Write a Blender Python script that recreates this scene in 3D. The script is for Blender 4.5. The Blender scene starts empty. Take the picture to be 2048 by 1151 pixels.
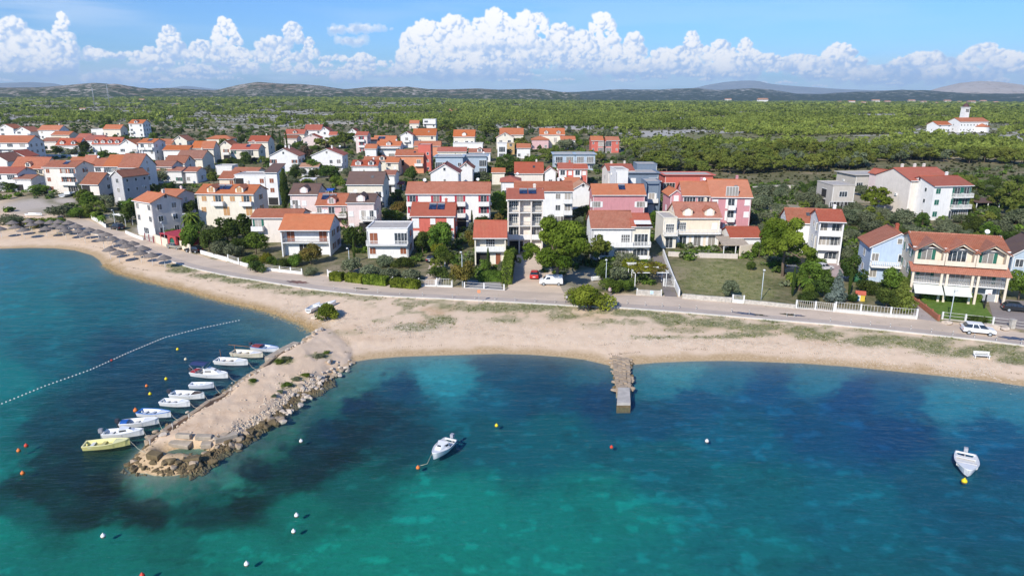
import bpy, math, random
import numpy as np
from mathutils import Vector, Matrix
PI = math.pi; R = math.radians
sc = bpy.context.scene; C = sc.collection

# ---------------------------------------------------------------- camera, sky, sun, exposure
CAMH = 35.0; TH = R(15.74); FPX = 1366.0; CX, CY = 1024.0, 575.5
cam = bpy.data.cameras.new('camera'); cam.lens = FPX/2048*36; cam.sensor_width = 36
cam.clip_start = 1; cam.clip_end = 90000
camo = bpy.data.objects.new('camera', cam); C.objects.link(camo)
camo.location = (0, 0, CAMH); camo.rotation_euler = (PI/2-TH, 0, 0); sc.camera = camo
sc.view_settings.view_transform = 'Standard'; sc.view_settings.look = 'None'
sc.view_settings.exposure = 0.46; sc.view_settings.gamma = 1
sc.cycles.max_bounces = 6; sc.cycles.transparent_max_bounces = 16; sc.cycles.volume_bounces = 0
sc.cycles.use_denoising = True; sc.cycles.caustics_reflective = False; sc.cycles.caustics_refractive = False
sc.cycles.sample_clamp_indirect = 6
SUN_EL = R(34); LX, LY = 0.50, 0.866             # the way the light travels over the ground
sun = bpy.data.lights.new('sun', 'SUN'); sun.energy = 3.75; sun.angle = R(.5); sun.color = (1, .945, .85)
suno = bpy.data.objects.new('sun', sun); C.objects.link(suno)
suno.rotation_euler = Vector((LX*math.cos(SUN_EL), LY*math.cos(SUN_EL), -math.sin(SUN_EL))).to_track_quat('-Z', 'Y').to_euler()

def ray(px, py):
    x = (px-CX)/FPX; y = (CY-py)/FPX
    return np.array([x, math.cos(TH)+y*math.sin(TH), -math.sin(TH)+y*math.cos(TH)])
def proj(x, y, z):
    dz = z-CAMH; dep = y*math.cos(TH)-dz*math.sin(TH); up = y*math.sin(TH)+dz*math.cos(TH)
    dep = np.maximum(dep, 1e-3)
    return CX+FPX*x/dep, CY-FPX*up/dep

# ---------------------------------------------------------------- noise in numpy
_rs = np.random.RandomState(7); _perm = _rs.permutation(512).astype(np.int64); _val = _rs.rand(512)
def vn(x, y, s=0):
    xi = np.floor(x).astype(np.int64); yi = np.floor(y).astype(np.int64); fx = x-xi; fy = y-yi
    fx = fx*fx*(3-2*fx); fy = fy*fy*(3-2*fy)
    def h(a, b): return _val[(_perm[(a+s*37) & 511]+b*17+((b >> 9) & 511)) & 511]
    return (h(xi, yi)*(1-fx)+h(xi+1, yi)*fx)*(1-fy)+(h(xi, yi+1)*(1-fx)+h(xi+1, yi+1)*fx)*fy
def fbm(x, y, o=4, s=0):
    r = 0; a = .5; t = 0
    for i in range(o):
        r = r+a*vn(x*2**i+i*13.7, y*2**i+i*7.3, s+i); t += a; a *= .5
    return r/t
def sm(a, b, x):
    t = np.clip((x-a)/(b-a), 0, 1); return t*t*(3-2*t)

# ---------------------------------------------------------------- sky with a bank of cumulus behind the hills
def build_world():
    w = bpy.data.worlds.new('World'); sc.world = w; w.use_nodes = True
    nt = w.node_tree; nt.nodes.clear(); N = nt.nodes.new; Lk = nt.links.new
    AZ0, AZ1, E0, E1 = -50., 50., -1., 19.; PPD = 18
    W, Hh = int((AZ1-AZ0)*PPD), int((E1-E0)*PPD)
    rgb = np.zeros((Hh, W, 3)); al = np.zeros((Hh, W))
    yy, xx = np.mgrid[0:Hh, 0:W].astype(float); el = E0+yy/PPD
    nz = fbm(xx/9, yy/9, 4, 3); nz2 = fbm(xx/30, yy/22, 4, 9); nz3 = fbm(xx/3.2, yy/3.2, 3, 21)
    def put(px, py):
        d = ray(px, py); return ((math.degrees(math.atan2(d[0], d[1]))-AZ0)*PPD, (math.degrees(math.atan2(d[2], math.hypot(d[0], d[1])))-E0)*PPD)
    # thin high veils
    veil = sm(.5, .85, fbm(xx/230, yy/26, 5, 31))*sm(5, 9, el)*.30*sm(W*.45, W*.95, xx)
    veil2 = sm(.42, .75, fbm(xx/170, yy/20, 5, 41))*np.exp(-((el-6.0)/1.8)**2)*.42
    a0 = np.clip(veil+veil2*(sm(W*.30, W*.12, xx)+.25), 0, .5); al[:] = a0; rgb[:] = np.array([.80, .87, .96])
    # low bank in layers
    lay = sm(.42, .66, fbm(xx/75, yy/9, 5, 51)+.16*np.exp(-((el-1.5)/1.5)**2))*np.exp(-(np.clip(el-1.0, 0, 9)/1.4)**2)*.42
    c = np.array([.56, .74, .97])+(.34*sm(.35, .7, fbm(xx/26, yy/7, 4, 61)))[..., None]
    rgb[:] = rgb*(1-lay[..., None])+c*lay[..., None]; al[:] = al+(1-al)*lay
    rs = np.random.RandomState(5); S = np.array([-.42, .55, .72])
    def puff(cx, cy, r, base, shade, a_max):
        x0, x1 = int(max(0, cx-r-2)), int(min(W, cx+r+3)); y0, y1 = int(max(0, cy-r-2)), int(min(Hh, cy+r+3))
        if x0 >= x1 or y0 >= y1: return
        X = xx[y0:y1, x0:x1]; Y = yy[y0:y1, x0:x1]; n1 = nz[y0:y1, x0:x1]; n3 = nz3[y0:y1, x0:x1]
        dx = (X-cx)/r; dy = (Y-cy)/r*1.08; q = np.sqrt(dx*dx+dy*dy)+(n1-.5)*.85+(n3-.5)*.50
        a = sm(1.05, .70, q)*a_max
        nn = np.sqrt(np.clip(1-dx*dx-dy*dy, 0.02, 1)); lit = dx*S[0]+dy*S[1]+nn*S[2]
        lit = np.clip(lit*.8+(n1-.5)*.9+(n3-.5)*.35+shade, 0, 1.05)
        hgt = np.clip((Y-base)/60, 0, 1)
        lo = np.array([.40, .56, .82]); hi = np.array([1.0, .985, .965])
        t = sm(.08, .80, lit*(.60+.50*np.sqrt(hgt)))[..., None]
        col = lo*(1-t)+hi*t
        A = a[..., None]; rgb[y0:y1, x0:x1] = rgb[y0:y1, x0:x1]*(1-A)+col*A
        al[y0:y1, x0:x1] = al[y0:y1, x0:x1]+(1-al[y0:y1, x0:x1])*a
    # towers: centre x, top y, half width, bottom y, brightness (all as seen over the hills)
    cl = [(20, 30, 70, 140, .0), (118, 20, 42, 120, .12), (70, 60, 95, 150, -.05), (178, 92, 26, 120, 0), (95, 98, 60, 140, .05), (-120, 40, 120, 150, 0),
          (335, 50, 38, 118, .03), (300, 92, 50, 130, .0), (447, 30, 42, 112, .16), (400, 78, 40, 125, .02), (470, 90, 40, 130, .02), (545, 70, 50, 120, -.04), (583, 42, 30, 90, -.06),
          (618, 74, 18, 118, .08), (560, 98, 24, 142, .08), (608, 120, 30, 150, .04), (720, 105, 34, 140, .04), (690, 138, 40, 160, .02), (488, 118, 34, 145, .04), (395, 128, 55, 150, .0), (250, 140, 90, 165, -.1),
          (850, 38, 62, 130, .16), (905, 28, 52, 120, .16), (990, 16, 66, 130, .18), (1060, 20, 56, 130, .18), (1120, 44, 40, 120, .1), (950, 70, 110, 150, .02), (830, 90, 50, 150, .08), (1120, 68, 40, 140, .06),
          (1203, 22, 44, 125, .18), (1165, 62, 50, 135, .12), (1268, 62, 30, 130, .12), (1240, 90, 60, 150, .04), (1330, 95, 50, 145, .04), (1383, 62, 24, 120, .12), (1360, 92, 48, 148, .08),
          (1440, 78, 36, 140, .1), (1492, 74, 20, 130, .12), (1530, 106, 30, 140, .05), (1465, 106, 60, 150, .06), (1600, 108, 50, 140, .02), (1682, 84, 40, 130, .08), (1660, 110, 70, 150, .02),
          (1850, 102, 60, 135, .06), (1975, 86, 50, 130, .1), (2030, 100, 50, 140, .06), (1900, 128, 90, 160, .0), (1760, 130, 80, 160, -.04), (2160, 80, 90, 150, .0), (2330, 100, 90, 150, .0), (-320, 70, 120, 150, 0)]
    for (px, pt, hw, pb, sh) in cl:
        x, t = put(px, pt); _, b = put(px, pb); x2, _ = put(px+hw, pb); ww = abs(x2-x); h = t-b
        n = int(50+ww*h/26)
        P = []
        for i in range(n):
            v = rs.rand(); lim = ww*math.sqrt(max(0.04, 1-v**1.7)); lim *= .72+.4*vn(np.array(v*4.), np.array(px*.37), 5)
            u = (rs.rand()*2-1); rr = (2.2+ww*.17*(1-v*.35))*(.5+.8*rs.rand())
            P.append((abs(u)*.6+v*.35+rs.rand()*.5, x+u*lim, b+v*(h-rr*.8), rr, v))
        for k, X, Y, rr, v in sorted(P, reverse=True):
            puff(X, Y, rr, b, sh+(rs.rand()-.5)*.22+.05*v, min(1, .55+1.0*v))
    for q in range(120):
        px = rs.uniform(-500, 2600); py = rs.uniform(112, 168)+(10 if px > 1550 else 0); k = (185-py)/70; hw = rs.uniform(10, 34)*(.5+k); x, y = put(px, py); x2, _ = put(px+hw, py); sh = rs.uniform(-.05, .2)
        for i in range(16):
            u = rs.rand()*2-1; r_ = (1.6+rs.rand()*4.2*k)*(1.15-abs(u)*.5); puff(x+u*(x2-x), y+rs.rand()*5*(1-u*u)*k+r_*.3, r_, y-30, sh, .85)
    for (px, py, hw) in [(710, 84, 34), (745, 56, 40), (690, 60, 30), (765, 150, 50), (1010, 92, 60), (930, 96, 50), (1085, 95, 40)]:
        x, y = put(px, py); x2, _ = put(px+hw, py)
        for i in range(26): puff(x+(rs.rand()*2-1)*(x2-x), y+(rs.rand()-.5)*5, 2+rs.rand()*6, y-26, -.12, .35)
    # distance: the lower sky turns blue-grey and swallows the cloud feet
    hz = np.exp(-np.clip(el-.1, 0, 20)/.7)*.45; hc = np.array([.42, .66, .98])
    rgb[:] = rgb*(1-hz[..., None])+hc*hz[..., None]; al[:] = al+(1-al)*hz*.8
    im = bpy.data.images.new('cumulus_map', W, Hh, alpha=False, float_buffer=True); im.colorspace_settings.name = 'Non-Color'
    px_ = np.ones((Hh, W, 4), np.float32); px_[..., :3] = rgb; im.pixels.foreach_set(px_.ravel()); im.update()
    im2 = bpy.data.images.new('cumulus_cover', W, Hh, alpha=False, float_buffer=True); im2.colorspace_settings.name = 'Non-Color'
    px_[..., :3] = np.clip(al, 0, 1)[..., None]; im2.pixels.foreach_set(px_.ravel()); im2.update()
    tc = N('ShaderNodeTexCoord'); sp = N('ShaderNodeSeparateXYZ'); Lk(tc.outputs['Generated'], sp.inputs[0])
    def m(op, a, b=None, c=None):
        n = N('ShaderNodeMath'); n.operation = op
        for i, v in enumerate((a, b, c)):
            if v is None: continue
            if isinstance(v, (int, float)): n.inputs[i].default_value = v
            else: Lk(v, n.inputs[i])
        return n.outputs[0]
    az = m('ARCTAN2', sp.outputs[0], sp.outputs[1]); e = m('ARCSINE', sp.outputs[2])
    u = m('DIVIDE', m('SUBTRACT', az, R(AZ0)), R(AZ1-AZ0)); v = m('DIVIDE', m('SUBTRACT', e, R(E0)), R(E1-E0))
    cb = N('ShaderNodeCombineXYZ'); Lk(u, cb.inputs[0]); Lk(v, cb.inputs[1])
    t1 = N('ShaderNodeTexImage'); t1.image = im; t1.extension = 'MIRROR'; Lk(cb.outputs[0], t1.inputs[0])
    t2 = N('ShaderNodeTexImage'); t2.image = im2; t2.extension = 'MIRROR'; Lk(cb.outputs[0], t2.inputs[0])
    inr = m('MULTIPLY', m('GREATER_THAN', v, 0.0), m('LESS_THAN', v, 1.0)); fac = m('MULTIPLY', t2.outputs[0], inr)
    sky = N('ShaderNodeTexSky'); sky.sky_type = 'NISHITA'; sky.sun_disc = False; sky.sun_elevation = SUN_EL
    sky.sun_rotation = math.atan2(-LX, -LY); sky.air_density = 1.0; sky.dust_density = .4; sky.ozone_density = 2.0; sky.altitude = 50
    mx = N('ShaderNodeMixRGB'); mx.blend_type = 'MULTIPLY'; mx.inputs[0].default_value = 1; mx.inputs[2].default_value = SKYT; Lk(sky.outputs[0], mx.inputs[1])
    b1 = N('ShaderNodeBackground'); b1.inputs[1].default_value = SKYS; Lk(mx.outputs[0], b1.inputs[0])
    b2 = N('ShaderNodeBackground'); b2.inputs[1].default_value = .90; Lk(t1.outputs[0], b2.inputs[0])
    ms = N('ShaderNodeMixShader'); Lk(fac, ms.inputs[0]); Lk(b1.outputs[0], ms.inputs[1]); Lk(b2.outputs[0], ms.inputs[2])
    out = N('ShaderNodeOutputWorld'); Lk(ms.outputs[0], out.inputs[0])
SKYT = (.35, .61, 1.0, 1); SKYS = .118
build_world()

# ---------------------------------------------------------------- the lie of the land
def on0(px, py, z=0.0):
    d = ray(px, py); t = (z-CAMH)/d[2]; return (d[0]*t, d[1]*t)
_coast = [(-1200, 440), (-700, 460), (-400, 478), (-100, 492), (0, 497), (60, 495), (110, 496), (150, 500), (185, 510), (200, 520), (205, 528), (235, 545), (300, 563), (370, 580), (440, 600),
          (520, 618), (560, 630), (600, 645), (622, 657), (634, 668), (690, 725), (740, 717), (800, 712), (860, 710), (930, 708), (1000, 706), (1060, 708), (1120, 712), (1170, 718),
          (1222, 730), (1255, 729), (1310, 724), (1380, 721), (1450, 720), (1520, 722), (1600, 725), (1700, 732), (1800, 742), (1900, 752), (1980, 761), (2048, 771), (2200, 790), (2500, 835), (3000, 900)]
COAST = np.array([on0(*p) for p in _coast])
_spit = [(650, 655), (618, 672), (600, 688), (560, 712), (520, 738), (480, 768), (450, 788), (420, 808), (385, 830), (345, 852), (310, 875), (285, 893), (268, 912), (260, 928), (275, 942),
         (330, 947), (380, 938), (418, 920), (440, 900), (500, 866), (555, 832), (590, 803), (620, 780), (650, 762), (676, 740), (705, 719), (720, 690), (690, 660)]
SPIT = np.array([on0(*p) for p in _spit])
_q = np.concatenate([SPIT, SPIT[:1]]); _d = np.concatenate([[0], np.cumsum(np.hypot(*np.diff(_q, axis=0).T))]); _t = np.linspace(0, _d[-1], 150)[:-1]
SPIT = np.stack([np.interp(_t, _d, _q[:, i])+(fbm(_t*.45, _t*0+i*9.3, 3, 33)-.5)*1.9 for i in (0, 1)], 1)
def seg_dist(x, y, P, closed=False):
    d2 = np.full(x.shape, 1e18); n = len(P)
    for i in range(n if closed else n-1):
        a = P[i]; b = P[(i+1) % n]; e = b-a; L = e@e
        t = np.clip(((x-a[0])*e[0]+(y-a[1])*e[1])/L, 0, 1)
        d2 = np.minimum(d2, (x-a[0]-t*e[0])**2+(y-a[1]-t*e[1])**2)
    return np.sqrt(d2)
def inpoly(x, y, P):
    c = np.zeros(x.shape, bool); n = len(P)
    for i in range(n):
        x1, y1 = P[i]; x2, y2 = P[(i+1) % n]
        if y1 == y2: continue
        c ^= ((y1 > y) != (y2 > y)) & (x < (x2-x1)*(y-y1)/(y2-y1)+x1)
    return c
def sd_main(x, y):
    d = seg_dist(x, y, COAST); return np.where(y > np.interp(x, COAST[:, 0], COAST[:, 1]), d, -d)
def sd_spit(x, y):
    d = seg_dist(x, y, SPIT, True); return np.where(inpoly(x, y, SPIT), d, -d)
POOL = np.array(on0(372, 905))
def hgt(x, y, full=True):
    x = np.asarray(x, float); y = np.asarray(y, float)
    s = sd_main(x, y)
    z = np.interp(s, [-60, -25, -8, -2, 0, 5, 12, 22, 40, 100, 250, 430, 900, 1500, 2200, 4000, 20000], [-.9, -.8, -.6, -.22, 0, .5, .95, 1.5, 2.0, 4.0, 8.2, 11.5, 13.0, 13.0, 8.0, 6.0, 6.0])
    z = z+sm(700, -900, x)*sm(1000, 2700, y)*sm(4500, 3000, y)*17
    far = sm(200, 600, s); z = z+far*(fbm(x/90, y/90, 3, 4)-.5)*5.0*sm(4200, 2000, s)
    near = y < 160
    if np.any(near):
        q = np.full(x.shape, -1e3); q[near] = sd_spit(x[near], y[near])
        zs = np.where(q > 0, np.minimum(q*.55, .95)+.12*np.clip(q-2, 0, 3)*.4, np.maximum(q*.33, -.7))
        pd = np.hypot((x-POOL[0])/2.7, (y-POOL[1])/1.25); zs = np.where(q > 0, zs*sm(.7, 1.4, pd)-.12*sm(1.3, .6, pd), zs)
        zs = np.where(s > -4, np.minimum(zs, np.maximum(z, .55+.1*np.clip(-s, 0, 4))), zs); zs = np.where(s > 0, zs*(1-sm(0, 4.5, s)), zs); z = np.where(near, np.maximum(z, zs), z)
    return z
def h1(x, y): return float(hgt(np.array([x]), np.array([y]))[0])
_T = np.geomspace(30, 6000, 420)
def G(px, py, up=0.0):
    """the point on the land (or `up` metres over it) that is seen at a place of the photograph"""
    d = ray(px, py); T = _T; P = T[:, None]*d; z = P[:, 2]+CAMH-hgt(P[:, 0], P[:, 1])-up
    i = np.argmax(z < 0) if np.any(z < 0) else len(T)-1
    a, b = T[max(i-1, 0)], T[i]
    T2 = np.linspace(a, b, 24); P = T2[:, None]*d; z = P[:, 2]+CAMH-hgt(P[:, 0], P[:, 1])-up
    j = np.argmax(z < 0) if np.any(z < 0) else 23
    x, y = P[j, 0], P[j, 1]; return Vector((x, y, h1(x, y)))

# ---------------------------------------------------------------- mesh and object helpers
def tag(o, label=None, cat=None, group=None, kind=None):
    if label: o['label'] = label
    if cat: o['category'] = cat
    if group: o['group'] = group
    if kind: o['kind'] = kind
    return o
def link(name, data, parent=None, loc=None, rz=None):
    o = bpy.data.objects.new(name, data); C.objects.link(o)
    if parent: o.parent = parent
    if loc is not None: o.location = loc
    if rz is not None: o.rotation_euler[2] = rz
    return o
def thing(name, label, cat, loc, rz=0, group=None):
    return tag(link(name, None, None, loc, rz), label, cat, group)
class MB:
    def __init__(s): s.v = []; s.f = []; s.m = []; s.sm = []
    def add(s, vs, fs, m=0, smooth=False):
        k = len(s.v); s.v += [tuple(p) for p in vs]
        for f in fs: s.f.append(tuple(i+k for i in f)); s.m.append(m); s.sm.append(smooth)
    def box(s, x0, x1, y0, y1, z0, z1, m=0):
        s.add([(x0, y0, z0), (x1, y0, z0), (x1, y1, z0), (x0, y1, z0), (x0, y0, z1), (x1, y0, z1), (x1, y1, z1), (x0, y1, z1)],
              [(0, 3, 2, 1), (4, 5, 6, 7), (0, 1, 5, 4), (1, 2, 6, 5), (2, 3, 7, 6), (3, 0, 4, 7)], m)
    def hexa(s, p, m=0):          # eight corners, bottom four then top four
        s.add(p, [(0, 3, 2, 1), (4, 5, 6, 7), (0, 1, 5, 4), (1, 2, 6, 5), (2, 3, 7, 6), (3, 0, 4, 7)], m)
    def prism(s, prof, a, b, axis='x', m=0):    # closed profile carried from a to b
        n = len(prof)
        P = [((a, p, q) if axis == 'x' else (p, a, q)) for p, q in prof]+[((b, p, q) if axis == 'x' else (p, b, q)) for p, q in prof]
        fs = [(i, (i+1) % n, n+(i+1) % n, n+i) for i in range(n)]+[tuple(range(n))[::-1], tuple(range(n, 2*n))]
        s.add(P, fs, m)
    def tube(s, pts, r, n=6, m=0, smooth=True, cap=True):
        pts = [Vector(p) for p in pts]; rr = r if isinstance(r, (list, tuple)) else [r]*len(pts); V = []
        for i, p in enumerate(pts):
            d = (pts[min(i+1, len(pts)-1)]-pts[max(i-1, 0)]).normalized()
            a = d.orthogonal().normalized() if i == 0 else (a-d*a.dot(d)).normalized()
            b = d.cross(a)
            for k in range(n): t = 2*PI*k/n; V.append(p+(a*math.cos(t)+b*math.sin(t))*rr[i])
        F = [(i*n+k, i*n+(k+1) % n, (i+1)*n+(k+1) % n, (i+1)*n+k) for i in range(len(pts)-1) for k in range(n)]
        if cap: F += [tuple(range(n))[::-1], tuple(range((len(pts)-1)*n, len(pts)*n))]
        s.add(V, F, m, smooth)
    def lathe(s, prof, n=12, m=0, c=(0, 0, 0), smooth=True):
        V = [(c[0]+r*math.cos(2*PI*k/n), c[1]+r*math.sin(2*PI*k/n), c[2]+z) for r, z in prof for k in range(n)]
        F = [(i*n+k, i*n+(k+1) % n, (i+1)*n+(k+1) % n, (i+1)*n+k) for i in range(len(prof)-1) for k in range(n)]
        s.add(V, F, m, smooth)
    def mesh(s, name, mats):
        me = bpy.data.meshes.new(name); me.from_pydata(s.v, [], s.f)
        for m in (mats if isinstance(mats, (list, tuple)) else [mats]): me.materials.append(m)
        me.polygons.foreach_set('material_index', s.m); me.polygons.foreach_set('use_smooth', s.sm); me.update(); return me
    def build(s, name, mats, parent=None, loc=None, rz=None): return link(name, s.mesh(name, mats), parent, loc, rz)
def np_mesh(name, v, f, mat, smooth=False):
    """many equal-sided faces at once"""
    me = bpy.data.meshes.new(name); n, k = f.shape
    me.vertices.add(len(v)); me.vertices.foreach_set('co', v.astype(np.float32).ravel())
    me.loops.add(n*k); me.loops.foreach_set('vertex_index', f.astype(np.int32).ravel())
    me.polygons.add(n); me.polygons.foreach_set('loop_start', (np.arange(n)*k).astype(np.int32)); me.polygons.foreach_set('loop_total', np.full(n, k, np.int32))
    me.polygons.foreach_set('use_smooth', np.full(n, smooth)); me.update(calc_edges=True)
    if mat: me.materials.append(mat)
    return me

# ---------------------------------------------------------------- materials
_M = {}
def nodes(name):
    m = bpy.data.materials.new(name); m.use_nodes = True; nt = m.node_tree; nt.nodes.clear(); return m, nt, nt.nodes.new, nt.links.new
def noise(nt, scale, detail=4, rough=.55, co='Object', sx=(1, 1, 1)):
    N = nt.nodes.new; tc = N('ShaderNodeTexCoord'); mp = N('ShaderNodeMapping'); mp.inputs['Scale'].default_value = sx
    nt.links.new(tc.outputs[co], mp.inputs[0]); n = N('ShaderNodeTexNoise'); n.inputs['Scale'].default_value = scale
    n.inputs['Detail'].default_value = detail; n.inputs['Roughness'].default_value = rough; nt.links.new(mp.outputs[0], n.inputs['Vector']); return n.outputs['Fac']
def ramp(nt, fac, stops):
    r = nt.nodes.new('ShaderNodeValToRGB'); e = r.color_ramp.elements
    e[0].position = stops[0][0]; e[0].color = (*stops[0][1], 1); e[1].position = stops[-1][0]; e[1].color = (*stops[-1][1], 1)
    for p, c in stops[1:-1]: q = e.new(p); q.color = (*c, 1)
    nt.links.new(fac, r.inputs[0]); return r.outputs[0]
def mixc(nt, fac, a, b, mode='MIX'):
    n = nt.nodes.new('ShaderNodeMixRGB'); n.blend_type = mode
    for i, v in ((0, fac), (1, a), (2, b)):
        if isinstance(v, (int, float)): n.inputs[i].default_value = v
        elif isinstance(v, tuple): n.inputs[i].default_value = (*v, 1)
        else: nt.links.new(v, n.inputs[i])
    return n.outputs[0]
def mth(nt, op, a, b=None, clamp=False):
    n = nt.nodes.new('ShaderNodeMath'); n.operation = op; n.use_clamp = clamp
    for i, v in enumerate((a, b)):
        if v is None: continue
        if isinstance(v, (int, float)): n.inputs[i].default_value = v
        else: nt.links.new(v, n.inputs[i])
    return n.outputs[0]
def fin(nt, col, rough=.8, spec=.3, metal=0, bump=None, bs=.3, bd=.05):
    p = nt.nodes.new('ShaderNodeBsdfPrincipled')
    if isinstance(col, tuple): p.inputs['Base Color'].default_value = (*col, 1)
    else: nt.links.new(col, p.inputs['Base Color'])
    p.inputs['Roughness'].default_value = rough; p.inputs['Specular IOR Level'].default_value = spec; p.inputs['Metallic'].default_value = metal
    if bump is not None:
        b = nt.nodes.new('ShaderNodeBump'); b.inputs['Strength'].default_value = bs; b.inputs['Distance'].default_value = bd
        nt.links.new(bump, b.inputs['Height']); nt.links.new(b.outputs[0], p.inputs['Normal'])
    o = nt.nodes.new('ShaderNodeOutputMaterial'); nt.links.new(p.outputs[0], o.inputs[0]); return p
def paint(name, col, rough=.8, var=.10, scale=.9, spec=.3, metal=0, bump=.0):
    key = (name, col)
    if key in _M: return _M[key]
    m, nt, N, L = nodes(name); n = noise(nt, scale, 5)
    a = tuple(max(0, c*(1-var)) for c in col); b = tuple(min(1, c*(1+var*.6)) for c in col)
    c = ramp(nt, n, [(.3, a), (.7, b)])
    fin(nt, c, rough, spec, metal, n if bump else None, bump, .05); _M[key] = m; return m
def stucco(col):
    key = ('stucco', col)
    if key in _M: return _M[key]
    m, nt, N, L = nodes('stucco'); n = noise(nt, .7, 6, .65); n2 = noise(nt, 1.2, 5, .7, sx=(2.5, 2.5, .35))
    c = mixc(nt, ramp(nt, n, [(.35, (0, 0, 0)), (.75, (1, 1, 1))]), tuple(x*.90 for x in col), tuple(min(.9, x*1.03) for x in col))
    c = mixc(nt, mth(nt, 'MULTIPLY', ramp(nt, n2, [(.48, (0, 0, 0)), (.75, (1, 1, 1))]), .45), c, tuple(x*.60 for x in col))
    fin(nt, c, .9, .15, 0, n, .15, .03); _M[key] = m; return m
def tiles(a, b, dark, axis=0, mott=.35):
    key = ('tiles', a, b, dark, axis, mott)
    if key in _M: return _M[key]
    m, nt, N, L = nodes('roof_tiles'); tc = N('ShaderNodeTexCoord')
    n = noise(nt, .8, 6, .7); f = noise(nt, 5.5, 3, .7)
    mp = N('ShaderNodeMapping'); L(tc.outputs['Object'], mp.inputs[0]); mp.inputs['Rotation'].default_value[2] = 0 if axis == 0 else PI/2
    w = N('ShaderNodeTexWave'); w.bands_direction = 'X'; w.inputs['Scale'].default_value = 1.15; w.inputs['Distortion'].default_value = .6; L(mp.outputs[0], w.inputs[0])
    w2 = N('ShaderNodeTexWave'); w2.bands_direction = 'Y'; w2.inputs['Scale'].default_value = .85; w2.inputs['Distortion'].default_value = .8; L(mp.outputs[0], w2.inputs[0])
    c = mixc(nt, ramp(nt, n, [(.3, (0, 0, 0)), (.7, (1, 1, 1))]), a, b)
    c = mixc(nt, mth(nt, 'MULTIPLY', ramp(nt, f, [(.45, (0, 0, 0)), (.68, (1, 1, 1))]), mott), c, dark)
    c = mixc(nt, mth(nt, 'MULTIPLY', w.outputs['Fac'], .30), c, dark)
    c = mixc(nt, mth(nt, 'MULTIPLY', w2.outputs['Fac'], .12), c, dark)
    oi = N('ShaderNodeObjectInfo'); big = noise(nt, .28, 5, .7); c = mixc(nt, mth(nt, 'MULTIPLY', ramp(nt, big, [(.5, (0, 0, 0)), (.66, (1, 1, 1))]), .22), c, (.24, .14, .07))
    hs = N('ShaderNodeHueSaturation'); L(c, hs.inputs['Color'])
    for nm_, a_, b_, k_ in (('Value', .84, 1.10, 1), ('Saturation', .88, 1.04, 5.7)): mr = N('ShaderNodeMapRange'); mr.inputs[3].default_value = a_; mr.inputs[4].default_value = b_; L(mth(nt, 'FRACT', mth(nt, 'MULTIPLY', oi.outputs['Random'], k_)), mr.inputs[0]); L(mr.outputs[0], hs.inputs[nm_])
    fin(nt, hs.outputs[0], .85, .2, 0, w.outputs['Fac'], .6, .06); _M[key] = m; return m
ROOF = {'orange': ((.50, .155, .055), (.58, .205, .085), (.33, .075, .035), .22), 'red': ((.44, .10, .052), (.51, .145, .08), (.24, .05, .03), .3),
        'old': ((.44, .135, .07), (.56, .22, .13), (.17, .07, .045), .55), 'tan': ((.50, .24, .13), (.60, .34, .21), (.26, .12, .07), .5),
        'dark': ((.33, .085, .06), (.40, .12, .085), (.15, .05, .04), .35), 'brown': ((.155, .095, .075), (.19, .12, .10), (.10, .06, .05), .2),
        'oldbrown': ((.30, .11, .065), (.40, .17, .10), (.12, .055, .04), .5)}
def roofmat(k, axis=0): a, b, d, mo = ROOF[k]; return tiles(a, b, d, axis, mo)
WALL = {'white': (.82, .80, .77), 'cream': (.80, .735, .61), 'peach': (.80, .68, .53), 'pink': (.70, .46, .45), 'mauve': (.60, .28, .30), 'coral': (.62, .16, .12), 'orange': (.70, .30, .17),
        'grey': (.52, .50, .50), 'slate': (.20, .25, .32), 'bluegrey': (.42, .50, .58), 'blue': (.46, .56, .70), 'warm': (.78, .70, .62), 'bare': (.55, .50, .44), 'ochre': (.55, .36, .16), 'villa': (.76, .655, .52), 'lightpink': (.76, .62, .58)}
def glassy(name, col, rough=.12):
    key = (name, col)
    if key in _M: return _M[key]
    m, nt, N, L = nodes(name); n = noise(nt, 1.3, 2); c = ramp(nt, n, [(.35, tuple(x*.5 for x in col)), (.65, tuple(min(1, x*1.7) for x in col))])
    fin(nt, c, rough, .8); _M[key] = m; return m
def window_glass():
    m, nt, N, L = nodes('window_glass'); oi = N('ShaderNodeObjectInfo'); n = noise(nt, 1.6, 2); base = ramp(nt, n, [(.35, (.02, .025, .03)), (.65, (.08, .095, .11))])
    cur = ramp(nt, oi.outputs['Random'], [(.55, (0, 0, 0)), (.62, (.45, .45, .45)), (.80, (.55, .55, .55)), (.95, (1, 1, 1))]); fin(nt, mixc(nt, cur, base, (.42, .38, .33)), .12, .8); return m
GLASS = window_glass(); FRAME = paint('white_frame', (.78, .77, .74)); OPEN_SHADE = paint('opening_shade', (.035, .032, .03), .9)  # last one paints the shade inside openings as a near-black colour
CONC = paint('concrete', (.48, .44, .39), .9, .2, 1.2, bump=.3); METAL = paint('galvanised_steel', (.42, .45, .47), .5, .1, 2, .5, .3)
SOLAR = glassy('solar_cells', (.018, .03, .07), .2); DISHM = paint('dish_white', (.75, .76, .77), .5, .05)
SHUT = {'brown': (.26, .085, .04), 'green': (.02, .13, .09), 'white': (.78, .77, .75), 'red': (.40, .03, .05), 'grey': (.35, .36, .37), 'tan': (.50, .28, .12)}
def shutmat(k): return paint('shutter_'+k, SHUT[k], .6, .1)

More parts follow.
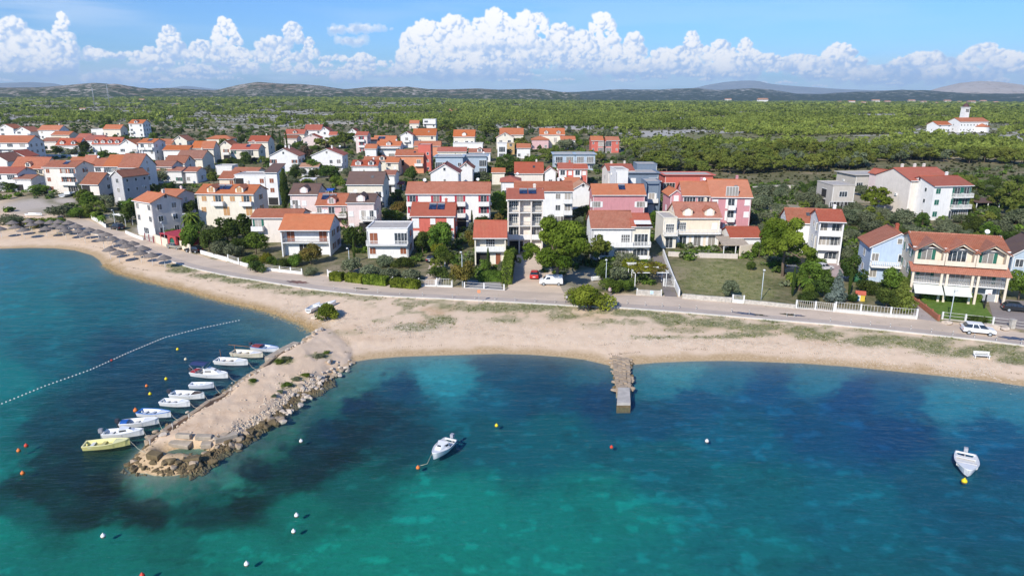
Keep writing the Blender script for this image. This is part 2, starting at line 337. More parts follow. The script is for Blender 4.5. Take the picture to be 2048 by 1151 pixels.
# ---------------------------------------------------------------- ground: one sheet from the sea bed to the hills
SEA = [(60,965,0,44,52),(90,915,0,48,58),(165,1010,0,42,50),(470,985,0,44,52),(600,935,0,46,58),(655,895,0,40,54),(700,850,0,42,58),(745,825,2,48,66),(150,880,0,46,58),(40,1010,0,78,80),(0,508,40,112,132),(150,512,62,112,128),(60,600,6,106,116),(200,600,12,92,106),(330,595,56,90,108),(100,700,0,88,102),(0,750,0,112,116),(250,700,5,62,86),(400,640,34,78,102),(520,655,70,95,110),(600,672,80,100,110),
 (0,830,0,98,102),(100,850,0,62,76),(200,800,0,56,74),(300,760,0,54,78),(400,720,0,56,80),(500,690,20,70,90),(0,920,0,104,102),(50,900,0,90,92),(120,930,0,42,55),(200,960,0,34,46),(290,1005,0,38,48),(120,990,0,50,58),(360,975,20,94,88),(330,962,52,112,100),
 (420,975,8,80,78),(450,945,62,116,105),(400,1010,0,56,62),(500,930,0,40,54),(520,888,46,88,82),(570,858,50,92,86),(610,890,0,44,60),(550,960,0,56,62),(640,860,0,52,68),(0,1050,0,112,104),(0,1150,0,104,100),(200,1060,0,104,98),(200,1150,0,104,98),
 (330,1060,0,92,88),(450,1080,0,108,100),(600,1000,0,98,92),(700,1100,0,116,106),(700,950,0,84,86),(900,1000,0,118,112),(900,1150,0,116,108),(1100,1100,0,114,110),(1200,1000,0,112,110),(1300,1150,0,104,108),(1500,1100,0,98,108),(1500,950,0,92,106),
 (1700,1000,0,90,110),(1700,1150,0,86,102),(2048,1150,0,78,98),(2048,1000,0,76,102),(1900,950,0,76,102),(705,748,84,114,116),(745,735,72,120,130),(690,775,72,105,105),(640,820,30,78,86),(665,800,50,92,92),(660,850,4,48,72),(720,800,4,46,74),(800,765,10,62,92),(880,738,76,134,148),
 (920,760,58,124,140),(1000,732,20,72,100),(960,790,24,84,108),(1100,760,14,66,96),(1180,745,34,88,112),(1200,780,5,60,96),(800,850,0,58,76),(950,850,0,80,96),(1100,850,0,86,102),(1290,765,52,108,128),(1350,738,82,130,145),(1450,742,46,100,126),
 (1400,790,10,76,110),(1550,765,20,76,116),(1650,752,62,110,135),(1700,785,5,66,110),(1800,785,20,82,120),(1900,795,62,120,145),(2048,808,62,116,140),(2000,850,10,80,116),(1800,850,0,64,106),(1600,850,0,70,106),(1500,870,0,86,112),(1300,900,0,86,102),(2048,900,0,70,106),(1300,830,4,70,100),(1060,800,10,72,100)]
def lin(c): c = np.asarray(c, float)/255; return np.where(c <= .04045, c/12.92, ((c+.055)/1.055)**2.4)
# patches on the land, as (centre x, centre y, half width, half height, how strong)
GRASS = [(1000,615,110,9,1),(1080,612,90,10,1),(1130,632,40,6,.8),(1010,640,40,6,.7),(830,655,60,8,.8),(880,640,30,10,.9),(700,588,50,6,.6),(640,585,90,7,.7),(540,572,60,7,.7),(480,560,60,7,.9),(430,552,50,6,1),(370,540,40,7,1),(350,532,30,6,.8),(735,596,40,5,.6),(760,640,20,4,.5),
 (1270,625,60,8,.9),(1340,638,40,12,1),(1420,645,70,10,.9),(1520,655,70,9,.9),(1500,668,80,6,.8),(1600,660,60,10,.8),(1640,670,70,11,.9),(1740,680,80,13,.9),(1850,688,80,14,1),(1870,696,60,12,1),(1960,703,80,14,1),(2040,715,50,15,1),(1320,674,60,5,.8),(1430,674,60,4,1),(1370,660,60,7,.5),
 (1750,660,80,6,.6),(1560,640,50,5,.8),(1900,676,60,7,.7),(2000,692,50,7,.8),(563,722,28,8,1),(505,762,10,9,1),(640,712,28,7,.7),(575,770,22,8,.8),(600,755,20,6,.6),(700,665,40,6,.3)]
EARTH = [(500,790,60,60,.55),(440,830,60,40,.6),(600,730,50,40,.4),(380,862,50,30,.8),(870,622,36,10,1),(855,645,18,14,1),(900,615,40,5,.9),(960,655,60,7,.4),(740,675,60,8,.5),(720,660,50,14,.5),(1130,640,60,8,.4),(1180,635,60,8,.6),(1080,650,60,8,.4),(1040,628,90,8,.4),(1400,655,90,8,.5),(1560,662,70,8,.6),(1660,690,60,8,.5),(1640,680,60,7,.6),(460,780,60,20,.3),(430,830,80,18,.5),(400,862,60,12,.9),(500,820,60,10,.7),(1065,545,40,60,.55),(660,735,40,20,.3)]
LOT = [(1440,560,110,40,1),(1500,585,60,20,1),(880,560,30,50,.6),(930,600,10,4,.2)]
GRAVEL = [(60,412,80,14,1),(130,402,30,8,1),(1060,530,32,60,1),(1110,575,60,14,.6),(1180,560,70,22,.5),(300,460,40,14,1),(235,432,40,10,.8),(1660,420,200,14,.5),(1750,395,90,14,.5)]
def patch(L, px, py, n):
    r = np.zeros(px.shape)
    for cx, cy, a, b, k in L: r = np.maximum(r, k*sm(1.25, .45, np.hypot((px-cx)/a, (py-cy)/b)+(n-.5)*1.1))
    return r
NA, NR = 800, 600
ang = np.linspace(R(-60), R(60), NA); rad = np.concatenate([np.geomspace(28, 420, 400), np.geomspace(425, 9500, NR-400)])
A_, R_ = np.meshgrid(ang, rad); GX = (R_*np.sin(A_)).ravel(); GY = (R_*np.cos(A_)).ravel()
GZ = hgt(GX, GY); near = GY < 200
GPX, GPY = proj(GX, GY, GZ); S_ = sd_main(GX, GY); SP_ = np.full(GX.shape, -1e3); SP_[near] = sd_spit(GX[near], GY[near])
GZ = GZ+np.where((GZ > .3) & (S_ < 12), (fbm(GX*1.3, GY*1.3, 3, 2)-.5)*.16, 0)
GZ = GZ+np.where((SP_ > .8) & (S_ < 0), (fbm(GX*.8, GY*.8, 3, 12)-.5)*.16, 0)
nn = fbm(GX/2.2, GY/2.2, 4, 1); n2 = fbm(GX/9, GY/9, 3, 6)
grass = np.minimum(1, 1.25*patch(GRASS, GPX, GPY, nn)); band = sm(9, 15, S_)*sm(27, 21, S_); grass = np.maximum(grass, band*sm(.5, .66, nn)*.8)*(S_ < 40)
earth = patch(EARTH, GPX, GPY, nn)
UPE = np.array([(118,431),(175,440),(224,459),(279,472),(338,494.5),(424,520),(550,541),(656,554),(754,567.5),(927,576),(1132,588),(1356,594),(1461,606),(1587,616),(1832,638),(2048,667),(2300,700),(2700,765)])
inland = sm(0, 7, np.interp(GPX, UPE[:, 0], UPE[:, 1])-GPY+(nn-.5)*8)*sm(60, 200, GPX+S_*2); yard = inland*sm(700, 420, S_); lot = patch(LOT, GPX, GPY, n2); grav = patch(GRAVEL, GPX, GPY, n2)
plain = sm(230, 300, S_)*sm(0, 14, np.interp(GPX, [-500, 0, 300, 500, 700, 900, 1160, 1240, 1330, 1430, 1520, 1700, 1800, 2048, 2500], [250, 256, 262, 270, 255, 265, 268, 310, 355, 360, 360, 352, 340, 340, 340])-GPY)
rockn = fbm(GX/46, GY/17, 4, 15); rocks = sm(.525, .60, rockn)
def cattr(me, name, rgba):
    a = me.color_attributes.new(name, 'FLOAT_COLOR', 'POINT'); a.data.foreach_set('color', rgba.astype(np.float32).ravel())
# sea bed colours: sand, sea grass and stones below the water
wx = (fbm(GX/5, GY/5, 4, 70)-.5)*56+(fbm(GX/.9, GY/.9, 4, 72)-.5)*44; wy = (fbm(GX/5, GY/5, 4, 80)-.5)*36+(fbm(GX/.9, GY/.9, 4, 82)-.5)*28
sea = np.zeros((len(GX), 3)); wt = np.zeros(len(GX)); uw = (GZ < .3) & near
sx_, sy_ = proj(GX[uw], GY[uw], np.zeros(uw.sum())); sx_ += wx[uw]; sy_ += wy[uw]; acc = np.zeros((uw.sum(), 3)); w_ = np.zeros(uw.sum())
for px, py, r, g, b in SEA:
    k = 1/(((px-sx_)**2+((py-sy_)*1.7)**2)+90)**2.4; acc += k[:, None]*lin((r, g, b)); w_ += k
sea[uw] = acc/w_[:, None]
sea = np.clip((sea-np.array([.003, .006, .024]))*np.array([.45, 1.10, 1.0])/.93, .0015, 1)
blot = sm(.56, .76, fbm(GX/3.1, GY/2.2, 5, 90)); sea = sea*(1-.20*blot[:, None])
pale = sm(.60, .76, fbm(GX/1.7, GY/1.3, 4, 95))*sm(-1.5, -14, S_); sea = sea*(1+.5*pale[:, None])
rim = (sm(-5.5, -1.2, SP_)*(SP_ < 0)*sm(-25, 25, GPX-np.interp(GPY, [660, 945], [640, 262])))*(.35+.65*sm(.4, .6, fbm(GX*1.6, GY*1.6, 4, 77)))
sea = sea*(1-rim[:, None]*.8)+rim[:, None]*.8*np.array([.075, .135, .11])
shal = np.exp(np.minimum(GZ, 0)/.22)[:, None]; sea = sea*(1-shal*.8)+shal*.8*np.array([.24, .21, .17])
zone = np.stack([grass, earth, np.maximum(yard*(1-plain), lot*0), plain], 1)
zone2 = np.stack([lot, grav, rocks, sm(.30, .10, GZ+(nn-.5)*.22)*(S_ < 6)], 1); zone2[:, 3] = np.maximum(zone2[:, 3], (SP_ > 0)*(S_ < -10)*sm(872, 900, GPY+(nn-.5)*20)*.9)
idx = np.arange(NA*NR).reshape(NR, NA)
quads = np.stack([idx[:-1, :-1], idx[:-1, 1:], idx[1:, 1:], idx[1:, :-1]], -1).reshape(-1, 4)
def ground_material():
    m, nt, N, L = nodes('ground')
    def at(n):
        a = N('ShaderNodeAttribute'); a.attribute_name = n; s = N('ShaderNodeSeparateColor'); L(a.outputs['Color'], s.inputs[0]); return a, s
    a1, z1 = at('zone'); a2, z2 = at('zone2'); a3, z3 = at('seabed')
    fine = noise(nt, 3.2, 5, .7); peb = noise(nt, 7, 3, .8); mid = noise(nt, .7, 5, .65); big = noise(nt, .10, 5, .6); streak = noise(nt, .5, 5, .7, sx=(.35, 1.6, 1))
    def rp(f, a, b): return ramp(nt, f, [(a, (0, 0, 0)), (b, (1, 1, 1))])
    sand = mixc(nt, rp(mid, .3, .7), (.655, .465, .30), (.755, .56, .395)); sand = mixc(nt, mth(nt, 'MULTIPLY', rp(peb, .56, .70), .3), sand, (.44, .36, .28)); sand = mixc(nt, mth(nt, 'MULTIPLY', rp(peb, .44, .30), .3), sand, (.76, .64, .50))
    wet = mixc(nt, rp(fine, .35, .65), (.40, .27, .14), (.60, .44, .27)); c = mixc(nt, a2.outputs['Alpha'], sand, wet)
    er = mixc(nt, rp(fine, .3, .7), (.46, .29, .16), (.68, .475, .305)); c = mixc(nt, mth(nt, 'MULTIPLY', z1.outputs[1], rp(mid, .30, .62)), c, er)
    gr = mixc(nt, rp(mid, .35, .7), (.10, .13, .045), (.26, .25, .11)); gr = mixc(nt, rp(fine, .5, .75), gr, (.36, .32, .21))
    c = mixc(nt, mth(nt, 'MULTIPLY', z1.outputs[0], rp(fine, .30, .50)), c, gr)
    yd = mixc(nt, rp(mid, .35, .65), (.085, .10, .035), (.24, .20, .115)); yd = mixc(nt, rp(big, .5, .7), yd, (.34, .27, .185)); yd = mixc(nt, mth(nt, 'MULTIPLY', rp(fine, .5, .7), .6), yd, (.06, .08, .022))
    c = mixc(nt, z1.outputs[2], c, yd)
    lo = mixc(nt, rp(mid, .35, .65), (.15, .17, .055), (.30, .27, .13)); lo = mixc(nt, rp(fine, .55, .75), lo, (.42, .37, .27)); c = mixc(nt, z2.outputs[0], c, lo)
    gv = mixc(nt, rp(fine, .35, .65), (.42, .36, .30), (.58, .50, .42)); c = mixc(nt, z2.outputs[1], c, gv)
    pl = mixc(nt, rp(mid, .35, .65), (.11, .135, .045), (.22, .225, .10)); pl = mixc(nt, rp(big, .40, .66), pl, (.26, .215, .135))
    rk = mixc(nt, rp(streak, .35, .65), (.30, .28, .25), (.58, .55, .51)); pl = mixc(nt, mth(nt, 'MULTIPLY', z2.outputs[2], rp(fine, .25, .5)), pl, rk)
    c = mixc(nt, a1.outputs['Alpha'], c, pl)
    geo = N('ShaderNodeNewGeometry'); s = N('ShaderNodeSeparateXYZ'); L(geo.outputs['Position'], s.inputs[0])
    sb = mixc(nt, mth(nt, 'MULTIPLY', rp(noise(nt, 1.9, 5, .75, sx=(.7, 1.2, 1)), .50, .72), .42), a3.outputs['Color'], mixc(nt, 1, a3.outputs['Color'], (1.8, 1.5, 1.4), 'MULTIPLY'))
    sb = mixc(nt, mth(nt, 'MULTIPLY', rp(noise(nt, 1.4, 4, .6), .5, .7), .35), sb, mixc(nt, 1, sb, (.4, .45, .5), 'MULTIPLY'))
    c = mixc(nt, mth(nt, 'LESS_THAN', s.outputs[2], -.02), c, sb)
    fin(nt, c, .95, .1, 0, fine, .5, .10); return m
gm = np_mesh('ground', np.stack([GX, GY, GZ], 1), quads, ground_material(), True)
cattr(gm, 'zone', zone); cattr(gm, 'zone2', zone2); cattr(gm, 'seabed', np.concatenate([sea, np.ones((len(GX), 1))], 1))
tag(link('ground', gm), kind='structure')

def water():
    m, nt, N, L = nodes('sea_water')
    n1 = noise(nt, 1.5, 4, .62, sx=(.55, 1.3, 1)); n2 = noise(nt, .35, 3, .6, sx=(.6, 1.5, 1)); h = mth(nt, 'ADD', n1, mth(nt, 'MULTIPLY', n2, 2.2))
    b = N('ShaderNodeBump'); b.inputs['Strength'].default_value = .55; b.inputs['Distance'].default_value = .20; L(h, b.inputs['Height'])
    fr = N('ShaderNodeFresnel'); fr.inputs[0].default_value = 1.33; L(b.outputs[0], fr.inputs[1])
    g = N('ShaderNodeBsdfGlossy'); g.inputs['Roughness'].default_value = .06; g.inputs[0].default_value = (.30, .45, .56, 1); L(b.outputs[0], g.inputs['Normal'])
    t = N('ShaderNodeBsdfTransparent'); t.inputs[0].default_value = (.90, .97, .97, 1)
    geo = N('ShaderNodeNewGeometry'); fac = mth(nt, 'MULTIPLY', fr.outputs[0], mth(nt, 'SUBTRACT', 1.0, geo.outputs['Backfacing']))
    ms = N('ShaderNodeMixShader'); L(fac, ms.inputs[0]); L(t.outputs[0], ms.inputs[1]); L(g.outputs[0], ms.inputs[2])
    o = N('ShaderNodeOutputMaterial'); L(ms.outputs[0], o.inputs[0])
    mb = MB(); mb.add([(-420, -60, 0), (420, -60, 0), (420, 330, 0), (-420, 330, 0)], [(0, 1, 2, 3)]); tag(mb.build('sea', m), kind='structure')
water()

# ---------------------------------------------------------------- road along the shore
def resample(P, n):
    P = np.array(P, float); d = np.concatenate([[0], np.cumsum(np.hypot(*np.diff(P, axis=0).T))]); t = np.linspace(0, d[-1], n)
    return np.stack([np.interp(t, d, P[:, 0]), np.interp(t, d, P[:, 1])], 1)
LOW = [(100,444),(150,459),(218,475),(287,502),(340,522),(381,536),(450,551),(549,567),(640,581),(731,590.5),(815,595),(898,599),(1010,604),(1100,609.5),(1160,613),(1256,617),(1378,626),(1517,638),(1660,649.5),(1821,666),(1955,680),(2048,692),(2300,728),(2700,800)]
UPP = [(118,431),(175,440),(224,459),(279,472),(306,479),(338,494.5),(385,508),(424,520),(472,528),(550,541),(602,547),(656,554),(754,567.5),(840,573),(927,576),(1007,581),(1132,588),(1275,592),(1356,594),(1461,606),(1587,616),(1671,624),(1832,638),(1917,650),(2022,663),(2048,667),(2300,700),(2700,765)]
LOWW = np.array([G(*p)[:2] for p in LOW]); UPW = np.array([G(*p)[:2] for p in UPP])
nR = 420; lo = resample(LOWW, nR); up = resample(UPW, nR)
for _ in range(8): up[1:-1] = (up[:-2]+2*up[1:-1]+up[2:])/4; lo[1:-1] = (lo[:-2]+2*lo[1:-1]+lo[2:])/4
def sheet(name, rows, mat, dz, skirt=.25, kind='structure'):
    """a sheet laid over the land: rows of xy points"""
    rows = np.array(rows); n, k, _ = rows.shape; z = hgt(rows[..., 0].ravel(), rows[..., 1].ravel())+dz
    v = np.concatenate([rows.reshape(-1, 2), z[:, None]], 1); I = np.arange(n*k).reshape(n, k)
    f = np.stack([I[:-1, :-1], I[1:, :-1], I[1:, 1:], I[:-1, 1:]], -1).reshape(-1, 4)
    ed = np.concatenate([I[:, 0], I[-1, 1:], I[::-1, -1][1:], I[0, ::-1][1:]]); m = len(v); v2 = v[ed].copy(); v2[:, 2] -= skirt
    a = np.arange(len(ed)-1); fs = np.stack([ed[:-1], ed[1:], m+a+1, m+a], -1)
    me = np_mesh(name, np.concatenate([v, v2]), np.concatenate([f, fs]), mat, False)
    o = link(name, me); return tag(o, kind=kind) if kind else o
def asphalt(name, col, var=.12):
    m, nt, N, L = nodes(name); n = noise(nt, .18, 6, .6, sx=(.6, 1.6, 1)); n2 = noise(nt, 4, 4, .7); n3 = noise(nt, .6, 5, .7)
    c = mixc(nt, ramp(nt, n, [(.35, (0, 0, 0)), (.65, (1, 1, 1))]), tuple(x*(1-var) for x in col), tuple(x*(1+var) for x in col))
    c = mixc(nt, mth(nt, 'MULTIPLY', ramp(nt, n2, [(.5, (0, 0, 0)), (.8, (1, 1, 1))]), .4), c, tuple(x*.62 for x in col))
    c = mixc(nt, mth(nt, 'MULTIPLY', ramp(nt, n3, [(.60, (0, 0, 0)), (.66, (1, 1, 1))]), .25), c, tuple(x*.72 for x in col))
    fin(nt, c, .9, .2, 0, n2, .3, .02); return m
ASPH = asphalt('asphalt', (.57, .455, .35)); ASPH2 = asphalt('promenade_asphalt', (.45, .375, .315)); SANDY = asphalt('packed_dirt', (.66, .52, .39), .12)
tt = np.linspace(.30, 1, 8); sheet('road', [[lo[i]+(up[i]-lo[i])*t for t in tt] for i in range(nR)], ASPH, .10)
tt = np.linspace(0.02, .295, 4); sheet('footpath', [[lo[i]+(up[i]-lo[i])*t for t in tt] for i in range(nR)], ASPH2, .115)
KERB = paint('kerb_concrete', (.58, .54, .48), .9, .12, 1)
kr = [[lo[i]+(up[i]-lo[i])*t for t in (-.025, .018)] for i in range(nR)]; sheet('kerb', kr, KERB, .20, .35)
def patch_sheet(name, pts, mat, dz, n=14, kind='structure'):
    """quad patch from four photo corners: bottom left, bottom right, top right, top left"""
    a, b, c, d = [np.array(G(*p)[:2]) for p in pts]
    rows = [[(a*(1-u)+b*u)*(1-t)+(d*(1-u)+c*u)*t for u in np.linspace(0, 1, n)] for t in np.linspace(0, 1, n)]
    rows = np.array(rows)[:, ::-1]; return sheet(name, rows, mat, dz, .2, kind)

# ---------------------------------------------------------------- hills behind the plain
def hills(name, D, prof, wid, mat, amp, seed):
    prof = np.array(prof, float); n = 620; px = np.linspace(prof[0, 0], prof[-1, 0], n); py = np.interp(px, prof[:, 0], prof[:, 1])
    k = np.ones(5)/5; py = np.convolve(np.pad(py, 2, 'edge'), k, 'valid'); m = 34; V = np.zeros((m, n, 3))
    az = np.arctan2((px-CX)/FPX, math.cos(TH)+(CY-py)/FPX*math.sin(TH))
    dr = np.array([ray(a, b) for a, b in zip(px, py)]); el = dr[:, 2]/np.hypot(dr[:, 0], dr[:, 1]); top = CAMH+D*el
    for j in range(m):
        t = j/(m-1)*2-1; r = D+t*wid; x = r*np.sin(az); y = r*np.cos(az)
        nz_ = fbm(x/(wid*.28), y/(wid*.28), 5, seed)-.5; q = np.clip(1-abs(t)**1.5, 0, 1); base = 2.0
        V[j] = np.stack([x, y, base+(top-base)*q+nz_*amp*np.minimum(1, abs(t)*2.2)*q*2], 1)
    I = np.arange(m*n).reshape(m, n); f = np.stack([I[:-1, :-1], I[:-1, 1:], I[1:, 1:], I[1:, :-1]], -1).reshape(-1, 4)
    tag(link(name, np_mesh(name, V.reshape(-1, 3), f, mat, True)), kind='structure')
def hillmat(name, a, b, c, s, bias=.5):
    m, nt, N, L = nodes(name); n = noise(nt, s, 8, .7); n2 = noise(nt, s*8, 4, .72)
    g_ = nt.nodes.new('ShaderNodeNewGeometry'); s_ = nt.nodes.new('ShaderNodeSeparateXYZ'); nt.links.new(g_.outputs['Position'], s_.inputs[0]); hz_ = nt.nodes.new('ShaderNodeMapRange'); hz_.inputs[1].default_value = 15; hz_.inputs[2].default_value = 75; hz_.inputs[3].default_value = .10; hz_.inputs[4].default_value = -.02; nt.links.new(s_.outputs[2], hz_.inputs[0])
    k = ramp(nt, mth(nt, 'SUBTRACT', n2, hz_.outputs[0]), [(bias-.05, (0, 0, 0)), (bias+.03, (1, 1, 1))]); col = mixc(nt, ramp(nt, n, [(.4, (0, 0, 0)), (.6, (1, 1, 1))]), b, c)
    fin(nt, mixc(nt, k, a, col), .95, .1); return m
hills('hills', 3600, [(-700,176),(-300,174),(0,175.5),(80,175),(140,170),(190,165.5),(220,168),(280,178),(340,176),(400,179),(430,181),(480,169),(515,163.5),(560,167),(600,167.5),(640,171),(690,178),(740,173.5),(800,174.5),(850,178),(900,179.5),(950,177),(1000,179),(1070,177.5),(1110,184),(1160,190)], 900,
      hillmat('dry_hillside', (.040, .058, .020), (.24, .175, .115), (.44, .385, .325), .0042, .525), 40, 3)
hills('hills', 5200, [(900,186),(1000,185),(1100,184),(1140,184.5),(1190,182),(1240,178.5),(1270,179.5),(1330,180),(1390,177),(1440,181),(1500,176.5),(1540,178.5),(1590,187),(1640,188),(1700,184.5),(1760,183),(1800,180.5),(1860,181),(1890,185),(1950,189),(2048,188),(2400,184),(2800,184)], 1300,
      hillmat('scrub_hillside', (.03, .048, .03), (.14, .13, .10), (.38, .36, .325), .003, .55), 40, 5)
hills('hills', 8200, [(1760,190),(1850,184),(1880,175),(1920,166),(1960,162),(2000,164),(2048,170),(2120,175),(2200,178),(2400,182)], 1500, hillmat('bare_hillside', (.20, .17, .12), (.42, .34, .27), (.48, .42, .36), .002, .42), 20, 8)
hills('mountains', 17000, [(-300,176),(-100,168),(0,166),(60,164),(110,167),(150,176),(330,177),(370,171.5),(430,178),(700,184),(1340,184),(1380,178),(1420,169),(1450,164),(1490,161),(1515,161.5),(1540,168),(1600,173),(1680,178),(1760,181),(1900,184)], 2500, hillmat('far_mountain', (.14, .14, .12), (.2, .19, .16), (.26, .24, .2), .0008), 60, 9)

# ---------------------------------------------------------------- trees
def foliage(name, dark, light, trans=.25, scale=1.1):
    m, nt, N, L = nodes(name); n = noise(nt, scale, 3, .6) if scale > .3 else mth(nt, 'ADD', mth(nt, 'MULTIPLY', noise(nt, .03, 3, .6), .6), mth(nt, 'MULTIPLY', noise(nt, .4, 3, .6), .4)); oi = N('ShaderNodeObjectInfo')
    c = mixc(nt, ramp(nt, n, [(.38, (0, 0, 0)), (.64, (1, 1, 1))]), dark, light)
    hs = N('ShaderNodeHueSaturation'); L(c, hs.inputs['Color'])
    mr = N('ShaderNodeMapRange'); mr.inputs[3].default_value = .78; mr.inputs[4].default_value = 1.25; L(oi.outputs['Random'], mr.inputs[0]); L(mr.outputs[0], hs.inputs['Value'])
    mr2 = N('ShaderNodeMapRange'); mr2.inputs[3].default_value = .485; mr2.inputs[4].default_value = .515; L(mth(nt, 'FRACT', mth(nt, 'MULTIPLY', oi.outputs['Random'], 7.3)), mr2.inputs[0]); L(mr2.outputs[0], hs.inputs['Hue'])
    d = N('ShaderNodeBsdfDiffuse'); t = N('ShaderNodeBsdfTranslucent'); L(hs.outputs[0], d.inputs[0]); L(hs.outputs[0], t.inputs[0])
    ms = N('ShaderNodeMixShader'); ms.inputs[0].default_value = trans; L(d.outputs[0], ms.inputs[1]); L(t.outputs[0], ms.inputs[2])
    o = N('ShaderNodeOutputMaterial'); L(ms.outputs[0], o.inputs[0]); return m
FOL = {'pine': foliage('pine_needles', (.075, .115, .014), (.28, .34, .045)), 'olive': foliage('olive_leaves', (.11, .135, .07), (.24, .26, .15)),
       'dark': foliage('dark_leaves', (.045, .075, .018), (.14, .19, .04), .35), 'green': foliage('garden_leaves', (.08, .13, .02), (.21, .30, .05), .35),
       'yellow': foliage('yellow_green_leaves', (.13, .15, .015), (.33, .33, .04)), 'blue': foliage('silver_needles', (.11, .145, .12), (.25, .30, .26)),
       'dry': foliage('brown_leaves', (.085, .055, .035), (.20, .13, .085)), 'wood': foliage('wood_needles', (.12, .15, .03), (.36, .40, .085), .45, .22), 'rust': foliage('rusty_green_leaves', (.09, .10, .02), (.25, .17, .05))}
BARK = paint('bark', (.17, .125, .09), .95, .3, 3, bump=.5)
def leaves(lobes, n, size, rng, up=.25, jit=.55):
    """leaf-sized triangles over the lobes of a crown: lobes rows are x y z rx ry rz"""
    lobes = np.array(lobes, float); w = lobes[:, 3]*lobes[:, 4]; k = rng.choice(len(lobes), n, p=w/w.sum()); Lb = lobes[k]
    d = rng.normal(size=(n, 3)); d[:, 2] += up; d /= np.linalg.norm(d, axis=1)[:, None]
    rr = rng.uniform(.62, 1.08, n)[:, None]; p = Lb[:, :3]+d*Lb[:, 3:6]*rr
    nr = d+rng.normal(size=(n, 3))*jit; nr /= np.linalg.norm(nr, axis=1)[:, None]
    a = np.cross(nr, rng.normal(size=(n, 3))); a /= np.linalg.norm(a, axis=1)[:, None]; b = np.cross(nr, a); s = (size*rng.uniform(.6, 1.4, n))[:, None]
    return np.stack([p+a*s, p-a*s*.5+b*s*.85, p-a*s*.5-b*s*.85], 1)   # n,3,3
def leafmesh(name, T, mat):
    v = T.reshape(-1, 3); f = np.arange(len(v)).reshape(-1, 3); return np_mesh(name, v, f, mat)
def lobes_for(kind, rng):
    L = []
    if kind == 'pine':
        for i in range(26):
            a = rng.uniform(0, 2*PI); r = .42*math.sqrt(rng.uniform(0, 1)); z = .20+.62*math.sqrt(max(0, 1-(r/.50)**2))*rng.uniform(.25, 1); s = rng.choice((.065, .10, .15))*rng.uniform(.85, 1.15); L.append((r*math.cos(a), r*math.sin(a), z, s, s, s*.72))
    elif kind == 'round':
        for i in range(15):
            a = rng.uniform(0, 2*PI); r = .33*math.sqrt(rng.uniform(0, 1)); z = rng.uniform(.30, .82-r*.5); s = rng.uniform(.13, .2); L.append((r*math.cos(a), r*math.sin(a), z, s, s, s*.85))
    elif kind == 'bush':
        for i in range(11):
            a = rng.uniform(0, 2*PI); r = .33*math.sqrt(rng.uniform(0, 1)); z = rng.uniform(.16, .72-r*.8); s = rng.uniform(.16, .24); L.append((r*math.cos(a), r*math.sin(a), z, s, s, s))
    elif kind == 'cone':
        for i in range(26):
            t = i/25; a = i*2.4; r = .30*(1-t)*rng.uniform(.5, 1); s = .17*(1-t)+.045; L.append((r*math.cos(a), r*math.sin(a), .12+.84*t, s, s, s*.55))
    elif kind == 'column':
        for i in range(14):
            t = i/13; s = .15*math.sin(PI*(.12+.80*t))+.03; L.append((rng.uniform(-.03, .03), rng.uniform(-.03, .03), .10+.80*t, s, s, s*1.1))
    return L
TREE = {}
def tree_meshes(kind, fol, var, n, size):
    key = (kind, fol, var)
    if key not in TREE:
        rng = np.random.RandomState(hash_(kind)+var*31); L = lobes_for(kind, rng); cr = leafmesh('crown', leaves(L, n, size, rng), FOL[fol]); mb = MB()
        h = .62 if kind in ('pine', 'round') else .5; th = .022 if kind != 'bush' else .03
        bend = rng.uniform(-.05, .05, 4); mb.tube([(0, 0, -.08), (bend[0]*.4, bend[1]*.4, .18), (bend[2]*.6, bend[3]*.6, h)], [th*1.25, th, th*.5], 7)
        for j in range(6 if kind in ('pine', 'round') else 3):
            l = L[rng.randint(len(L))]; mb.tube([(bend[0]*.4, bend[1]*.4, rng.uniform(.2, .4)), (l[0]*.6, l[1]*.6, l[2]*.75), (l[0], l[1], l[2])], [th*.6, th*.4, th*.15], 5)
        TREE[key] = (cr, mb.mesh('trunk', BARK))
    return TREE[key]
def hash_(s): return sum(ord(c)*(i+3) for i, c in enumerate(s)) % 9973
TREES = []
def tree(name, label, cat, p, h, w, kind, fol, var=None, rng=random, group=None, n=2600, size=.034, fix=True):
    """h metres tall, w metres across"""
    cr, tr = tree_meshes(kind, fol, rng.randrange(4) if var is None else var, n, size)
    o = link(name, None, None, (p[0], p[1], p[2]), rng.uniform(0, 6.28)); tag(o, label, cat, group)
    a = link('crown', cr, o); b = link('trunk', tr, o); a.scale = b.scale = (w, w, h); TREES.append((p[0], p[1], w)); return o

